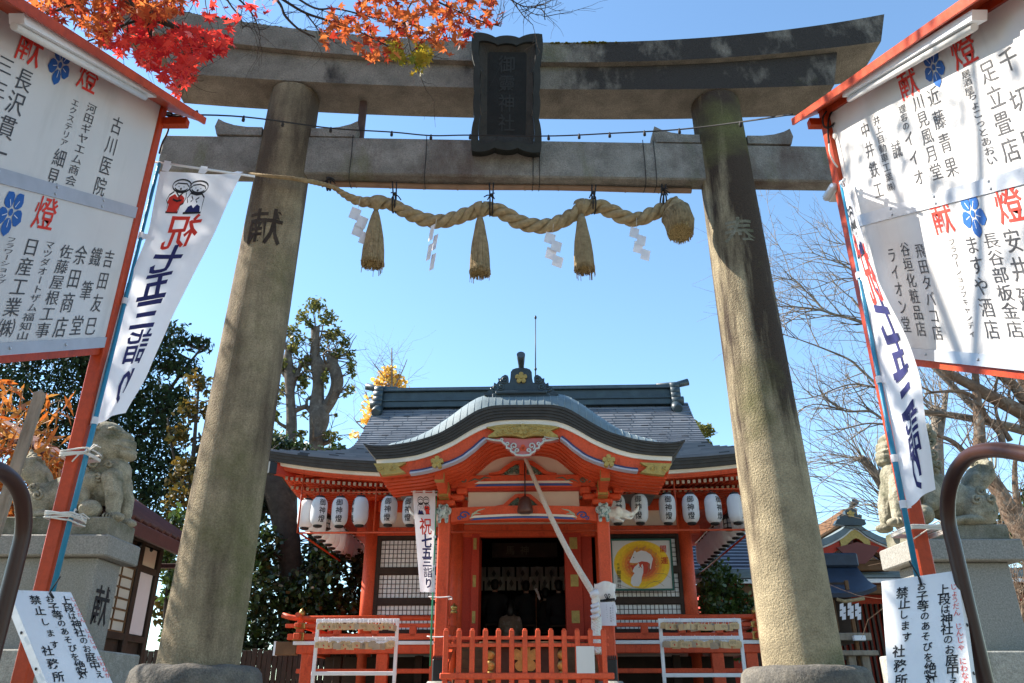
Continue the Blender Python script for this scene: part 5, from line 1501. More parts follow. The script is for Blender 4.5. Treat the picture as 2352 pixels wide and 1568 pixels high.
mb = MB(); mb.box((a.x + .03, 3.735, a.z - .038), (b.x - .05, 3.85, a.z - .03), .003); mb.build('lens', M['white'], fl)
# cable along the left sign
lc2 = thing('sign_cable', at(375, 300, Y=3.72), 'black cable tangle hanging from the eave of the shaded signboard', 'cable')
mb = MB(); mb.tube(smooth_curve([tuple(at(x, y, Y=3.74)) for x, y in ((372, 262), (384, 258), (396, 262), (388, 275), (386, 300), (372, 330), (366, 352))], 30), .006, n=5)
mb.tube(smooth_curve([tuple(at(x, y, Y=3.74)) for x, y in ((375, 262), (400, 268), (430, 262), (455, 255))], 12), .008, n=5); mb.build('cable', M['cord'], lc2)

# ================================================================ BANNERS
def kids(mb_l, mb_r, mb_n, c, sc, fn, mx=1):
    """line drawing of two children in festival dress"""
    T = lambda P: [(c[0] + mx * x * sc[0], c[1] + y * sc[1]) for x, y in P]
    w = sc[0] * .028
    for cx_, hair in ((-.38, 0), (.36, 1)):
        line_on(mb_l, T(ring(cx_, .52, .40, .42, 22)), w, fn, True)
        line_on(mb_l, T(ring(cx_, .46, .30, .27, 18, R(200), R(340))), w * .8, fn)
        line_on(mb_l, T([(cx_ - .3, .50), (cx_ - .2, .68), (cx_ + .2, .68), (cx_ + .3, .50)] if hair else [(cx_ - .33, .44), (cx_ - .25, .62), (cx_, .72), (cx_ + .25, .62), (cx_ + .33, .44)]), w * .8, fn)
        for ex in (-.1, .12): poly_on(mb_l, T(ring(cx_ + ex, .46, .022, .03, 8)), fn)
        line_on(mb_l, T(ring(cx_ + .01, .32, .035, .04, 8)), w * .6, fn, True)
    poly_on(mb_n, T([(-.80, -1.0), (-.72, -.62), (-.55, -.5), (-.42, -.72), (-.3, -.55), (-.16, -.66), (-.05, -1.0)]), fn)
    line_on(mb_l, T([(-.62, .12), (-.78, -.1), (-.80, -.4), (-.86, -.98), (0.0, -1.0)]), w, fn); line_on(mb_l, T([(-.62, .12), (-.4, .05), (-.12, .12), (-.02, -.2), (-.1, -.45)]), w, fn)
    line_on(mb_l, T([(-.55, -.1), (-.42, -.25), (-.52, -.4)]), w, fn); line_on(mb_l, T([(-.2, -.05), (-.3, -.25), (-.22, -.38)]), w, fn)
    poly_on(mb_r, T([(.10, -.2), (.28, -.02), (.42, -.2), (.56, -.02), (.78, -.22), (.82, -.5), (.74, -.6), (.78, -.98), (.30, -.98), (.22, -.6), (.1, -.5)]), fn)
    f2 = lambda u, v: fn(u, v, .0022)
    line_on(mb_l, T([(.08, .12), (.04, -.2), (.1, -.5), (.22, -.6), (.26, -.98), (.82, -.99), (.78, -.6), (.88, -.4), (.80, -.1), (.62, .12)]), w, fn)
    line_on(mb_l, T([(.2, .1), (.36, -.15), (.52, .1)]), w, f2); line_on(mb_l, T([(.2, -.35), (.4, -.42), (.6, -.34)]), w, f2)
    line_on(mb_l, T([(.36, -.15), (.3, -.35)]), w * .8, f2)
def banner(name, Ledge, Redge, pole_a, pole_b, pole_m, mirror, lbl, txt_v, fig, bar, ties, fr=W0, ripple=.02, tcol=None, nL=7, tsz=.46, seed=0, hstretch=1.):
    root = thing('festival_banner', pole_b, lbl, 'banner', 'seven five three festival banners')
    mb = MB(); mb.tube([pole_b, pole_b.lerp(pole_a, .33), pole_b.lerp(pole_a, .335), pole_b.lerp(pole_a, .66), pole_b.lerp(pole_a, .665), pole_a], [.0125, .0125, .011, .011, .009, .009], n=12); mb.build('pole', pole_m, root)
    NLs = smooth_curve([tuple(q) for q in Ledge], 61); NRs = smooth_curve([tuple(q) for q in Redge], 61)
    def P(u, v):
        vv = max(0, min(1, v)) * 60; i = min(59, int(vv)); t = vv - i
        a = Vector(NLs[i]).lerp(Vector(NLs[i + 1]), t); b = Vector(NRs[i]).lerp(Vector(NRs[i + 1]), t)
        q = a.lerp(b, u)
        d = (b - a).normalized(); dn = Vector(NLs[min(60, i + 2)]) - Vector(NLs[max(0, i - 2)]); dn.normalize()
        nn = d.cross(dn).normalized()
        if nn.dot(Vector((0, 0, EYE)) - q) < 0: nn = -nn
        q = q + nn * ripple * (math.sin(u * 7 + v * 5 + seed) * u * (.4 + v) + .6 * noise.noise(Vector((u * 2.5 + seed, v * 6, 1))) * (.3 + u))
        return q, nn
    mb = MB(); mb.grid(lambda u, v: P(u, v)[0], 24, 90); cloth = mb.build('cloth', M['cloth'], root, fix=False)
    hg = (Vector(NLs[0]) - Vector(NLs[60])).length; wd = (Vector(NRs[0]) - Vector(NLs[0])).length
    def fn(u, v, e=0.0):
        q, nn = P(u, v); return q + nn * (.0035 + e)
    mr_, ml_, mn_ = MB(), MB(), MB()
    mx = -1 if mirror else 1
    for ch, v, u in txt_v:
        f2 = lambda a, b: fn(a, v - b)
        put_glyph(mr_ if ch == '祝' else ml_, ch, u, 0, tsz * (1.1 if ch == '祝' else 1), tsz * wd / hg * hstretch * (1.15 if ch == '祝' else 1), f2, .012 if ch in '祝詣' else .03, 0, mx)
    ml2 = MB()
    kids(ml2, mr_, mn_, (fig[0], 0), (fig[2], fig[3]), lambda a, b, e=0: fn(a, fig[1] - b, e), mx)
    ml_.build('navy_lettering', M['navy'] if tcol is None else tcol, cloth, fix=False); mr_.build('red_print', M['red_ink'], cloth, fix=False); ml2.build('children_drawing', M['ink'], cloth, fix=False); mn_.build('navy_print', M['navy'], cloth, fix=False)
    mb = MB(); mb.tube([bar[0], bar[1]], .007, n=8); cbm = mb.build('crossbar', M['white_paint'], root)
    mb = MB()
    for t in (.06, .5, .93):
        q = fn(t, 0.0); c = bar[0].lerp(bar[1], lerp(bar[2], bar[3], t))
        d = (bar[1] - bar[0]).normalized() * .02
        for s_ in (-.012, .012):
            mb.add([q - d, q + d, c + d + Vector((0, s_, .012)), c - d + Vector((0, s_, .012))], [(0, 1, 2, 3)])
    mb.build('top_loop', M['cloth'], root, fix=False)
    mb = MB()
    for v in ties:
        q = Vector((NLs if (Vector(NLs[0]) - pole_a).length < (Vector(NRs[0]) - pole_a).length else NRs)[int(v * 60)]); ax = (pole_a - pole_b).normalized(); t = (q - pole_b).dot(ax); c = pole_b + ax * t
        q2 = P(.12 if (Vector(NLs[0]) - pole_a).length < (Vector(NRs[0]) - pole_a).length else .88, v)[0]
        mb.tube([c - ax * .018, c + ax * .018], .016, n=12, cap=False)
        mb.add([c - ax * .018, c + ax * .018, q2 + ax * .018, q2 - ax * .018], [(0, 1, 2, 3)])
    mb.build('pole_loop', M['cloth'], root, fix=False)
    return root
PA, PBm = at(366, 374, Y=3.70), at(117, 1372, Y=3.58)
Le = [at(x, y, Y=d) for x, y, d in ((368, 393, 3.69), (356, 450, 3.68), (341, 530, 3.67), (314, 600, 3.66), (289, 662, 3.65), (268, 735, 3.64), (251, 802, 3.63), (228, 885, 3.62), (206, 978, 3.61))]
Re = [at(x, y, Y=d) for x, y, d in ((556, 401, 3.72), (528, 460, 3.74), (500, 522, 3.76), (470, 580, 3.80), (440, 640, 3.84), (405, 715, 3.9), (372, 790, 3.95), (335, 876, 4.0), (286, 948, 4.0))]
tv = [('祝', .262, .50), ('七', .385, .45), ('五', .505, .44), ('三', .62, .45), ('詣', .745, .48), ('り', .885, .5)]
banner('l', Le, Re, PA, PBm, M['pole_blue'], True, 'white festival banner on a blue pole beside the shaded signboard, print seen from behind', tv, (.42, .11, .29, .076), (at(352, 371, Y=3.7), at(585, 405, Y=3.73), .1, .92), (.28, .55, .99), seed=1)
PA, PBm = at(1931, 416, Y=3.60), at(2108, 1330, Y=3.5)
Le = [at(x, y, Y=d) for x, y, d in ((1937, 432, 3.59), (1955, 530, 3.58), (1974, 620, 3.57), (1995, 720, 3.56), (2015, 820, 3.55), (2036, 920, 3.54), (2055, 1020, 3.53), (2070, 1100, 3.52), (2086, 1168, 3.51))]
Re = [at(x, y, Y=d) for x, y, d in ((1944, 424, 3.15), (1968, 500, 3.16), (2004, 600, 3.18), (2044, 690, 3.2), (2094, 790, 3.24), (2112, 850, 3.28), (2124, 950, 3.32), (2134, 1040, 3.36), (2144, 1122, 3.4))]
tv = [('祝', .275, .60), ('七', .40, .58), ('五', .52, .58), ('三', .645, .57), ('詣', .77, .62), ('り', .90, .58)]
banner('r', Le, Re, PA, PBm, M['pole_blue'], True, 'narrow rippled white festival banner on a blue pole in front of the sunlit signboard', tv, (.42, .14, .36, .075), (at(1930, 421, Y=3.61), at(1940, 412, Y=3.12), .05, .97), (.28, .57, .80, .99), seed=5, ripple=.014, tsz=.52)
def twine(name, c, r_, lbl, par=None):
    o_ = thing('twine_binding', c, lbl, 'twine')
    mb = MB()
    rg_ = np.random.default_rng(int(abs(c.x * 100 + c.z * 77)))
    for k in range(5):
        dz = rg_.uniform(-.016, .016); tl = rg_.uniform(-.012, .012)
        P = []
        for j in range(25):
            th = 2 * math.pi * j / 24
            s_ = max(abs(math.cos(th)), abs(math.sin(th)))
            P.append((c.x + r_[0] * math.cos(th) / s_ ** .9, c.y + r_[1] * math.sin(th) / s_ ** .9, c.z + dz + tl * math.cos(th)))
        mb.tube(P, .0045, n=5)
    for k in range(4):
        d = Vector(rg_.normal(size=3)) * .05; e = c + Vector((r_[0], -r_[1] * .9, 0))
        mb.tube([e, e + d * .6, e + d + Vector((0, 0, -.03))], .004, n=4)
    mb.build('cord', M['twine'], o_)
c = at(185, 1048, Y=3.62); twine('a', Vector((c.x - .0, 3.62, c.z)), (.062, .07), 'upper white twine binding of the blue banner pole on the shaded red post')
c = at(150, 1192, Y=3.62); twine('b', Vector((c.x - .0, 3.62, c.z)), (.062, .07), 'lower white twine binding of the blue banner pole on the shaded red post')
c = at(2107, 1220, Y=3.66); twine('c', Vector((c.x + .01, 3.66, c.z)), (.085, .11), 'white twine tying the blue banner pole to the sunlit red post')

# ================================================================ LEANING NOTICE BOARDS
def solve_board(p1, y1, ps_, p2, ratio):
    """a flat rectangle whose three seen corners match; its slant is set by the length to width ratio"""
    best = None
    a = at(*p1, Y=y1)
    for ys in np.arange(y1 - .7, y1 + .45, .01):
        s_ = at(*ps_, Y=ys) - a
        f = lambda Y: (at(*p2, Y=Y) - a).dot(s_)
        lo_, hi = y1 - 1.2, y1 + 1.5
        if f(lo_) * f(hi) > 0: continue
        for _ in range(50):
            m_ = (lo_ + hi) / 2
            if f(lo_) * f(m_) <= 0: hi = m_
            else: lo_ = m_
        w = at(*p2, Y=(lo_ + hi) / 2) - a
        if w.y < .02: continue
        e = abs(s_.length / w.length - ratio)
        if best is None or e < best[0]: best = (e, w, s_)
    return a, best[1], best[2].normalized(), best[2].length
NOTE = ['上段は神社のお庭中え', 'お子等のあそびを絶対', '禁止します']
def board(a, w, s_, flip, L_, lbl, cols, office, nail):
    """a: corner, w: along the top, s_: down the side; flip: corner a is the right one"""
    if flip: a = a + w; w = -w
    W = w.length; wx = w.normalized(); nn = wx.cross(s_).normalized()
    if nn.dot(Vector((0, 0, EYE)) - a) < 0: nn = -nn
    root = thing('notice_board', a + s_ * L_, lbl, 'notice board', 'leaning notice boards at the top of the stairs')
    fn = lambda u, v, d: a + wx * u * W + s_ * v + nn * d
    mb = MB(); mb.prism([(0, 0), (1, 0), (1, L_), (0, L_)], fn, -.034, 0)
    bd = mb.build('board', mat('board_paint', (.74, .74, .75), .6, .06, 5., .1, 40, .3, col2=(.45, .40, .33), thr=(.64, .74), c2scale=9), root)
    mi, mr_ = MB(), MB()
    for (u, v0, v1, s2), txt in zip(cols, NOTE):
        n = len(txt)
        for i, ch in enumerate(txt):
            hira = ord(ch) < 0x3100
            sc = s2 * (.98 if hira else 1.24)
            put_glyph(mi, ch, u + random.uniform(-.012, .012), lerp(v0, v1, (i + .5) / n), sc / W, -sc, lambda x, y: fn(x, y, .002), .015, .12)
        if txt is NOTE[0]:
            for i, ch in enumerate('じょうだん じんじゃ にわなか'):
                if ch != ' ': put_glyph(mr_, ch, u + .13, lerp(v0, v1, (i + .5) / 15), .026 / W, -.026, lambda x, y: fn(x, y, .002), .0)
    for i, ch in enumerate('社務所'):
        put_glyph(mi, ch, office[0], lerp(office[1], office[2], i / 2), office[3] * 1.24 / W, -office[3] * 1.24, lambda x, y: fn(x, y, .002), .015, .12)
    mi.build('brush_lettering', M['ink'], bd, fix=False); mr_.build('red_reading_marks', M['red_ink'], bd, fix=False)
    mb = MB()
    for v in np.arange(.2, L_, .17):
        q = fn(0 if not flip else 1, v, -.017) ; mb.tube([q - wx * .002 * (1 if not flip else -1), q + wx * .0 + (-wx if not flip else wx) * .004], .006, n=6)
    mb.build('nail', M['cord'], root)
    mb = MB(); q = fn(nail, .01, .004); mb.tube([q, q + s_ * .03 + wx * .005], .005, n=5); mb.tube([q, q + Vector((.0, .05, .07))], .003, n=4); mb.build('hanging_wire', M['cord'], root)
a, w, s_, LV = solve_board((20, 1354), 3.2, (107, 1568), (163, 1360), 1.62)
board(a, w, s_, False, LV + .3, 'white notice board with brush lettering, tilted beside the shaded red post', [(.84, LV * .06, LV * 1.0, w.length * .145), (.59, LV * .05, LV * .99, w.length * .145), (.35, LV * .05, LV * .68, w.length * .145)], (.2, LV * .68, LV * .95, w.length * .145), .62)
a, w, s_, LV = solve_board((2199, 1310), 3.0, (2233, 1568), (2024, 1335), 1.42)
board(a, w, s_, True, LV + .3, 'white notice board with brush lettering, upright beside the sunlit red post', [(.80, LV * .12, LV * 1.03, w.length * .125), (.53, LV * .06, LV * 1.0, w.length * .125), (.28, LV * .09, LV * .62, w.length * .135)], (.17, LV * .69, LV * .95, w.length * .135), .52)

# ================================================================ HANDRAILS, STAKE
def handrail(sx_, prof, lbl):
    root = thing('handrail', (sx_, prof[0][0], 0), lbl, 'handrail', 'brown pipe handrails of the stairs')
    mb = MB(); pts = smooth_curve([(sx_, y, z) for y, z in prof], 70); mb.tube(pts, .027, n=18)
    e = Vector(pts[-1]); mb.build('pipe', M['pipe'], root)
    mb = MB(); mb.tube([(sx_, 1.2, LOW + .3), (sx_, 1.2, prof[-1][1] - (prof[-1][0] - 1.2) * .5 - .02)], .024, n=12); mb.build('post', M['pipe'], root)
handrail(1.66, [(2.995, -.02), (2.995, .3), (2.995, .6), (2.99, .74), (2.93, .84), (2.82, .90), (2.68, .905), (2.46, .83), (1.9, .55), (1.0, .10), (.2, -.3)], 'brown pipe handrail in front of the sunlit signboard')
handrail(-1.72, [(2.79, -.07), (2.79, .3), (2.79, .54), (2.78, .66), (2.72, .755), (2.62, .80), (2.5, .795), (2.3, .70), (1.8, .46), (1.0, .06), (.2, -.34)], 'brown pipe handrail in front of the shaded signboard')
sk = thing('wooden_stake', at(10, 1170, Y=4.4), 'weathered square timber stake leaning behind the shaded signboard', 'stake')
a, b = at(-60, 1370, Y=4.35), at(92, 905, Y=4.5)
mb = MB(); mb.beam(a, b, .055, .055, up=(.3, -1, 0)); mb.tube([b, b + (b - a).normalized() * .03], [.034, .006], n=4, smooth=False); mb.build('timber', M['wood'], sk)

# ================================================================ KOMAINU AND PEDESTALS
def komainu(px, py, Y, mirror, scale, open_mouth, lbl):
    base = at(px, py, Y=Y); k = .00103 * scale
    def C(x, z, y=0): return base + Vector((mirror * (x - 680 - .235 * (1290 - z)) * k, y * scale, (1290 - z) * k))
    E = lambda x, z, rx, rz, ry, y=0: ('e', C(x, z, y), (rx * k, ry * scale, rz * k))
    sh = [E(1000, 900, 190, 230, .17), E(1090, 830, 130, 150, .15), E(760, 980, 240, 190, .17), E(430, 1100, 195, 190, .19), E(620, 1040, 230, 190, .18),
          ('t', [C(1090, 900, -.11), C(1120, 1060, -.13), C(1105, 1200, -.13)], [.105 * scale, .08 * scale, .066 * scale]), E(1130, 1262, 85, 42, .07, -.14),
          ('t', [C(1080, 900, .11), C(1110, 1060, .13), C(1100, 1200, .13)], [.105 * scale, .08 * scale, .066 * scale]), E(1120, 1262, 80, 42, .07, .14),
          ('t', [C(900, 930, -.14), C(830, 1020, -.17), C(850, 1110, -.19)], [.11 * scale, .09 * scale, .07 * scale]), E(930, 1205, 98, 90, .10, -.19),
          E(400, 1140, 150, 160, .10, -.14), E(400, 1140, 150, 160, .10, .14), E(520, 1250, 150, 45, .09, -.16), E(520, 1250, 150, 45, .09, .16), E(640, 1262, 70, 36, .06, -.17),
          E(1010, 560, 215, 205, .20), E(990, 455, 185, 140, .18), E(1110, 600, 135, 120, .14), E(930, 640, 170, 160, .19),
          E(1150, 470, 100, 58, .15), E(1195, 555, 80, 55, .12), E(1245, 535, 36, 32, .06), E(1175, 645, 100, 62, .115), E(1215, 600, 60, 20, .12),
          E(1140, 470, 40, 34, .04, -.10), E(1140, 470, 40, 34, .04, .10), E(1120, 430, 80, 28, .13),
          E(900, 420, 60, 50, .06, -.14), E(900, 420, 60, 50, .06, .14)]
    if open_mouth: sh += [E(1180, 690, 85, 32, .09)]
    rg_ = np.random.default_rng(4)
    for i in range(26):
        a_ = i * 2.4; x = 880 + 105 * math.cos(a_) * rg_.uniform(.4, 1.1); z = 600 + 190 * math.sin(a_) * rg_.uniform(.4, 1.1)
        sh.append(E(x, z, 44, 44, .045, rg_.choice([-.15, .15]) * rg_.uniform(.8, 1.1)))
    for i in range(7):
        x = lerp(850, 640, i / 6); sh.append(E(x, lerp(740, 880, i / 6), 55, 40, .06, rg_.uniform(-.08, .08)))
    root = thing('guardian_lion_dog', base, lbl, 'statue', 'stone guardian lion dogs')
    # tail: upright flame of ribs
    for i in range(7):
        y = lerp(-.11, .11, i / 6); c = 1 - abs(i - 3) / 5
        sh.append(('t', [C(380, 960, y * .6), C(300, 830, y), C(lerp(262, 310, abs(i - 3) / 3), lerp(730, 760, 0), y), C(285 + 26 * abs(i - 3), lerp(600, 690, abs(i - 3) / 3), y * .6)], [.05 * scale, .062 * scale, .05 * scale, .018 * scale]))
        sh.append(('t', [C(430, 960, y * .5), C(400, 830, y * .8), C(375, 740, y * .7)], [.05 * scale, .045 * scale, .02 * scale]))
    vs, fs = blob_mesh(sh, .0095, 1)
    V = []
    for v in vs:
        n_ = noise.noise(Vector(v) * 16) * .007 + noise.noise(Vector(v) * 40) * .003
        V.append((v[0] + n_, v[1] + n_, v[2] + n_ * .5))
    mb = MB(); mb.add(V, fs, True); bdy = mb.build('carved_body', M['komainu_stone'], root)
    # carved relief lines: mane curls, eyes, tail ribs, fetlock tufts
    mb = MB()
    def curl(x, z, r_, y, t0=0., n=18, wd=.015):
        mb.tube([C(x + r_ * (1 - t * .85) * math.cos(t * 8 + t0), z + r_ * (1 - t * .85) * math.sin(t * 8 + t0), y - .02 * t) for t in [q / n for q in range(n + 1)]], wd * scale, n=5)
    for x, z, r_, y in ((1000, 400, 44, -.19), (940, 480, 46, -.22), (1010, 720, 44, -.2), (905, 850, 46, -.2), (1090, 780, 38, -.16), (1000, 900, 40, -.18), (470, 1080, 44, -.22), (880, 560, 46, -.20), (850, 670, 48, -.19), (930, 690, 40, -.21), (800, 760, 40, -.18), (960, 780, 44, -.2), (860, 470, 40, -.17), (420, 1000, 44, -.2), (360, 1080, 40, -.23), (330, 1190, 36, -.2)):
        curl(x, z, r_, y, x)
    for sgy in (-1,):
        mb.tube([C(1085, 505, -.165), C(1130, 490, -.155), C(1180, 505, -.13)], .017 * scale, n=5)
        mb.tube([C(1070, 440, -.15), C(1130, 415, -.14), C(1190, 450, -.11)], .018 * scale, n=5)
        mb.tube([C(1050, 640, -.15), C(1100, 590, -.155), C(1180, 575, -.125), C(1240, 610, -.07)], .013 * scale, n=5)
        for q in range(5): mb.tube([C(740 + q * 22, 1000 + q * 28, -.22), C(770 + q * 20, 1010 + q * 26, -.245), C(800 + q * 18, 1000 + q * 28, -.235)], .008 * scale, n=4)
    for i in range(6):
        y = lerp(-.13, .0, i / 5); mb.tube([C(360, 900, y), C(280 + 12 * i, 780, y - .05), C(268 + 24 * i, 690, y - .04), C(290 + 22 * i, 640 + i * 14, y - .02)], .009 * scale, n=4)
    for q in (-1, 0, 1, 2): mb.tube([C(1080 + q * 30, 1292, -.21), C(1085 + q * 30, 1255, -.215), C(1090 + q * 30, 1235, -.19)], .01 * scale, n=4)
    mb.build('carved_relief', M['komainu_stone'], bdy)
    return base
bL = komainu(168, 1202, 7.45, 1, 1.0, False, 'mossy stone lion dog, mouth closed, paw on a ball, behind the red post')
bR = komainu(2160, 1214, 7.35, -1, 1.02, True, 'pale stone lion dog with open mouth, behind the narrow banner')
def pedestal(side, xi, yf, zt, zs0, zsh, zp_, W, D, lbl, kanji):
    """xi: inner x of the big slab"""
    root = thing('statue_pedestal', (xi + side * W / 2, yf + D / 2, 0), lbl, 'pedestal', 'stone pedestals of the lion dogs')
    X = lambda a: xi + side * a
    def bx(name, a0, a1, y0, y1, z0, z1, m, ch=.012):
        mb = MB(); mb.box((X(a0), y0, z0), (X(a1), y1, z1), ch); return mb.build(name, m, root)
    bx('plinth', .06, W - .06, yf + .06, yf + D - .06, zs0, zt, M['lichen_stone'])
    bx('cap_slab', 0, W, yf, yf + D, zsh, zs0 - .002, M['granite'])
    sf = bx('shaft', .11, W - .11, yf + .10, yf + D - .10, zp_, zsh - .002, M['granite'])
    bx('footing', -.12, W + .2, yf - .12, yf + D + .15, -.05, zp_ - .002, M['old_granite'])
    if kanji:
        mb = MB(); zc = lerp(zp_, zsh, .50)
        put_glyph(mb, kanji, 0, 0, .30, .36, lambda u, v: (X(.107), yf + D / 2 + (u if side < 0 else -u), zc + v), .012)
        mb.build('carved_character', M['ink'], sf, fix=False)
YP = 7.1
c1 = at(252, 1226, Y=YP); zsl = c1.z; zsb = at(250, 1275, Y=YP).z; zpl = at(252, 1490, Y=YP - .1).z
pedestal(-1, c1.x, YP, bL.z + .004, zsl, zsb, zpl, 1.35, .66, 'granite pedestal carved with a dark character, under the mossy lion dog', '献')
c2 = at(2090, 1236, Y=YP)
pedestal(1, c2.x, YP, bR.z + .004, c2.z, at(2095, 1286, Y=YP).z, at(2200, 1494, Y=YP - .1).z, 1.0, .66, 'granite pedestal with a sunlit side, under the pale lion dog', None)

# ================================================================ LANTERNS
def ch_tree(root, label, loc, rz, scale=None):
    r = root.copy(); COL.objects.link(r); r.location = loc; r.rotation_euler = (random.uniform(-.035, .035), random.uniform(-.03, .03), rz); r['label'] = label
    for c0 in list(root.children):
        c = c0.copy(); COL.objects.link(c); c.parent = r
        for d0 in list(c0.children):
            d = d0.copy(); COL.objects.link(d); d.parent = c
    return r
YLN = 1.5
lt = S(1200, 1136, YLN).z; lbm = S(1200, 1206, YLN).z
LH = lt - lbm; LR = .145
lan = thing('paper_lantern', (0, 0, 0), 'x', 'lantern', 'white paper lanterns hung along the eaves')
mb = MB()
prof = []
for k in range(41):
    t = k / 40; z = lerp(.05 * LH, .95 * LH, t)
    e = abs(2 * t - 1)
    prof.append((LR * (1 - .42 * e ** 4.5) * (1 + (.010 if k % 2 else -.006)), z - LH))
mb.lathe((0, 0, 0), prof, 28)
body = mb.build('paper_body', M['lantern'], lan)
mb = MB(); mb.lathe((0, 0, 0), [(.055, -.05 * LH - .012), (.075, -.05 * LH), (.078, .005), (.05, .012)], 20); mb.tube([(-.03, 0, .01), (-.02, 0, .05), (0, 0, .07), (.02, 0, .05), (.03, 0, .01)], .005, n=5); mb.build('top_cap', M['black'], lan)
mb = MB(); mb.lathe((0, 0, 0), [(.05, -LH - .012), (.078, -LH), (.078, -.95 * LH + .012), (.05, -.95 * LH + .02)], 20); mb.build('bottom_cap', M['black'], lan)
mb = MB()
def lfn(u, v):
    t = (v + LH) / LH; e = abs(2 * (t - .05) / .9 - 1); r_ = LR * (1 - .42 * min(1, e) ** 4.5) + .004; th = u / LR
    return (r_ * math.sin(th), -r_ * math.cos(th), v)
for i, ch in enumerate('御神燈'): put_glyph(mb, ch, 0, -LH * (.235 + .265 * i), .125, .13, lfn, .010)
mb.build('black_lettering', M['ink'], body, fix=False)
fro = [(733, 40, 'first', 'left'), (780, 8, 'second', 'left'), (827, -62, 'third', 'left'), (894, 0, 'fourth', 'left'), (943, -12, 'fifth', 'left'), (1418, 8, 'sixth', 'right'), (1470, -16, 'fifth', 'right'), (1534, 0, 'fourth', 'right'), (1587, -9, 'third', 'right'), (1638, 36, 'second', 'right'), (1690, 52, 'first', 'right')]
for i, (px, rot, nth, sd) in enumerate(fro):
    q = S(px, 1170, YLN); lb = 'white paper lantern, %s from the %s corner of the front eave row' % (nth, sd)
    if i == 0: lan.location = FS.w(q.x, YLN, lt); lan.rotation_euler = (0, 0, -R(2.14) + R(rot)); lan['label'] = lb
    else: ch_tree(lan, lb, FS.w(q.x, YLN, lt + random.uniform(-.012, .006)), -R(2.14) + R(rot))
LX0, LX1 = S(699, 1170, YLN).x, S(1724, 1170, YLN).x
for sd, X in (('left', LX0), ('right', LX1)):
    for k in range(12):
        y = YLN + .15 + k * .40
        ch_tree(lan, 'white paper lantern in the receding row under the %s side eave' % sd, FS.w(X, y, lt - .01), -R(2.14) + (R(-90) if sd == 'left' else R(90)) + random.uniform(-.3, .3))
lf = thing('lantern_frame', FS.w(0, YLN, lbm), 'slender red pipe frame carrying the paper lanterns along three eaves', 'frame')
mb = MB(FS); zf0 = S(1200, 1220, YLN).z; zf1 = lt + .07
F0, F1 = S(688, 1220, YLN).x, S(1730, 1220, YLN).x
mb.tube([(F0, YLN, zf0), (F1, YLN, zf0)], .018, n=8); mb.build('front_bar', M['red_old'], lf)
mb = MB(FS); mb.tube([(F0, YLN, zf1), (F1, YLN, zf1)], .014, n=8); mb.build('top_bar', M['red_old'], lf)
for X in (F0, F1):
    for z in (zf0, zf1):
        mb = MB(FS); mb.tube([(X, YLN, z), (X, YLN + 5.2, z)], .018, n=8); mb.build('side_bar', M['red_old'], lf)
for px in (688, 861, 1040, 1366, 1554, 1730):
    x = S(px, 1180, YLN).x
    mb = MB(FS); mb.tube([(x, YLN, zf0), (x, YLN, zf1 + .35)], .016, n=8); mb.build('hanger', M['red_old'], lf)
for px, lb in ((747, 'small black metal hanging lantern behind the left eave row'), (1673, 'small black metal hanging lantern behind the right eave row')):
    q = S(px, 1190, 2.6); o_ = thing('metal_lantern', FS.w(q.x, 2.6, q.z), lb, 'lantern', 'black metal hanging lanterns')
    mb = MB(FS); c = (q.x, 2.6, q.z)
    mb.lathe(c, [(.01, .12), (.03, .10), (.16, .02), (.17, 0), (.12, -.01)], 6, smooth=False); mb.tube([(q.x, 2.6, q.z + .1), (q.x, 2.6, q.z + .5)], .006, n=5); mb.build('cap', M['black'], o_)
    mb = MB(FS); [mb.beam((q.x + .10 * math.cos(a), 2.6 + .10 * math.sin(a), q.z - .20), (q.x + .10 * math.cos(a), 2.6 + .10 * math.sin(a), q.z), .014, .014) for a in [k * math.pi / 3 for k in range(6)]]; mb.lathe((q.x, 2.6, q.z - .23), [(.09, 0), (.13, .02), (.13, .04)], 6, smooth=False); mb.lathe((q.x, 2.6, q.z - .11), [(.105, 0), (.108, .012)], 6, smooth=False); mb.build('cage', M['black'], o_)
    mb = MB(FS); mb.lathe((q.x, 2.6, q.z - .19), [(.075, 0), (.08, .17)], 12); mb.build('glass', M['lantern'], o_)

# ================================================================ FENCE, OFFERING BOX, BELL, ROPE
YFN = -.95
fe = thing('low_fence', FS.w(0, YFN, 0), 'low vermilion picket fence in front of the porch steps', 'fence')
ff = lambda px, py: S(px, py, YFN - .03)
xa, xb = ff(1017, 1500).x, ff(1400, 1500).x
for k in range(13):
    px = 1023 + 30.42 * k; x = ff(px, 1500).x
    mb = MB(FS); zt2 = ff(px, 1443).z; mb.box((x - .034, YFN - .034, .30), (x + .034, YFN + .034, zt2 - .02), .006); mb.lathe((x, YFN, zt2 - .02), [(.042, 0), (.036, .012), (.01, .022)], 4, smooth=False) if False else mb.box((x - .026, YFN - .026, zt2 - .022), (x + .026, YFN + .026, zt2), .01)
    mb.build('picket', M['red'], fe)
for y0, y1 in ((1460, 1468), (1477, 1485)):
    mb = MB(FS); mb.box((xa, YFN - .016, ff(1200, y1).z), (xb, YFN + .022, ff(1200, y0).z), .004); mb.build('rail', M['red'], fe)
mb = MB(FS); mb.box((xa - .03, YFN - .06, ff(1200, 1560).z), (xb + .05, YFN + .06, ff(1200, 1545).z), .012); mb.build('base_rail', M['red'], fe)
for px in (1057, 1203, 1348):
    x = ff(px, 1560).x; mb = MB(FS); mb.box((x - .07, YFN - .07, -.02), (x + .07, YFN + .07, ff(1200, 1560).z), .01); mb.build('foot', M['red'], fe)
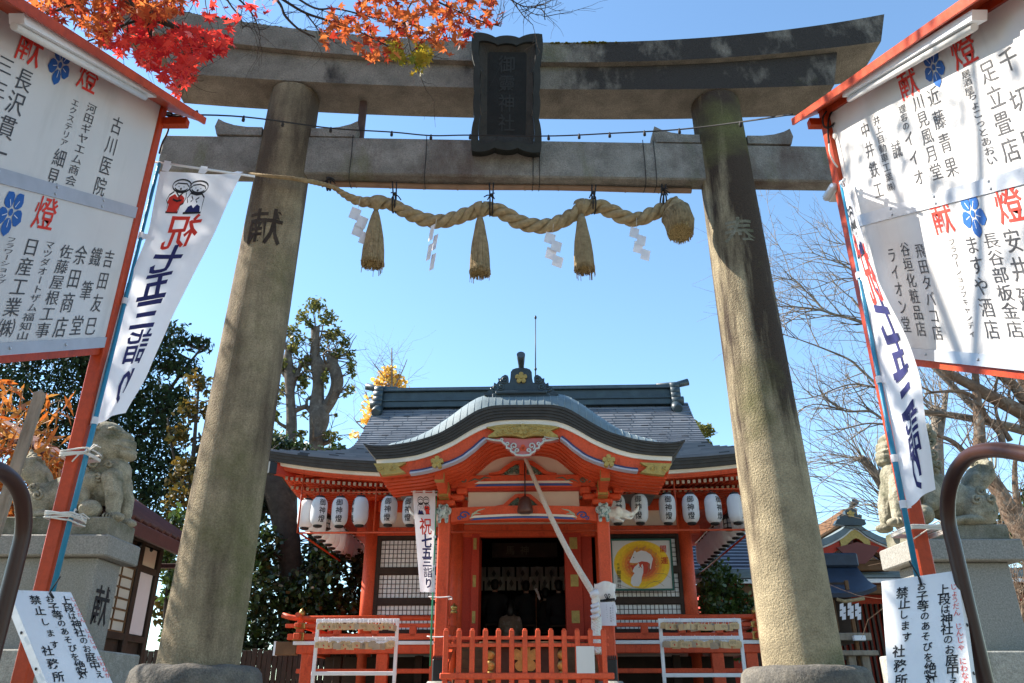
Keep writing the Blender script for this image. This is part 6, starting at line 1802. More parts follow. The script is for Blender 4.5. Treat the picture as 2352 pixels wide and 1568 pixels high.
np_ = thing('blank_notice', FS.w(ff(1345, 1515).x, YFN - .05, ff(1345, 1515).z), 'blank white sheet fixed to the low red fence', 'notice')
a, b = S(1323, 1484, YFN - .05), S(1367, 1547, YFN - .05); mb = MB(FS); mb.box((a.x, YFN - .055, b.z), (b.x, YFN - .045, a.z), .001); mb.build('sheet', M['white'], np_)
ob = thing('offering_box', FS.w(.04, -.1, 0), 'dark wooden offering box with a gold blossom emblem behind the red fence', 'offering box')
a, b = S(1112, 1476, -.45), S(1300, 1560, -.45)
mb = MB(FS); mb.box((a.x, -.45, .0), (b.x, .35, a.z - .06), .01); mb.build('chest', M['wood_dark'], ob)
mb = MB(FS); mb.box((a.x - .06, -.52, a.z - .06), (b.x + .06, -.44, a.z + .01), .008); mb.box((a.x - .06, .34, a.z - .06), (b.x + .06, .42, a.z + .01), .008)
for k in range(14): x = lerp(a.x, b.x, (k + .5) / 14); mb.beam((x, -.44, a.z - .02), (x, .34, a.z - .02), .03, .03)
mb.build('slatted_top', M['wood_mid'], ob)
mb = MB(FS); mb.box((a.x + .1, -.465, a.z - .07), (a.x + .16, -.45, .1)); mb.box((b.x - .16, -.465, a.z - .07), (b.x - .1, -.45, .1)); mb.build('upright', M['wood_mid'], ob)
q = S(1207, 1510, -.47); mb = MB(FS); flower(mb, q.x, q.z, .20, -.475, -.455); mb.build('blossom_emblem', M['gold'], ob)
for px in (1126, 1291):
    for py in (1503, 1528, 1552):
        q = S(px, py, -.46); mb = MB(FS); mb.tube([(q.x, -.455, q.z), (q.x, -.475, q.z), (q.x, -.49, q.z)], [.07, .065, .03], n=18); mb.build('brass_boss', M['brass'], ob)
be = thing('shrine_bell', FS.w(S(1206, 1160, .1).x, .1, S(1206, 1160, .1).z), 'dull round bronze bell hanging on a chain above the porch beam', 'bell')
q = S(1206, 1150, -.16)
mb = MB(FS); mb.lathe((q.x, -.16, q.z - .20), [(.08, 0), (.122, .02), (.126, .05), (.108, .12), (.10, .19), (.07, .25), (.03, .27), (.01, .28)], 24); mb.build('bell_body', mat('bell_bronze', (.13, .065, .05), .45, .2, 8, metal=.5), be)
mb = MB(FS); t = S(1206, 1062, -.16)
mb.tube([(q.x, -.16, q.z + .07), (q.x, -.16, t.z)], .010, n=8); mb.build('chain', M['black'], be)
br = thing('bell_rope', FS.w(S(1208, 1060, -.25).x, -.25, S(1208, 1060, -.25).z), 'thick braided white bell rope pulled aside to the right porch pillar', 'rope')
a, b = S(1206, 1052, -.20), S(1362, 1362, -.42)
P = smooth_curve([tuple(a), tuple(S(1225, 1095, -.24)), tuple(S(1262, 1180, -.3)), tuple(S(1310, 1275, -.38)), tuple(b)], 50)
ang = 0
for s_ in range(6):
    mb = None
mb = MB(FS)
def braid(P, r0, r1, n=6):
    for dirn in (1, -1):
        for s_ in range(n):
            pts = []; d0 = 0
            for k, p in enumerate(P):
                p = Vector(p); d = (Vector(P[min(k + 1, len(P) - 1)]) - Vector(P[max(0, k - 1)])).normalized(); u = d.cross(Vector((0, 1, 0))).normalized(); v = d.cross(u)
                if k: d0 += (p - Vector(P[k - 1])).length
                rr_ = lerp(r0, r1, k / (len(P) - 1)); th = dirn * d0 * 26 + 2 * math.pi * s_ / n
                pts.append(p + (u * math.cos(th) + v * math.sin(th)) * rr_)
            mb.tube(pts, rr_ * .42, n=5, cap=True)
    mb.tube(P, [lerp(r0, r1, k / (len(P) - 1)) * 1.0 for k in range(len(P))], n=8)
P2 = smooth_curve(P, 160); braid(P2, .014, .036)
mb.build('braid', mat('rope_white', (.62, .54, .46), .85, .12, 30), br)
P = smooth_curve([tuple(S(1362, 1358, -.43)), tuple(S(1369, 1385, -.40)), tuple(S(1370, 1440, -.36)), tuple(S(1372, 1500, -.36))], 60)
mb = MB(FS); mb.tube(P, [.056 + (.006 if (k // 5) % 2 else -.004) for k in range(60)], n=14); mb.build('wrapped_tail', mat('rope_wrap', (.72, .64, .56), .8, .15, 12, .3, 60), br)
mb = MB(FS)
P2 = smooth_curve([P[k] for k in range(32, 60)], 60); braid(P2, .05, .06)
mb.build('tail_braid', mat('rope_pale', (.72, .69, .62), .85, .1, 30), br)
mb = MB(FS)
for y0, y1 in ((1356, 1368), (1386, 1392), (1397, 1404), (1411, 1418)):
    i0 = [S(1364 + (1 if y0 > 1370 else -2), y0, -.43), S(1368, y1, -.42)]
    mb.tube(i0, .066, n=12)
mb.build('white_tape', M['paper'], br)
cl_ = thing('cloth_bundle', FS.w(KP[1], -.12, S(1390, 1370, -.2).z), 'crumpled white cloth bundle tied round the right porch pillar with black cord', 'cloth')
c = S(1390, 1368, -.1); zt3 = S(1390, 1336, -.22).z; zb3 = S(1390, 1402, -.22).z
mb = MB(FS)
def cbag(u, v):
    th = 2 * math.pi * u; z = lerp(zb3, zt3, v)
    pin = 1 - .18 * math.exp(-((v - .36) / .1) ** 2)
    r_ = (.155 + .02 * noise.noise(Vector((math.cos(th) * 3, math.sin(th) * 3, v * 5))) + .016 * noise.noise(Vector((math.cos(th) * 9, math.sin(th) * 9, v * 8)))) * pin
    s_ = max(abs(math.cos(th)), abs(math.sin(th))) ** .6
    return (KP[1] - .02 + r_ * math.cos(th) / s_, .0 + r_ * math.sin(th) / s_, z + .02 * math.sin(th * 3))
mb.grid(cbag, 40, 14); mb.build('cloth', mat('cream_cloth', (.80, .74, .68), .85, .06, 8), cl_, fix=False)
mb = MB(FS); zk = lerp(zb3, zt3, .36)
for dz in (-.012, .004, .018): mb.tube([(KP[1] - .02 + .145 * math.cos(t) / max(abs(math.cos(t)), abs(math.sin(t))) ** .6, .145 * math.sin(t) / max(abs(math.cos(t)), abs(math.sin(t))) ** .6, zk + dz + .02 * math.cos(t)) for t in [2 * math.pi * k / 24 for k in range(25)]], .007, n=5)
for sg in (-1, 1): mb.tube(smooth_curve([(KP[1], -.17, zk), (KP[1] + sg * .04, -.19, zk + .07), (KP[1] + sg * .015, -.19, zk + .085), (KP[1], -.175, zk)], 10), .006, n=5)
mb.build('black_cord', M['cord'], cl_)
pn_ = thing('paper_notice', FS.w(KP[1] + .05, -.16, S(1397, 1410, -.16).z), 'white printed paper notice pinned to the right porch pillar', 'notice')
a, b = S(1378, 1383, -.165), S(1416, 1437, -.165); mb = MB(FS)
fnp = lambda u, v: (lerp(a.x, b.x, u), -.165 - .012 * math.sin(u * 3) - .01 * v, lerp(a.z, b.z, v))
mb.grid(fnp, 8, 4); sheet = mb.build('sheet', M['paper'], pn_, fix=False)
mb = MB(FS)
f2 = lambda u, v: (lerp(a.x, b.x, u), -.169 - .012 * math.sin(u * 3) - .01 * v, lerp(a.z, b.z, v))
put_column(mb, 'コロナウイルス', .80, .10, .80, .10, -.075, f2, .0); put_column(mb, '感染防止対策', .66, .2, .86, .10, -.08, f2, .0); put_column(mb, '本殿前の鈴緒は', .42, .08, .70, .055, -.04, f2, .0)
mb.build('printed_text', mat('print_grey', (.12, .12, .14), .8, .05), sheet, fix=False)
# framed zodiac picture
pc = thing('zodiac_picture', FS.w(S(1478, 1300, 2.9).x, 2.9, S(1478, 1300, 2.9).z), 'framed picture of two white rats on a yellow sun, over the right lattice window', 'picture')
a, b = S(1400, 1240, 2.95), S(1549, 1356, 2.95); yP = 2.95
pf = lambda u, v, d=0: (lerp(a.x, b.x, u), yP - .10 * (1 - v) - d, lerp(a.z, b.z, v))
mb = MB(FS)
def fr4(mb, i, d0, d1):
    o4 = [(0, 0), (1, 0), (1, 1), (0, 1)]; i4 = [(i, i * 1.3), (1 - i, i * 1.3), (1 - i, 1 - i * 1.3), (i, 1 - i * 1.3)]
    mb.strip(o4 + o4[:1], i4 + i4[:1], lambda u, v, d: pf(u, v, d), d0, d1)
fr4(mb, .028, -.03, .02); mb.build('green_frame', mat('frame_green', (.01, .09, .07), .45, .1), pc)
mb = MB(FS); mb.prism([(.02, .02), (.98, .02), (.98, .98), (.02, .98)], lambda u, v, d: pf(u, v, d), -.02, .004); bk = mb.build('canvas', M['white'], pc)
ASP = (b.x - a.x) / (a.z - b.z)
for i, (r_, col) in enumerate(((.42, (.85, .52, .05)), (.40, (.85, .55, .02)), (.35, (.80, .45, .015)), (.30, (.78, .33, .02)), (.26, (.72, .2, .03)), (.22, (.62, .10, .03)), (.17, (.5, .05, .025)))):
    mb = MB(FS); poly_on(mb, [(min(.97, max(.03, u)), min(.97, max(.03, v))) for u, v in ring(.50, .50, r_ * 1.16 / ASP * 1.15, r_ * 1.1, 48)], lambda u, v: pf(u, v, .005 + .0012 * i)); mb.build('painted_sun', mat('sun_paint', col, .6, .12, 25), bk, fix=False)
pv_ = lambda u, v: pf(u, v, .016)
rat1 = [(.30, .46), (.33, .38), (.37, .29), (.385, .25), (.405, .235), (.42, .27), (.50, .23), (.58, .25), (.655, .31), (.685, .39), (.67, .45), (.655, .52), (.64, .60), (.625, .57), (.635, .49), (.59, .455), (.50, .44), (.43, .47), (.36, .475)]
rat2 = [(.345, .62), (.38, .545), (.42, .51), (.445, .475), (.46, .50), (.455, .53), (.50, .58), (.485, .52), (.51, .49), (.52, .55), (.515, .66), (.49, .74), (.475, .84), (.43, .92), (.34, .915), (.305, .86), (.32, .75), (.375, .665), (.35, .645)]
mb = MB(FS); poly_on(mb, rat1, pv_); mb.build('white_rat', M['paper'], bk, fix=False)
mb = MB(FS); poly_on(mb, rat2, pv_); mb.build('white_rat', M['paper'], bk, fix=False)
mb = MB(FS); poly_on(mb, ring(.372, .365, .009, .012, 8), lambda u, v: pf(u, v, .018)); poly_on(mb, ring(.452, .555, .009, .012, 8), lambda u, v: pf(u, v, .018)); mb.build('rat_eyes', M['ink'], bk, fix=False)
mb = MB(FS); rg_ = np.random.default_rng(8)
for k in range(90):
    th = lerp(R(190), R(380), rg_.uniform()) if k < 60 else rg_.uniform(0, 6.28)
    r_ = rg_.uniform(.24, .32) if k < 60 else rg_.uniform(.05, .12)
    cx_, cy_ = (.52, .47) if k < 60 else (.36, .55)
    u, v = cx_ + r_ * math.cos(th) * .85, cy_ + r_ * math.sin(th)
    poly_on(mb, ring(u, v, .014, .02, 6), lambda u, v: pf(u, v, .0145))
mb.build('rice_ears', mat('rice_paint', (.66, .28, .06), .7, .2, 30), bk, fix=False)
mb = MB(FS)
for pts in ([(.62, .60), (.60, .52), (.66, .48)], [(.30, .93), (.5, .95), (.62, .86), (.8, .80)], [(.1, .88), (.3, .96), (.5, .97)], [(.6, .7), (.66, .6), (.68, .5)], [(.55, .75), (.6, .62), (.62, .5)], [(.66, .82), (.75, .84), (.84, .92)], [(.7, .68), (.85, .68), (.95, .76)]):
    line_on(mb, [(p[0], p[1]) for p in smooth_curve(pts, 14)], .006, lambda u, v: pf(u, v, .0155))
mb.build('brush_strokes', mat('stroke_brown', (.35, .22, .10), .8, .1), bk, fix=False)
mb = MB(FS); put_glyph(mb, '開', .86, .20, .115, -.15, pv_, .01); put_glyph(mb, '運', .87, .43, .125, -.15, pv_, .008); mb.build('red_lettering', mat('seal_red', (.5, .03, .015), .7, .1), bk, fix=False)
mb = MB(FS); put_column(mb, '丹波', .115, .47, .60, .05, -.055, pv_, .0); put_column(mb, '御霊神社', .12, .61, .95, .07, -.085, pv_, .006); mb.build('black_lettering', M['ink'], bk, fix=False)
# banner at the porch
E_ = lambda L_: [FS.w(*S(x, y, d)) for x, y, d in L_]
PA, PBm = FS.w(*S(1003, 1128, -.22)), FS.w(*S(988, 1530, -.22))
Le = E_([(948, 1131, -.24), (952, 1190, -.26), (957, 1260, -.28), (961, 1310, -.28), (965, 1359, -.28)]); Re = E_([(1000, 1132, -.23), (1000, 1190, -.23), (1000, 1260, -.23), (999, 1310, -.23), (998, 1360, -.23)])
banner('c', Le, Re, PA, PBm, M['pole_green'], False, 'white festival banner on a green pole at the left porch pillar', [('祝', .315, .52), ('七', .435, .55), ('五', .545, .54), ('三', .65, .54), ('詣', .77, .58), ('り', .895, .6)], (.46, .125, .34, .088), (FS.w(*S(944, 1128, -.24)), FS.w(*S(1012, 1128, -.24)), .07, .82), (.02, .4, .7, .96), ripple=.012, tsz=.56, seed=2, hstretch=.95)
for py, lb in ((1373, 'white cord tying the green banner pole to the porch pillar, upper one'), (1463, 'white cord tying the green banner pole to the porch pillar, lower one')):
    c = S(1012, py, 0); o_ = thing('white_cord', FS.w(c.x, 0, c.z), lb, 'cord'); mb = MB(FS)
    mb.tube([(KP[0] + .16 * math.cos(t) / max(abs(math.cos(t)), abs(math.sin(t))) - .02, .15 * math.sin(t) / max(abs(math.cos(t)), abs(math.sin(t))) + .0, c.z + .01 * math.cos(t * 2)) for t in [2 * math.pi * k / 32 for k in range(33)]], .009, n=5); mb.build('loop', M['white_paint'], o_)

# ================================================================ PRAYER PLAQUES
def rack(x0, x1, yl, lbl, side):
    rt = thing('plaque_rack', FS.w((x0 + x1) / 2, yl, 0), lbl, 'rack', 'white prayer plaque racks')
    return rt
EM = None
def ema_mesh(name, m):
    mb = MB(); poly = [(-.062, -.05), (.062, -.05), (.062, .028), (0, .05), (-.062, .028)]
    mb.prism([(u, v - .05) for u, v in poly], lambda u, v, d: (u, d, v), -.005, .005)
    return mb
def make_ema(m, deco):
    o_ = thing('prayer_plaque', (0, 0, 0), 'x', 'prayer plaque', 'wooden prayer plaques on the racks')
    b_ = ema_mesh('board', m).build('board', m, o_)
    mb = MB(); mb.tube([(0, -.006, -.012), (.008, -.008, .02), (.0, -.004, .05), (-.004, .0, .062)], .0045, n=5); mb.build('string', M['paper'], o_)
    f = lambda u, v, e=0: (u, -.0065 - e, v - .05)
    if deco == 'kids':
        mr_, ml_, mn_ = MB(), MB(), MB(); kids(ml_, mr_, mn_, (0, -.003), (.03, .03), f, 1)
        ml_.build('drawing', M['ink'], b_, fix=False); mr_.build('red_print', M['red_ink'], b_, fix=False)
    elif deco == 'text':
        mb = MB()
        for k in range(6): line_on(mb, [(.04 - k * .015, .018), (.04 - k * .015, .0), (.038 - k * .015, -.03 + .01 * (k % 3))], .0035, f)
        mb.build('writing', M['ink'], b_, fix=False)
    elif deco == 'dot':
        mb = MB(); poly_on(mb, ring(.012, .0, .022, .022, 16), f); mb.build('blue_disc', M['crest_blue'], b_, fix=False)
    return o_
PROT = {}
def ema(kind, loc, rz, ry, lb):
    if kind not in PROT:
        o_ = make_ema({'kids': M['ema'], 'text': M['ema'], 'plain': M['ema'], 'grey': M['ema_grey'], 'dot': M['ema_grey']}[kind], kind); PROT[kind] = o_
    else: o_ = ch_tree(PROT[kind], lb, loc, 0)
    o_.location = loc; o_.rotation_euler = (0, ry, rz); o_['label'] = lb
KN = {'kids': 'prayer plaque printed with two children', 'text': 'pale prayer plaque covered in handwriting', 'plain': 'plain wooden prayer plaque', 'grey': 'weathered brown prayer plaque', 'dot': 'weathered prayer plaque with a blue disc'}
rg_ = np.random.default_rng(21)
for side, (xl, xr, legl, legr, y1, y2, yb) in (('left', ((826, 918), (826, 912), (822, 817), (913, 908), 1418, 1466, 1546)), ('right', ((1511, 1701), (1516, 1697), (1514, 1526), (1695, 1712), 1420, 1466, 1551))):
    if side == 'left': xl, xr, legl, legr = (728, 918), (731, 914), (731, 722), (912, 905)
    yl = .75
    g_ = lambda px, py: S(px, py, yl)
    rt = rack(g_(xl[0], 1450).x, g_(xl[1], 1450).x, yl, 'white painted rack of hanging prayer plaques, %s of the porch' % side, side)
    xa, xb = g_(xl[0], y1).x, g_(xl[1], y1).x
    def bar(py, h, nm):
        z = g_(1200, py).z; mb = MB(FS); mb.box((xa, yl - .02, z - h), (xb, yl + .02, z + h), .004); mb.build(nm, M['white_paint'], rt); return z
    z1 = bar(y1 + 6, .028, 'top_bar'); z2 = bar(y2, .028, 'middle_bar'); bar(yb, .028, 'bottom_bar')
    for x in (xa + .03, xb - .03):
        mb = MB(FS); mb.beam((x, yl, z1 + .02), (x, yl, -.0), .05, .045, up=(0, 1, 0)); mb.build('leg', M['white_paint'], rt)
    for z, row in ((z1, 'upper'), (z2, 'lower')):
        n = 21
        for k in range(n):
            x = lerp(xa + .06, xb - .06, (k + .5) / n) + rg_.uniform(-.02, .02)
            kd = rg_.choice(['kids', 'text', 'plain', 'grey'], p=[.22, .30, .26, .22] if side == 'left' else [.18, .3, .27, .25])
            if side == 'right' and row == 'upper' and k == 13: kd = 'dot'
            dz = rg_.uniform(-.03, .01)
            y = yl - .03 - rg_.uniform(0, .09)
            ema(kd, FS.w(x, y, z - .035 + dz), -R(2.14) + rg_.uniform(-.25, .25), rg_.uniform(-.12, .12), '%s on the %s bar of the %s rack' % (KN[kd], row, side))

# ================================================================ PEOPLE INSIDE, SEEN FROM BEHIND
skin = mat('skin', (.45, .28, .2), .6, .08, 10)
def sitter(px, yl, head_py, suit, hair_m, lbl, long_hair=False, w=1.0, turn=0.0):
    q = S(px, head_py, yl); fl = zF; x = q.x; top = q.z
    root = thing('person', FS.w(x, yl, fl), lbl, 'person', 'people sitting inside the hall')
    hz = top - .12; sh_z = top - .33; hip = top - .86
    T = lambda a, b, c: FS.w(x + a * w, yl + b, c)
    fingers = []
    for sg in (-1, 1):
        for k in range(5):
            fx = sg * (.16 - .018 * k) if k < 4 else sg * .19; ln = (.07, .08, .085, .07, .05)[k]
            fingers.append(('t', [T(fx, .40, hip + .13), T(fx * .96, .40 + ln * .6, hip + .13), T(fx * .95, .40 + ln, hip + .105)], .0095))
    body = [('e', T(0, .02, hz), (.078, .098, .115)), ('e', T(0, .085, hz - .05), (.055, .05, .06)), ('e', T(0, .125, hz - .015), (.014, .022, .02)), ('e', T(-.08, .01, hz - .01), (.013, .022, .033)), ('e', T(.08, .01, hz - .01), (.013, .022, .033)),
            ('t', [T(0, 0, hz - .08), T(0, -.01, sh_z)], [.055, .062]), ('t', [T(-.17, 0, sh_z - .05), T(.17, 0, sh_z - .05)], .06), ('e', T(0, 0, lerp(sh_z, hip, .4)), (.165, .10, .26)), ('e', T(0, .02, hip + .06), (.17, .13, .12))]
    limbs = []
    for sg in (-1, 1):
        limbs += [('t', [T(sg * .19, 0, sh_z - .06), T(sg * .23, .04, hip + .30), T(sg * .22, .12, hip + .2)], [.055, .046, .042]), ('t', [T(sg * .22, .12, hip + .2), T(sg * .18, .33, hip + .14)], [.04, .03]), ('t', [T(sg * .09, .05, hip + .04), T(sg * .11, .46, hip + .05)], [.085, .062]), ('t', [T(sg * .11, .46, hip + .05), T(sg * .11, .44, fl + .08)], [.058, .036]), ('t', [T(sg * .11, .43, fl + .05), T(sg * .12, .58, fl + .035)], [.04, .03])]
    hands = [('e', T(sg * .175, .38, hip + .135), (.042, .05, .018)) for sg in (-1, 1)]
    vs, fs = blob_mesh(body + limbs + hands + fingers, .014, 2); mb = MB(); mb.add(vs, fs, True); bd = mb.build('body', skin, root)
    inf = lambda s_: ('e', s_[1], tuple(r_ * 1.10 + .012 for r_ in s_[2])) if s_[0] == 'e' else ('t', s_[1], [r_ * 1.12 + .012 for r_ in (s_[2] if hasattr(s_[2], '__len__') else [s_[2]] * len(s_[1]))])
    suit_sh = [inf(s_) for s_ in body[6:] + limbs] + [('t', [T(0, -.01, sh_z + .03), T(0, -.015, sh_z - .05)], [.068, .09])]
    vs, fs = blob_mesh(suit_sh, .02, 3); mb = MB(); mb.add(vs, fs, True); mb.build('clothing', suit, root)
    hs = [('e', T(0, -.012, hz + .03), (.088, .098, .10)), ('e', T(0, -.045, hz - .02), (.08, .07, .09))]
    if long_hair: hs += [('e', T(0, -.06, hz - .10), (.085, .05, .12)), ('e', T(0, -.08, hz + .02), (.05, .06, .05))]
    vs, fs = blob_mesh(hs, .013, 2); mb = MB(); mb.add(vs, fs, True); mb.build('hair', hair_m, root)
    st_ = thing('stool', FS.w(x, yl, fl), 'low dark stool under the %s' % lbl.split(',')[0], 'stool')
    mb = MB(FS); mb.box((x - .2, yl - .15, hip - .08), (x + .2, yl + .2, hip - .04), .01); mb.build('seat', M['wood_dark'], st_)
    for dx in (-.17, .17):
        for dy in (-.12, .17):
            mb = MB(FS); mb.box((x + dx - .018, yl + dy - .018, fl), (x + dx + .018, yl + dy + .018, hip - .08), .003); mb.build('leg', M['wood_dark'], st_)
blk = mat('black_suit', (.012, .012, .014), .85, .1, 20); kim = mat('pale_kimono', (.2, .15, .11), .8, .25, 14, col2=(.3, .27, .23), thr=(.5, .6), c2scale=9); har = mat('black_hair', (.008, .007, .006), .5, .1)
sitter(1137, 4.9, 1330, blk, har, 'person in black at the left of the doorway, seen from behind', False, 1.05)
sitter(1172, 4.5, 1378, kim, har, 'person in a pale patterned kimono, seen from behind', True, .85)
sitter(1208, 5.1, 1333, blk, har, 'person in a black suit in the middle of the doorway, seen from behind', False, 1.1)
sitter(1253, 5.2, 1350, blk, har, 'person in black beside the white paper wand, seen from behind', False, 1.0)
sitter(1283, 4.8, 1332, blk, har, 'person in black at the right of the doorway, seen from behind', False, 1.05)
wd_ = thing('paper_wand', FS.w(*S(1232, 1368, 4.6)), 'small white folded paper wand standing inside the dark doorway', 'paper wand')
q = S(1231, 1353, 4.6); mb = MB(FS)
for k, (dx, dz) in enumerate(((0, 0), (.03, -.06), (.05, -.13))): mb.prism([(q.x + dx - .03, q.z + dz), (q.x + dx + .02, q.z + dz + .03), (q.x + dx + .045, q.z + dz - .06), (q.x + dx + .015, q.z + dz - .09)], XZ, 4.6 + .004 * k, 4.603 + .004 * k)
mb.build('paper', M['paper'], wd_); mb = MB(FS); mb.tube([(q.x, 4.62, q.z + .04), (q.x, 4.62, zF)], .012, n=6); mb.build('stick', M['wood_mid'], wd_)

# ================================================================ TREES AND PLANTS
RG = np.random.default_rng(42)
def px_clumps(cl, Y, dy=1.0):
    """photo ellipses (x, y, rx, ry[, Y]) -> centres and radii in metres, spread in depth"""
    C, Rr = [], []
    for c in cl:
        yy = c[4] if len(c) > 4 else Y
        q = at(c[0], c[1], Y=yy); w = q.y * CT + (q.z - EYE) * ST
        k = w / FPX
        C.append((q.x, q.y + RG.uniform(-.5, .5) * dy, q.z)); Rr.append((c[2] * k, max(c[2], c[3]) * k * dy, c[3] * k * 1.1))
    return np.array(C), np.array(Rr)
def limbs_px(mb, limbs, Y, n=8):
    out = []
    for L_ in limbs:
        yy = L_[-1] if not isinstance(L_[-1], (tuple, list)) else Y
        pts = [p for p in L_ if isinstance(p, (tuple, list))]
        q3 = [tuple(at(p[0], p[1], Y=yy + (p[3] if len(p) > 3 else 0))) + (p[2],) for p in pts]
        sm = smooth_curve(q3, max(6, len(q3) * 5))
        rad = []
        for s_ in sm: w = s_[1] * CT + (s_[2] - EYE) * ST; rad.append(max(.004, s_[3] * w / FPX))
        mb.tube([s_[:3] for s_ in sm], rad, n=n); out.append((sm, rad))
    return out
def tree(name, lbl, cat, base, trunk_m, limbs, cl, Y, n, size, leaf_m, group=None, dy=1.0, shape='hex', shell=.3, tw=0, tw_L=.6, flat=.3, droop=.2, aspect=.55, extra=None, n8=8):
    root = thing(name, base, lbl, cat, group)
    mb = MB()
    info = limbs_px(mb, limbs, Y, n8)
    C, Rr = px_clumps(cl, Y, dy) if len(cl) else (np.zeros((0, 3)), np.zeros((0, 3)))
    if tw:
        for (sm, rad) in info:
            for k in range(tw):
                i = RG.integers(0, len(sm)); d = Vector(RG.normal(size=3)); d.z = abs(d.z) * .8 + .3
                branch(mb, sm[i][:3], d, tw_L * RG.uniform(.6, 1.2), max(.01, rad[i] * .3), 1, RG, 3, .2, 4, (1, 3), .7, .6, .1)
    for c, r_ in zip(C, Rr):      # twigs through each leaf clump
        for k in range(3):
            d = Vector(RG.normal(size=3)); d.normalize(); m_ = float(min(r_))
            c3 = Vector(c); pool = [Vector(s_[:3]) for sm, _ in info for s_ in sm[1:]]; a = min(pool, key=lambda q: (q - c3).length + max(0, q.z - c3.z + .1) * 2)
            mb.tube(smooth_curve([tuple(a), tuple(a.lerp(c3, .55) + d * m_ * .25 - Vector((0, 0, m_ * .1))), tuple(c3 + d * m_ * .8)], 7), [lerp(.028, .006, q / 6) for q in range(7)], n=4)
    mb.build('trunk', trunk_m, root)
    if len(C):
        P = clump_points(C, Rr, n, RG, shell)
        leaf_object('crown', P, size, leaf_m, root, shape, flat, RG, aspect, droop)
    return root, info
LM = {}
LM['conifer'] = leaf_mat('conifer_leaf', [(.010, .022, .012), (.018, .036, .018), (.028, .05, .022), (.04, .062, .024)], .15, .7, .1)
LM['camphor'] = leaf_mat('camphor_leaf', [(.045, .07, .018), (.08, .11, .03), (.14, .16, .04), (.22, .2, .05)], .45)
LM['dark'] = leaf_mat('dark_leaf', [(.008, .018, .006), (.014, .03, .008), (.025, .05, .012), (.05, .085, .018)], .25, .35, .5)
LM['olive'] = leaf_mat('olive_leaf', [(.03, .04, .012), (.055, .065, .018), (.12, .10, .02), (.2, .12, .02)], .35)
LM['ginkgo'] = leaf_mat('ginkgo_leaf', [(.72, .42, .05), (.85, .56, .10), (.9, .66, .2)], .45)
LM['bush'] = leaf_mat('bush_leaf', [(.03, .06, .012), (.06, .10, .02), (.10, .15, .03)], .35, .35, .5)
LM['red'] = leaf_mat('maple_red', [(.45, .01, .02), (.75, .02, .03), (.92, .05, .05), (.85, .08, .05)], .62, .5, .3)
LM['orange'] = leaf_mat('maple_orange', [(.30, .015, .014), (.58, .03, .02), (.74, .065, .03), (.80, .12, .05), (.70, .07, .03), (.66, .2, .05)], .6, .5, .3)
LM['green'] = leaf_mat('maple_green', [(.14, .17, .015), (.25, .26, .02), (.45, .3, .03)], .5, .5, .3)
LM['nandina'] = leaf_mat('dry_blade', [(.50, .12, .02), (.65, .2, .04), (.72, .3, .08), (.4, .2, .05)], .4)

# --- maple: trunk beyond the left edge, limbs over the stairs
mp = thing('maple_tree', (-6.6, 5.0, 0), 'red and orange maple tree reaching in over the shaded signboard and the gate', 'tree')
mb = MB()
mb.tube(smooth_curve([(-6.6, 5.0, -.1, .22), (-6.5, 5.0, 1.6, .18), (-6.2, 4.9, 3.2, .15), (-5.6, 4.8, 4.6, .12), (-4.8, 4.6, 5.6, .09)], 24) and [q[:3] for q in smooth_curve([(-6.6, 5.0, -.1), (-6.5, 5.0, 1.6), (-6.2, 4.9, 3.2), (-5.6, 4.8, 4.6), (-4.8, 4.6, 5.6)], 24)], [lerp(.22, .08, k / 23) for k in range(24)], n=12)
lim = limbs_px(mb, [((180, -110, 16), (250, -50, 14), (298, 0, 12), (352, 37, 10), (407, 64, 5), (470, 90, 3), 4.25), ((347, 35, 6), (346, 60, 5), (346, 100, 3), 4.25), ((352, 37, 4), (290, 55, 3), (240, 80, 2.4), (200, 95, 2), 4.2),
  ((250, -50, 6), (200, -10, 4), (140, 20, 3), (90, 40, 2), 4.1), ((407, 64, 3), (440, 110, 2.4), (430, 160, 2), (410, 200, 1.6), 4.3), ((450, -90, 8), (560, -60, 6), (636, 0, 3.4), (655, 36, 3), (688, 68, 2.4), (724, 85, 1.6), 4.8), ((560, -60, 6), (652, 0, 3.4), (701, 29, 3), (760, 49, 2.6), (830, 75, 2), (900, 110, 1.5), 4.7), ((640, -40, 4), (690, 0, 2.6), (730, 20, 2.4), (775, 20, 2), (860, 40, 1.6), (960, 60, 1.4), 4.6),
  ((500, -40, 4), (551, 0, 2.2), (580, 33, 2), (595, 68, 1.4), 4.8), ((510, -20, 3), (531, 13, 2), (551, 39, 1.8), (557, 65, 1.2), 4.8), ((701, 29, 2), (725, 60, 1.6), (735, 80, 1.2), 4.75), ((860, -80, 5), (960, -20, 3), (1040, 20, 2), (1110, 50, 1.5), (1150, 60, 1.2), 4.6), ((1100, -50, 3), (1175, 0, 1.6), (1210, 15, 1.3), (1250, 8, .9), 4.8), ((1175, 0, 1.2), (1190, 20, .9), (1205, 40, .7), 4.8), ((1210, 15, 1), (1245, 22, .8), (1252, 45, .6), 4.8),
  ((960, -20, 2), (930, 40, 1.6), (940, 100, 1.3), (955, 150, 1), 4.6)], 4.3, 6)
mb.tube([(-4.8, 4.6, 5.6), tuple(at(180, -110, Y=4.25))], [.09, .06], n=8); mb.tube([(-4.8, 4.6, 5.6), tuple(at(450, -90, Y=4.8))], [.06, .03], n=8); mb.tube([tuple(at(560, -60, Y=4.8)), tuple(at(860, -80, Y=4.6)), tuple(at(1100, -50, Y=4.8))], [.02, .018, .01], n=6)
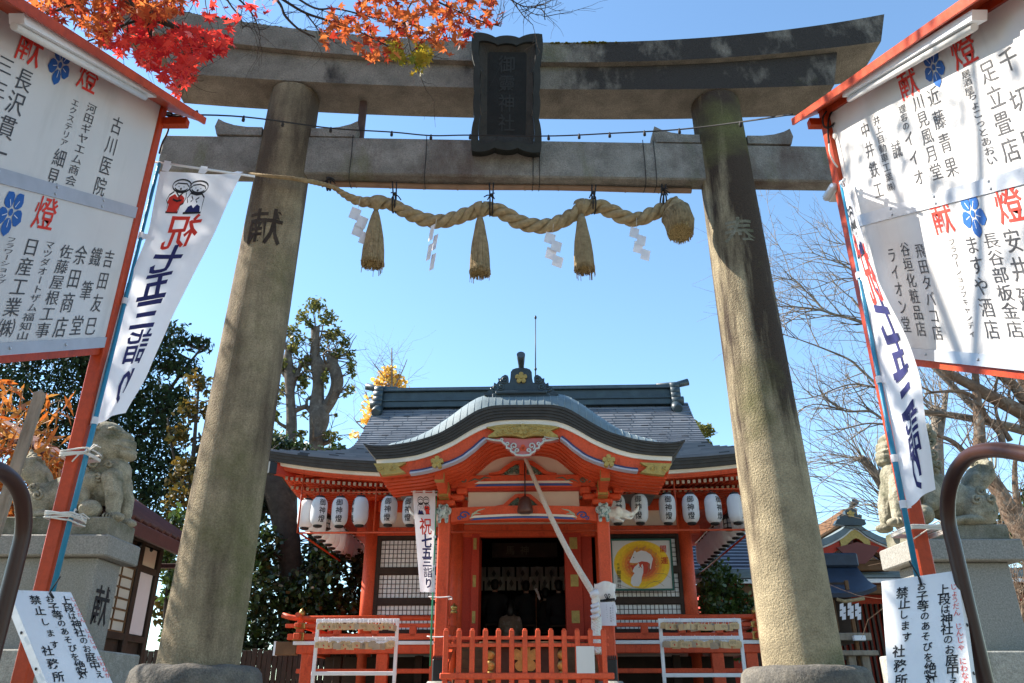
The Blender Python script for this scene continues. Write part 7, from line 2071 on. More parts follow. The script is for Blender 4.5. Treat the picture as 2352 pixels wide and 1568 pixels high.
for (sm, rad) in lim:
    for k in range(7):
        i = RG.integers(len(sm) // 4, len(sm)); d = Vector(RG.normal(size=3)); d = Vector((abs(d.x) * .8, d.y * .5, d.z)).normalized()
        branch(mb, sm[i][:3], d, .28 * RG.uniform(.5, 1.2), .004, 1, RG, 3, .25, 4, (1, 3), .8, .6, -.1, None, .0018)
# bare overhead sprays above the top edge of the picture
tips2 = []
mb.tube(smooth_curve([(-4.8, 4.6, 5.6), (-3.6, 4.4, 6.0), (-2.2, 4.3, 6.3), (-.6, 4.2, 6.5)], 20), [lerp(.06, .015, k / 19) for k in range(20)], n=8)
mb.tube(smooth_curve([(-3.6, 4.4, 6.0), (-2.6, 3.7, 6.0), (-1.4, 3.1, 6.0)], 14), [lerp(.04, .012, k / 13) for k in range(14)], n=8)
for k in range(26):
    t = RG.uniform(); p0 = Vector((-4.2, 4.5, 5.85)).lerp(Vector((-.6, 4.2, 6.5)), t) if k % 2 else Vector((-3.6, 4.4, 6.0)).lerp(Vector((-1.4, 3.1, 6.0)), t)
    branch(mb, p0, (RG.uniform(-.3, 1), RG.uniform(-1, .6), RG.uniform(-.05, .7)), .8, .014, 2, RG, 4, .2, 4, (2, 3), .7, .66, .1, tips2, .003)
# the rest of the crown, beyond the picture's left and top edges
tips = []
for k in range(16):
    p0 = Vector((-6.5, 5.0, 2.6)).lerp(Vector((-4.9, 4.6, 5.5)), RG.uniform()); d = Vector((RG.uniform(-1, .1), RG.uniform(-1, 1.2), RG.uniform(.25, 1)))
    branch(mb, p0, d, 1.6, .05, 2, RG, 4, .2, 5, (2, 3), .7, .65, .1, tips, .004)
mb.build('trunk', M['bark_dark'], mp)
def poly_sample(poly, n):
    P = np.array(poly, float); lo_, hi = P.min(0), P.max(0); out = []
    while len(out) < n:
        q = RG.uniform(lo_, hi); c = False; j = len(P) - 1
        for i in range(len(P)):
            if (P[i][1] > q[1]) != (P[j][1] > q[1]) and q[0] < (P[j][0] - P[i][0]) * (q[1] - P[i][1]) / (P[j][1] - P[i][1]) + P[i][0]: c = not c
            j = i
        if c and noise.noise(Vector((q[0] * .022, q[1] * .022, 3))) > -.22 + RG.uniform(-.15, .15): out.append(q)
    return out
A1 = [(235, 45), (300, 30), (380, 55), (440, 62), (500, 70), (540, 95), (515, 120), (470, 130), (445, 150), (458, 175), (430, 195), (412, 225), (385, 200), (360, 170), (320, 145), (280, 130), (250, 110)]
A2 = [(55, -25), (430, -30), (420, 30), (360, 45), (330, 60), (260, 60), (250, 110), (200, 90), (150, 55), (90, 20)]
B1 = [(735, 60), (760, 20), (830, -20), (960, -30), (1130, -25), (1165, 20), (1150, 45), (1120, 80), (1085, 85), (1060, 110), (1030, 130), (1000, 110), (985, 95), (960, 110), (900, 135), (870, 160), (835, 130), (800, 115), (760, 130), (742, 110)]
B2 = [(890, 95), (940, 90), (985, 110), (995, 130), (975, 160), (955, 180), (935, 165), (905, 140)]
def leaves_px(name, poly, n, y0, y1, m, size=.072, tilt=0):
    C_ = [tuple(at(x, y, Y=RG.uniform(y0, y1))) for x, y in poly_sample(poly, n)]
    leaf_object(name, C_, size, m, mp, 'maple', .6, RG, droop=.5)
leaves_px('red_foliage', A1, 560, 3.9, 4.7, LM['red'], .060)
leaves_px('orange_foliage', A2, 620, 3.8, 4.6, LM['orange'], .062)
leaves_px('orange_foliage', B1, 560, 4.3, 5.0, LM['orange'], .062)
leaves_px('green_foliage', B2, 120, 4.4, 4.9, LM['green'], .055)
leaves_px('red_foliage', [(440, -10), (540, -20), (640, -10), (620, 25), (560, 70), (480, 60)], 40, 4.2, 4.8, LM['red'], .06)
C_ = []
for t in tips + [t for t in tips2[::3]]:
    for k in range(12 if t in tips else 2):
        q = np.array(t) + RG.normal(size=3) * .28
        w = q[1] * CT + (q[2] - EYE) * ST
        px = 1176 + FPX * q[0] / w; py = 784 - FPX * (-q[1] * ST + (q[2] - EYE) * CT) / w
        if px < -30 or py < -40: C_.append(tuple(q))
leaf_object('orange_foliage', C_, .085, LM['orange'], mp, 'maple', .6, RG, droop=.5)

# --- evergreens on the left
tree('cypress_tree', 'tall dark evergreen behind the shaded signboard and its banner', 'tree', (-8.5, 20, 0), M['bark_dark'],
     [((285, 1500, 20), (265, 1200, 18), (200, 850, 15), (190, 700, 10), 20.5), ((330, 1000, 5), (400, 880, 4), (470, 790, 2), 20)],
     [(40, 850, 70, 45), (110, 800, 70, 40), (170, 860, 70, 60), (60, 930, 80, 60), (150, 960, 80, 60), (240, 820, 70, 50), (330, 770, 55, 40), (400, 770, 45, 28), (455, 785, 32, 16), (370, 830, 60, 36), (430, 850, 40, 26), (300, 880, 70, 50), (380, 910, 55, 40), (240, 930, 70, 50), (330, 970, 70, 50), (400, 990, 40, 40), (270, 1030, 70, 50), (350, 1060, 60, 50), (90, 1030, 90, 60), (200, 1060, 80, 60), (400, 1080, 40, 50), (300, 1130, 80, 50), (230, 700, 60, 40), (140, 720, 60, 40), (370, 1150, 50, 45), (410, 930, 35, 35)],
     20, 20000, .19, LM['conifer'], dy=1.0, shape='blade', aspect=.35, flat=.2, droop=.9, shell=.25)
tree('mixed_tree', 'thin olive leaved tree beside the left pillar with sky showing through', 'tree', (-7.2, 18, 0), M['bark_dark'],
     [((430, 1520, 8), (425, 1300, 7), (440, 1100, 6), (455, 900, 3), 18), ((440, 1150, 4), (400, 1050, 3), (385, 960, 2), 18), ((440, 1080, 3), (475, 990, 2), (490, 920, 1.5), 18)],
     [(455, 880, 35, 25), (480, 930, 22, 35), (440, 940, 35, 30), (415, 1000, 30, 25), (455, 1010, 30, 30), (440, 1080, 35, 30), (400, 1090, 30, 30), (420, 1150, 35, 30), (390, 1190, 28, 30), (425, 1240, 35, 30), (395, 1300, 30, 40), (430, 1350, 30, 40), (390, 1400, 25, 40), (370, 1280, 20, 30)],
     18, 2100, .16, LM['olive'], shell=.1, tw=6)
tree('mixed_tree', 'leafy evergreen shrub growing between the wooden house and the left pillar', 'shrub', (-6.4, 15, 0), M['bark_dark'], [((385, 1540, 6), (380, 1400, 5), (395, 1280, 3), 15)],
     [(395, 1230, 25, 30), (380, 1280, 28, 35), (395, 1340, 26, 40), (375, 1380, 22, 30), (385, 1450, 24, 30), (405, 1190, 20, 25)], 15, 1100, .13, LM['bush'], shell=.2)
# --- pollarded camphors
kz = .2258
cz = lambda x, y, r_=0, d=0: (560.8 + x * kz, 678.9 + y * kz, r_ * kz, d)
ce = lambda x, y, rx, ry: (560.8 + x * kz, 678.9 + y * kz, rx * kz, ry * kz)
tree('pollarded_tree', 'slimmer pollarded tree trunk beside the left pillar', 'tree', (-7.6, 26, 0), M['bark_grey'],
     [(cz(470, 3600, 75), cz(470, 1900, 70), cz(470, 1568, 62), cz(482, 1300, 56), cz(468, 1000, 46), cz(470, 860, 60), cz(445, 660, 48), cz(450, 560, 34), 26), (cz(440, 830, 30), cz(360, 730, 22), cz(345, 690, 20), 26), (cz(510, 860, 30), cz(570, 720, 24), cz(575, 650, 20), 26), (cz(500, 1180, 30), cz(560, 1150, 28), cz(630, 1125, 26), 26), (cz(430, 1340, 20), cz(350, 1290, 16), cz(320, 1220, 14), cz(270, 1150, 9), 26), (cz(450, 580, 20), cz(400, 480, 9), cz(430, 400, 5), 26)],
     [ce(480, 350, 90, 60), ce(560, 460, 90, 80), ce(450, 470, 60, 70), ce(520, 560, 90, 50), ce(400, 720, 60, 70), ce(500, 760, 70, 80), ce(590, 880, 60, 80), ce(560, 960, 50, 40), ce(370, 930, 60, 70), ce(350, 1080, 60, 60), ce(330, 1240, 60, 80), ce(290, 1400, 80, 90), ce(600, 1180, 40, 40), ce(360, 1480, 70, 60), ce(600, 1440, 70, 60)], 26, 1000, .17, LM['camphor'], 'pollarded trees behind the roof', shell=.05, tw=4, tw_L=1.0)
tree('pollarded_tree', 'thick forked pollarded tree with sawn limb tops, nearest the hall roof', 'tree', (-6.3, 26, 0), M['bark_grey'],
     [(cz(745, 3600, 95), cz(740, 1900, 85), cz(735, 1560, 80), cz(745, 1400, 84), cz(765, 1250, 104), cz(742, 1100, 78), cz(755, 900, 58), cz(748, 720, 70), cz(725, 600, 46), cz(724, 480, 41), cz(725, 325, 46), 26), (cz(800, 1180, 70), cz(890, 1050, 62), cz(945, 900, 66), cz(930, 780, 62), cz(895, 690, 62), cz(905, 605, 58), 26), (cz(750, 730, 60), cz(830, 720, 56), cz(900, 715, 55), 26), (cz(870, 690, 30), cz(862, 590, 30), 26), (cz(710, 680, 34), cz(660, 640, 24), cz(622, 618, 22), 26), (cz(690, 1190, 30), cz(640, 1130, 18), cz(640, 1060, 15), cz(685, 1020, 12), 26), (cz(740, 1520, 40), cz(850, 1490, 26), cz(910, 1470, 22), 26)],
     [ce(740, 120, 120, 70), ce(850, 220, 110, 80), ce(610, 240, 70, 80), ce(930, 330, 80, 70), ce(990, 450, 100, 70), ce(1060, 560, 60, 60), ce(680, 320, 60, 60), ce(860, 400, 80, 70), ce(1090, 690, 60, 60), ce(1110, 800, 45, 90), ce(1060, 920, 60, 60), ce(630, 690, 60, 70), ce(640, 830, 50, 70), ce(960, 600, 60, 60), ce(850, 880, 28, 90), ce(1030, 1030, 40, 20), ce(910, 1180, 24, 24), ce(770, 1420, 60, 50), ce(950, 1490, 80, 50), ce(860, 1440, 50, 50), ce(680, 440, 40, 60), ce(780, 520, 50, 60)], 26, 1500, .17, LM['camphor'], 'pollarded trees behind the roof', shell=.05, tw=4, tw_L=1.0)
# --- dark shrubbery left of the hall
tree('broadleaf_tree', 'dark glossy evergreen with a thick trunk, left of the hall', 'tree', (-5.6, 17.5, 0), M['bark_dark'],
     [((660, 1560, 26), (668, 1350, 26), (655, 1200, 30), (630, 1110, 32), (600, 1050, 20), 17.5), ((650, 1180, 14), (690, 1100, 10), (720, 1060, 6), 17.5)],
     [(590, 1080, 40, 40), (640, 1110, 40, 40, 18.5), (580, 1160, 40, 50), (600, 1250, 40, 50, 16.8), (720, 1290, 40, 45), (770, 1300, 40, 45), (700, 1370, 50, 50), (760, 1380, 50, 50), (810, 1350, 30, 50), (590, 1340, 50, 60, 16.8), (640, 1420, 60, 60, 16.9), (730, 1450, 60, 50), (800, 1430, 40, 50), (580, 1450, 50, 60), (690, 1500, 60, 40), (780, 1500, 60, 40), (820, 1290, 20, 30), (740, 1240, 35, 30, 18.6), (830, 1400, 20, 40), (660, 1300, 40, 60, 18.5), (560, 1530, 40, 30), (720, 1080, 30, 22, 20), (770, 1045, 40, 22, 22), (690, 1040, 36, 20, 22), (640, 1030, 40, 22, 22)],
     17.5, 14000, .145, LM['dark'], shell=.3)
tree('mixed_tree', 'dull green evergreen showing past the right eave of the hall roof', 'tree', (7.0, 29, 0), M['bark_dark'], [((1625, 1500, 8), (1615, 1100, 7), (1608, 990, 4), 29)], [(1606, 978, 20, 14), (1612, 996, 24, 14), (1600, 1000, 18, 16), (1622, 1012, 18, 12), (1598, 970, 10, 8)], 29, 800, .17, LM['camphor'], shell=.4)
# --- ginkgo
tree('ginkgo_tree', 'yellow ginkgo tree behind the left end of the roof ridge', 'tree', (-5.5, 32, 0), M['bark'],
     [((905, 1500, 10), (902, 1000, 6), (900, 900, 3), (900, 800, 1.2), 32), ((880, 1000, 3), (850, 930, 2), (840, 900, 1.2), 32), ((900, 900, 2), (925, 850, 1.2), (935, 825, .8), 32), ((900, 890, 2), (870, 850, 1.3), (855, 830, .8), 32), ((870, 1010, 2), (830, 980, 1.4), (812, 960, .8), 32)],
     [(888, 862, 26, 20), (905, 875, 30, 16), (868, 880, 18, 18), (892, 845, 20, 14), (915, 862, 16, 14), (872, 905, 16, 14), (850, 935, 22, 20), (862, 950, 20, 18), (838, 955, 14, 14), (848, 972, 20, 12), (815, 992, 14, 9), (835, 998, 16, 10), (880, 925, 16, 20)],
     32, 850, .19, LM['ginkgo'], shell=.0, tw=10, tw_L=1.6, shape='hex', aspect=.9)
# --- green bush right of the hall
tree('round_bush', 'bright green bush beside the right end of the hall veranda', 'bush', (5.6, 19, 0), M['bark_dark'], [((1680, 1540, 5), (1670, 1420, 4), (1655, 1340, 2), 19)],
     [(1650, 1310, 34, 28), (1625, 1340, 30, 28), (1680, 1345, 34, 30), (1620, 1385, 30, 34), (1665, 1390, 44, 34), (1715, 1390, 34, 34), (1640, 1430, 50, 34), (1700, 1440, 50, 34), (1740, 1420, 26, 34), (1680, 1480, 60, 30), (1620, 1470, 40, 30)], 19, 4200, .13, LM['bush'], shell=.45)
tree('broadleaf_tree', 'dark evergreen behind the pale lion dog pedestal', 'tree', (13, 17, 0), M['bark_dark'], [((2370, 1560, 8), (2360, 1350, 7), (2345, 1220, 4), 17)],
     [(2310, 1200, 30, 30), (2345, 1190, 30, 40), (2330, 1240, 40, 30), (2370, 1250, 40, 60), (2290, 1235, 18, 18), (2360, 1140, 24, 20)], 17, 1700, .13, LM['dark'], shell=.3)
# --- bare trees on the right
q2 = lambda x, y, r_: (1761.5 + x * k_, 531.3 + y * k_, r_ * k_ * 1.2); q3 = lambda x, y, r_: (1761.5 + x * k_, 1036.6 + y * k_, r_ * k_ * 1.1)
def bare(name, lbl, base, limbs, Y, m, tw, L_, spread=.75, bias=(-.5, 0, .25), r0=.012, lev=2, seed=1):
    root = thing(name, base, lbl, 'tree', 'bare winter trees on the right')
    rg = np.random.default_rng(seed); mb = MB(); info = limbs_px(mb, limbs, Y, 8); mb.build('trunk', m, root)
    mb = MB()
    for (sm, rad) in info:
        lg = sum((Vector(sm[i + 1][:3]) - Vector(sm[i][:3])).length for i in range(len(sm) - 1))
        for k in range(int(tw * lg)):
            i = int(rg.uniform(.15, 1) * (len(sm) - 1)); t = Vector(sm[min(i + 1, len(sm) - 1)][:3]) - Vector(sm[max(i - 1, 0)][:3]); t.normalize()
            d = Vector(rg.normal(size=3)); d = d - t * d.dot(t) * .5; d = d.normalized() * .8 + Vector(bias) + t * .5
            branch(mb, sm[i][:3], d, L_ * rg.uniform(.5, 1.25), min(r0 * 1.2, rad[i] * .7 + .004), lev, rg, 4, .16, 4, (1, 3), spread, .66, .05, None, .0034)
    mb.build('crown', m, root)
    return root
bare('bare_tree', 'leafless tree with long pale branches reaching left of the narrow banner', (9.6, 13, 0),
     [(q2(2300, 1500, 40), q2(1500, 1290, 24), q2(980, 1220, 16), q2(820, 1280, 9), q2(700, 1220, 7), q2(560, 1220, 6), q2(480, 1200, 5), q2(330, 1170, 3.4), q2(200, 1220, 2), 13), (q2(980, 1220, 10), q2(790, 1080, 8), q2(700, 1050, 6), q2(590, 1035, 5), q2(480, 1060, 4), q2(330, 1120, 3), q2(170, 1140, 2), 13), (q2(790, 1080, 8), q2(640, 940, 8), q2(560, 870, 6.5), q2(400, 800, 5), q2(240, 740, 3.5), q2(90, 690, 2), 13.3), (q2(1500, 1290, 20), q2(1000, 800, 14), q2(720, 650, 11), q2(600, 600, 10), q2(450, 560, 7), q2(350, 530, 6), q2(180, 510, 4.5), q2(40, 505, 2), 12.6), (q2(760, 640, 8), q2(705, 585, 8), q2(640, 530, 7), q2(570, 445, 6), 12.6), (q2(1000, 800, 8), q2(760, 420, 6), q2(660, 330, 5), q2(530, 230, 4), q2(420, 190, 3), q2(300, 140, 2), 13), (q2(660, 330, 4), q2(500, 320, 3.4), q2(300, 390, 2.2), q2(200, 370, 1.6), 13), (q2(380, 530, 5), q2(280, 420, 4), q2(170, 330, 3), q2(20, 320, 2), 12.8), (q2(170, 330, 2.6), q2(110, 150, 2), q2(40, 30, 1.2), 12.8), (q2(700, 180, 4), q2(620, 100, 3.4), q2(480, 80, 2.6), q2(380, 40, 2), q2(330, -40, 1.4), 13), (q2(620, 250, 4), q2(500, 200, 3), q2(350, 190, 2), 13.2), (q2(900, 1330, 8), q2(700, 1300, 5), q2(500, 1340, 3.6), q2(330, 1350, 2), 13), (q2(450, 560, 4), q2(300, 590, 3), q2(150, 600, 2), q2(70, 620, 1.4), 12.8)], 13, M['bark_pale'], 4.6, .85, seed=3, lev=2)
bare('bare_tree', 'thick leafless tree behind the pale lion dog, limbs crossing under the sunlit signboard', (11.2, 12.2, 0),
     [(q3(2200, 1500, 80), q3(1850, 700, 70), q3(1742, 560, 62), q3(1640, 400, 54), q3(1560, 250, 46), q3(1450, 100, 40), q2(1440, 1500, 36), q2(1440, 1350, 30), q2(1425, 1150, 24), q2(1412, 950, 18), q2(1420, 860, 16), 12), (q2(1950, 1380, 50), q2(1742, 1235, 44), q2(1500, 1110, 36), q2(1420, 1060, 32), q2(1250, 970, 26), q2(1130, 870, 20), q2(1010, 815, 15), 12), (q2(1900, 1300, 40), q2(1742, 1140, 30), q2(1650, 1020, 26), q2(1500, 940, 22), q2(1380, 915, 18), q2(1225, 900, 15), 12), (q2(1850, 1200, 36), q2(1742, 1000, 34), q2(1640, 880, 30), q2(1560, 800, 26), 12.2), (q2(1600, 1500, 20), q2(1580, 1370, 18), q2(1480, 1250, 17), q2(1430, 1150, 14), q2(1330, 1090, 11), q2(1180, 1085, 8), q2(1070, 1100, 5), 12), (q2(1400, 1560, 14), q2(1340, 1500, 16), q2(1250, 1420, 14), q2(1100, 1360, 8), 12), (q2(1650, 1420, 16), q2(1560, 1250, 9), q2(1550, 1050, 8), q2(1600, 900, 7), 12), (q2(1742, 1330, 16), q2(1690, 1200, 10), q2(1640, 1100, 8), q2(1700, 960, 6), 12), (q3(1850, 700, 40), q3(1742, 470, 26), q3(1690, 300, 20), q3(1680, 100, 14), q2(1700, 1480, 10), 12.3)], 12, M['bark'], 4.2, .7, .75, (-.15, 0, .35), seed=9, lev=2)
bare('bare_tree', 'pollarded leafless tree with fans of fine twigs, between the right pillar and the lion dog', (9.5, 15, 0),
     [(q3(1150, 1500, 40), q3(1000, 700, 40), q3(860, 420, 36), q3(800, 260, 33), q3(720, 130, 26), q3(650, 50, 22), q2(650, 1545, 20), 15), (q3(1000, 700, 26), q3(860, 400, 22), q3(795, 340, 20), 15), (q2(1160, 1900, 40), q2(1155, 1500, 34), q2(1150, 1300, 30), q2(1140, 1190, 26), 15.5), (q2(1170, 1400, 20), q2(1195, 1250, 16), q2(1215, 1100, 13), 15.5)], 15, M['bark_pale'], 12, 1.5, .5, (-.7, 0, .45), .011, 1, seed=17)
# a dry twig hedge at the far right
tw = thing('twig_bush', (8.0, 9.3, 0), 'dry leafless twig bush at the right edge beyond the sunlit pedestal', 'bush')
mb = MB()
for k in range(60):
    p0 = at(RG.uniform(2300, 2480), 1580, Y=RG.uniform(9, 10)); branch(mb, p0, (RG.uniform(-.4, .4), RG.uniform(-.3, .3), 1), 1.1, .010, 2, RG, 4, .2, 4, (1, 3), .6, .7, .1, None, .003)
mb.build('crown', M['bark'], tw)
# --- dry orange bamboo behind the left signboard
M['cane'] = mat('cane', (.42, .26, .10), .6, .2, 10)
nd = thing('orange_bamboo', (-6.5, 8.8, 0), 'orange leaved thin bamboo plant behind the wooden stake', 'plant')
C_ = []
for k in range(26):
    mb = MB()
    px = RG.uniform(-60, 170); Yk = RG.uniform(7.95, 8.45); b_ = at(px * .8 - 30, 1350, Y=Yk); t = at(px, RG.uniform(865, 1130) + abs(px - 30) * .35, Y=Yk); m_ = b_.lerp(t, .5) + Vector((RG.uniform(-.05, .05), 0, 0))
    pts = smooth_curve([tuple(b_), tuple(m_), tuple(t)], 10); mb.tube(pts, [lerp(.007, .002, i / 9) for i in range(10)], n=5)
    for j in range(46):
        q = Vector(pts[RG.integers(2, 10)]); d = Vector((RG.uniform(-1, 1), RG.uniform(-.6, .6), RG.uniform(-.5, .5))) * .17; mb.tube([q, q + d], .0018, n=3); C_.append(tuple(q + d))
    mb.build('stem', M['cane'], nd)
leaf_object('foliage', C_, .25, LM['nandina'], nd, 'blade', .2, RG, .2, .5)

# unseen trees added behind and beside the viewpoint to cut the fill light
for X, Y_, H, Rr_, lb in ((-13, -9, 12, 4.5, 'round added evergreen out of view, left of the stairs'), (-4, -14, 14, 5.0, 'tall added evergreen out of view, left behind the stairs'), (6, -13, 13, 5.0, 'tall added evergreen out of view, right behind the stairs'), (14, -7, 12, 4.5, 'round added evergreen out of view, right of the stairs')):
    root = thing('broadleaf_tree', (X, Y_, LOW), lb, 'tree', 'added evergreens out of view')
    mb = MB(); mb.tube(smooth_curve([(X, Y_, LOW), (X + .3, Y_, LOW + H * .4), (X, Y_ + .2, LOW + H * .8)], 12), [lerp(.35, .1, k / 11) for k in range(12)], n=10)
    tp = []
    for k in range(9): branch(mb, (X, Y_, LOW + H * RG.uniform(.25, .8)), (RG.uniform(-1, 1), RG.uniform(-1, 1), .5), Rr_ * .7, .09, 1, RG, 4, .2, 5, (2, 3), .7, .6, .1, tp)
    mb.build('trunk', M['bark_dark'], root)
    cc = np.array([(X + RG.uniform(-1, 1) * Rr_ * .6, Y_ + RG.uniform(-1, 1) * Rr_ * .6, LOW + H * RG.uniform(.3, .95)) for k in range(22)])
    leaf_object('crown', clump_points(cc, np.full(22, Rr_ * .42), 2600, RG, .3), .42, LM['dark'], root, 'hex', .3, RG)

# ================================================================ OTHER BUILDINGS
# wooden house on the left
XH = at(376, 1267, Y=11.0).x
HT = at(413, 1256, X=XH + .55).z + .28
hs = thing('wooden_house', (XH - 1.5, 9.5, 0), 'dark timber house with white sliding panels and a red brown roof, left of the gate', 'house')
yh = lambda px, py: at(px, py, X=XH)
mb = MB(); mb.box((XH - 3.5, 8.62, 0), (XH - .06, 11.0, HT), .01); mb.build('wall', M['wood_dark'], hs)
zt_h = yh(371, 1268).z; zm_h = yh(352, 1313).z; zb_h = yh(340, 1462).z
for y0, y1, z0, z1, mm_, nm in ((yh(334, 1258).y, yh(366, 1270).y, zm_h + .04, zt_h, M['plaster'], 'upper_panel'), (yh(334, 1258).y, yh(366, 1270).y, zb_h, zm_h - .04, mat('blind_white', (.74, .62, .60), .7, .03), 'sliding_panel')):
    mb = MB(); mb.box((XH - .055, y0, z0), (XH - .03, y1, z1), .004); mb.build(nm, mm_, hs)
mb = MB()
for y in (8.7, yh(334, 1258).y - .05, yh(250, 1300).y if False else 8.66, 10.95): mb.box((XH - .06, y - .06, 0), (XH + .0, y + .06, HT), .008)
for z in (zb_h - .05, zm_h, zt_h + .06): mb.box((XH - .058, 8.62, z - .04), (XH - .004, 10.95, z + .04), .006)
mb.build('timber_frame', M['wood_dark'], hs)
y0, y1 = 8.66, yh(334, 1258).y - .12
mb = MB(); mb.box((XH - .055, y0, zb_h), (XH - .035, y1, zm_h - .04), .002); sh_ = mb.build('paper_screen', mat('old_shoji', (.62, .55, .46), .8, .06), hs)
mb = MB()
for k in range(6): y = lerp(y0, y1, k / 5); mb.box((XH - .033, y - .01, zb_h), (XH - .02, y + .01, zm_h - .04))
for k in range(7): z = lerp(zb_h, zm_h - .04, k / 6); mb.box((XH - .034, y0, z - .01), (XH - .018, y1, z + .01))
mb.build('screen_bars', M['wood_mid'], sh_)
mb = MB(); 
EX, EZ = XH + .55, at(413, 1256, X=XH + .55).z
def hroof(u, v, up=0): return (lerp(EX, XH - 1.8, v), lerp(8.7, 11.55, u), EZ + .62 * (EX - lerp(EX, XH - 1.8, v)) + up)
for k in range(12):
    a0, a1 = k / 12, (k + 1) / 12
    i = [mb.p(hroof(u, v, up)) for u, v, up in ((0, a0, .06), (1, a0, .06), (1, a1, .03), (0, a1, .03))] ; mb.face(i)
    j = [mb.p(hroof(u, v, up)) for u, v, up in ((0, a0, .02), (1, a0, .02))]; mb.face((j[0], j[1], i[1], i[0]))
i = [mb.p(hroof(u, v, -.06)) for u, v in ((0, 0), (1, 0), (1, 1), (0, 1))]; mb.face(i)
mb.box((EX - .03, 8.7, EZ - .10), (EX + .02, 11.55, EZ + .05), .006); mb.box((XH - 1.8, 11.5, EZ - .06), (EX, 11.56, EZ + .0), .004)
for k in range(14): y = lerp(8.8, 11.5, k / 13); mb.tube([(EX, y, EZ + .08), (XH - 1.8, y, EZ + .62 * (EX - XH + 1.8) + .06)], .035, n=6)
mb.build('roof', mat('red_brown_tile', (.10, .03, .022), .5, .2, 5., .1, 30), hs)
mb = MB(); [mb.beam((XH - .1, y, EZ + .30), (EX - .04, y, EZ - .03), .05, .07) for y in np.arange(8.8, 11.5, .38)]; mb.build('rafters', M['wood_dark'], hs)
mb = MB(); [mb.lathe((XH + .03, y, zt_h - .04), [(.02, .03), (.025, 0), (.012, -.02)], 8) for y in (10.2, 10.55)]; mb.build('iron_knob', M['black'], hs)
# dark plank fence left of the hall
df = thing('plank_fence', (-5, 16.2, 0), 'dark vertical plank fence below the trees left of the hall', 'fence')
zf_ = at(620, 1492, Y=16.2).z; mb = MB()
for k in range(70): x = -9.5 + k * .1; mb.box((x, 16.2 + .01 * (k % 3), 0), (x + .09, 16.24 + .01 * (k % 3), zf_ + .02 * math.sin(k * 1.7)), .004)
mb.build('planks', M['wood_dark'], df)
for z in (.4, zf_ - .2):
    mb = MB(); mb.box((-9.5, 16.27, z), (-2.5, 16.33, z + .08), .006); mb.build('rail', M['wood_dark'], df)
# side hall with a green copper roof and gilded gable
FB = Frame(at(1961, 1200, Y=19).x, 19, R(2.14)); B_ = FB.at
sa = thing('side_hall', FB.w(0, 2, 0), 'smaller vermilion side hall with green copper gable, right of the torii', 'shrine')
def bpart(nm, m, fn, par=None):
    mb = MB(FB); fn(mb); return mb.build(nm, m, par or sa)
ap = B_(1961, 1196, 0); lf_ = B_(1872, 1243, 0); rt_ = B_(2050, 1241, 0)
rc = [(lf_.x, lf_.z), (lerp(lf_.x, ap.x, .35), lerp(lf_.z, ap.z, .24)), (lerp(lf_.x, ap.x, .7), lerp(lf_.z, ap.z, .6)), (ap.x, ap.z), (lerp(rt_.x, ap.x, .7), lerp(rt_.z, ap.z, .6)), (lerp(rt_.x, ap.x, .35), lerp(rt_.z, ap.z, .24)), (rt_.x, rt_.z)]
rc = smooth_curve(rc, 25)
dn = lambda c, d: [(x, z - d) for x, z in c]
bpart('roof', M['verdigris'], lambda mb: mb.strip(rc, dn(rc, .16), XZ, 0, 5))
bpart('roof_trim', M['white_paint'], lambda mb: mb.strip(dn(rc, .165), dn(rc, .20), XZ, .05, .2)); bpart('bargeboard', M['red_dark'], lambda mb: mb.strip(dn(rc, .205), dn(rc, .40), XZ, .1, .2))
c_ = dn(rc, .20)[7:18]; bpart('gold_gable_fitting', M['gold'], lambda mb: mb.strip(c_, dn(c_, .20), XZ, .06, .1))
zb_ = B_(1961, 1281, 0).z
bpart('gable_wall', M['plaster'], lambda mb: mb.prism([(lerp(lf_.x, ap.x, .2), zb_), (lerp(rt_.x, ap.x, .2), zb_), (ap.x, ap.z - .4)], XZ, .5, .55))
bpart('gable_strut', M['wood_mid'], lambda mb: (mb.beam((ap.x, .47, ap.z - .45), (ap.x, .47, zb_), .1, .08), mb.beam((ap.x - .75, .47, zb_), (ap.x - .1, .47, zb_ + .5), .1, .08), mb.beam((ap.x + .75, .47, zb_), (ap.x + .1, .47, zb_ + .5), .1, .08), mb.box((lf_.x, .3, zb_ - .25), (rt_.x, .55, zb_), .02)))
bpart('gable_pendant', mat('pendant_dark', (.16, .04, .03), .6, .1), lambda mb: mb.prism([(ap.x - .5, ap.z - .62), (ap.x, ap.z - .5), (ap.x + .5, ap.z - .62), (ap.x + .3, ap.z - .85), (ap.x + .1, ap.z - 1.0), (ap.x - .1, ap.z - 1.0), (ap.x - .3, ap.z - .85)], XZ, .02, .08))
od = lambda dx, y: (B_(1953 + dx, y, -.05).x, B_(1953 + dx, y, -.05).z)
oh = [(0, 1168), (8, 1169), (13, 1173), (12, 1182), (16, 1184), (20, 1181), (26, 1184), (25, 1191), (32, 1194), (36, 1204), (20, 1206)]
bpart('ridge_ornament', M['ridge'], lambda mb: (mb.prism([od(a, b) for a, b in oh] + [od(-a, b) for a, b in oh[:0:-1]], XZ, -.08, .1), mb.tube([(od(0, 1168)[0], .05, od(0, 1168)[1] - .05), (od(3, 1160)[0], -.1, od(3, 1160)[1]), (od(5, 1156)[0], -.25, od(5, 1156)[1])], [.05, .06, .09], n=10)))
bpart('gold_crest', M['gold'], lambda mb: flower(mb, od(0, 1181)[0], od(0, 1181)[1], .085, -.11, -.08))
bpart('roof_ridge', M['wood_mid'], lambda mb: mb.box((ap.x - .18, .12, ap.z), (ap.x + .18, 5, ap.z + .32), .03))
ze_ = B_(2010, 1326, .3).z
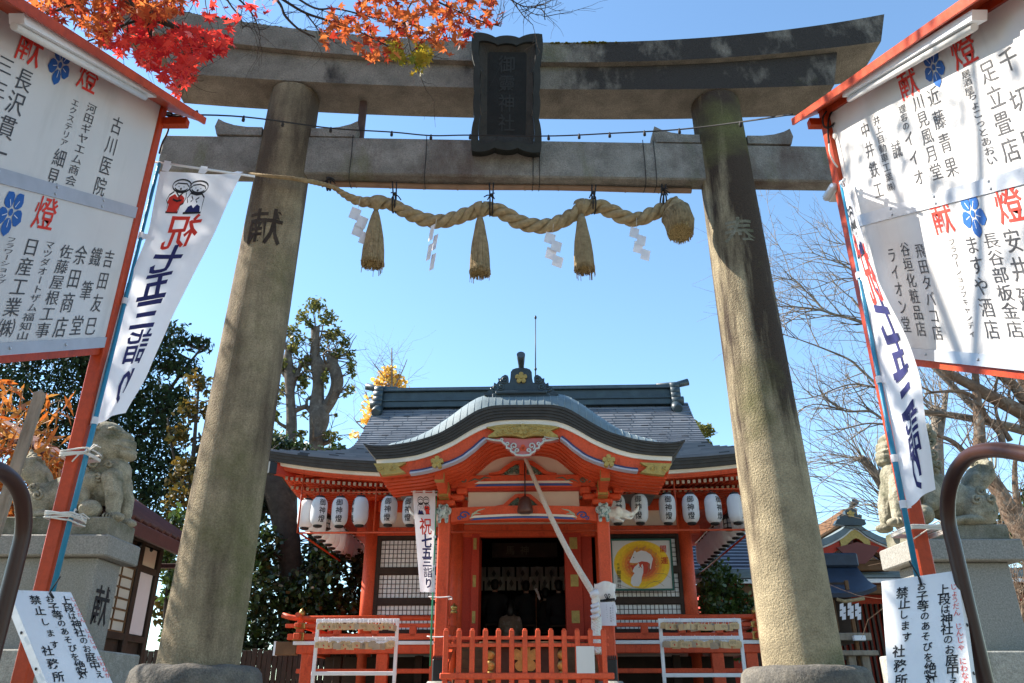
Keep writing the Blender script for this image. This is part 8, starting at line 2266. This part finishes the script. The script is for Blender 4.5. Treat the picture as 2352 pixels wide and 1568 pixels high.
bpart('eave_roof', M['verdigris'], lambda mb: [mb.prism([(lf_.x - 3.2, 0), (6.5, 0), (6.2, .01), (lf_.x - 3, .01)], lambda u, v, d, k=k: (u, .3 + d, ze_ + .05 * k + v * 5), k * .16, k * .16 + .2) for k in range(7)])
bpart('hall_wall', M['red_dark'], lambda mb: mb.box((lf_.x - 2.6, 1.3, 0), (5.8, 5, ze_), .01)); bpart('eave_trim', M['white_paint'], lambda mb: mb.box((lf_.x - 3.1, .32, ze_ - .12), (6.3, .4, ze_ - .02), .01)); bpart('eave_beam', M['wood_mid'], lambda mb: mb.box((lf_.x - 2.9, .5, ze_ - .35), (6.2, .7, ze_ - .12), .02))
bpart('lattice_wall', M['wood_dark'], lambda mb: [mb.box((x, 1.2, .3), (x + .05, 1.29, ze_ - .5)) for x in np.arange(-2.5, 5.8, .13)])
# small blue roofed shrine with paper streamers
FM = Frame(at(1955, 1380, Y=14).x, 14, R(2.14)); m_ = FM.at
sm_ = thing('small_shrine', FM.w(0, .6, 0), 'small shrine with a blue grey curved roof and paper streamers, beside the right pillar', 'shrine')
def mpart(nm, m, fn, par=None):
    mb = MB(FM); fn(mb); return mb.build(nm, m, par or sm_)
e0, e1 = m_(1888, 1362, 0), m_(2017, 1364, 0); t0, t1 = m_(1895, 1297, 1.0), m_(1966, 1297, 1.0)
RBL = mat('blue_grey_roof', (.022, .036, .062), .45, .2, 6)
def mroof(u, v):
    x = lerp(lerp(e0.x - .35, e1.x, u), lerp(e0.x, t1.x, u), v ** .6); z = lerp(e0.z, t0.z, .45 * v + .55 * v * v) + .12 * abs(2 * u - 1) ** 3 * (1 - v); return (x, lerp(0, 1.0, v), z)
mpart('roof', RBL, lambda mb: (mb.grid(mroof, 16, 12), mb.grid(lambda u, v: (mroof(u, v)[0], mroof(u, v)[1] + .02, mroof(u, v)[2] - .07), 16, 12), mb.grid(lambda u, v: (mroof(u, 0)[0], -.0 + .02 * v, mroof(u, 0)[2] - .07 * v), 16, 1), mb.grid(lambda u, v: (mroof(u, v)[0], 2.0 - mroof(u, v)[1], mroof(u, v)[2]), 16, 12)))
mpart('ridge', RBL, lambda mb: mb.box((t0.x - .5, .88, t0.z - .05), (t1.x + .02, 1.12, t0.z + .2), .03))
zs1 = m_(1955, 1375, .3).z; zs0 = m_(1955, 1455, .3).z
mpart('sanctuary', M['wood_dark'], lambda mb: (mb.box((e0.x + .1, .45, zs0), (e1.x - .35, 1.6, zs1 + .3), .01),))
mpart('sanctuary_door', M['wood_mid'], lambda mb: (mb.box((e0.x + .3, .42, zs0 + .05), (e1.x - .6, .45, zs1), .01), [mb.box((x - .03, .2, 0), (x + .03, .26, zs1 + .3), .006) for x in (e0.x + .18, e1.x - .42)]))
mpart('base_shelf', M['wood'], lambda mb: (mb.box((e0.x - .0, .1, zs0 - .12), (e1.x - .2, 1.7, zs0), .01), mb.box((e0.x - .05, .05, zs0 - .36), (e1.x - .15, 1.75, zs0 - .28), .01)))
mpart('shelf_leg', M['wood'], lambda mb: [mb.box((x - .06, .12, 0), (x + .06, .24, zs0 - .36), .008) for x in (e0.x + .15, (e0.x + e1.x) / 2 - .1, e1.x - .35)])
mpart('coin_box', M['white_paint'], lambda mb: mb.box((m_(1961, 1460, 0).x, 0.0, m_(1961, 1471, 0).z), (m_(1988, 1460, 0).x, .09, m_(1961, 1459, 0).z), .008))
def mshide(mb):
    for px in (1933, 1951, 1968):
        for k in range(4):
            q = m_(px + (k % 2) * 5, 1384 + k * 8 + (px % 5), .0); mb.prism([(q.x - .03, q.z), (q.x + .035, q.z + .02), (q.x + .02, q.z - .08), (q.x - .045, q.z - .09)], XZ, -.003 * k, .002 - .003 * k)
mpart('paper_streamers', M['paper'], mshide); mpart('straw_rope', M['straw'], lambda mb: mb.tube([m_(1922, 1376, 0), m_(1940, 1381, 0), m_(1960, 1378, 0), m_(1985, 1374, 0)], .03, n=8))
# long blue tiled roof behind the bush
bt = thing('tiled_building', (9.5, 24, 0), 'building with a dark blue tiled roof behind the green bush', 'building')
mb = MB(); A_ = at(1600, 1345, Y=22); B2_ = at(1900, 1345, Y=22); C2 = at(1690, 1225, Y=25.5)
def btile(u, v): return (lerp(A_.x, B2_.x + 3, u), lerp(22, 25.5, v), lerp(A_.z, C2.z, v))
nr = 16
for k in range(nr):
    i = [mb.p((lambda q, up: (q[0], q[1], q[2] + up))(btile(u, v), up)) for u, v, up in ((0, k / nr, .06), (1, k / nr, .06), (1, (k + 1) / nr, .0), (0, (k + 1) / nr, .0))]; mb.face(i)
    j = [mb.p((lambda q, up: (q[0], q[1], q[2] + up))(btile(u, k / nr), -.02)) for u in (0, 1)]; mb.face((j[0], j[1], i[1], i[0])) 
mb.build('roof', mat('blue_tile', (.02, .034, .062), .4, .2, 5), bt)
mb = MB(); mb.box((A_.x + .3, 22.8, 0), (B2_.x + 2.6, 25.4, A_.z + .1), .01); mb.build('wall', M['wood_mid'], bt)
# lightning rod
lr = thing('lightning_rod', FS.w(*S(1230, 880, 4.9)), 'thin metal lightning rod on the hall roof ridge', 'lightning rod')
a, b = S(1230, 890, 4.9), S(1230, 724, 4.9); mb = MB(FS); mb.tube([a, b], [.016, .010], n=6); mb.build('rod', M['black'], lr)
for t in (.25, .97):
    q = a.lerp(b, t); mb = MB(FS); mb.lathe((q.x, q.y, q.z), [(.012, -.05), (.03, -.02), (.03, .02), (.008, .05)], 8); mb.build('collar', M['black'], lr)
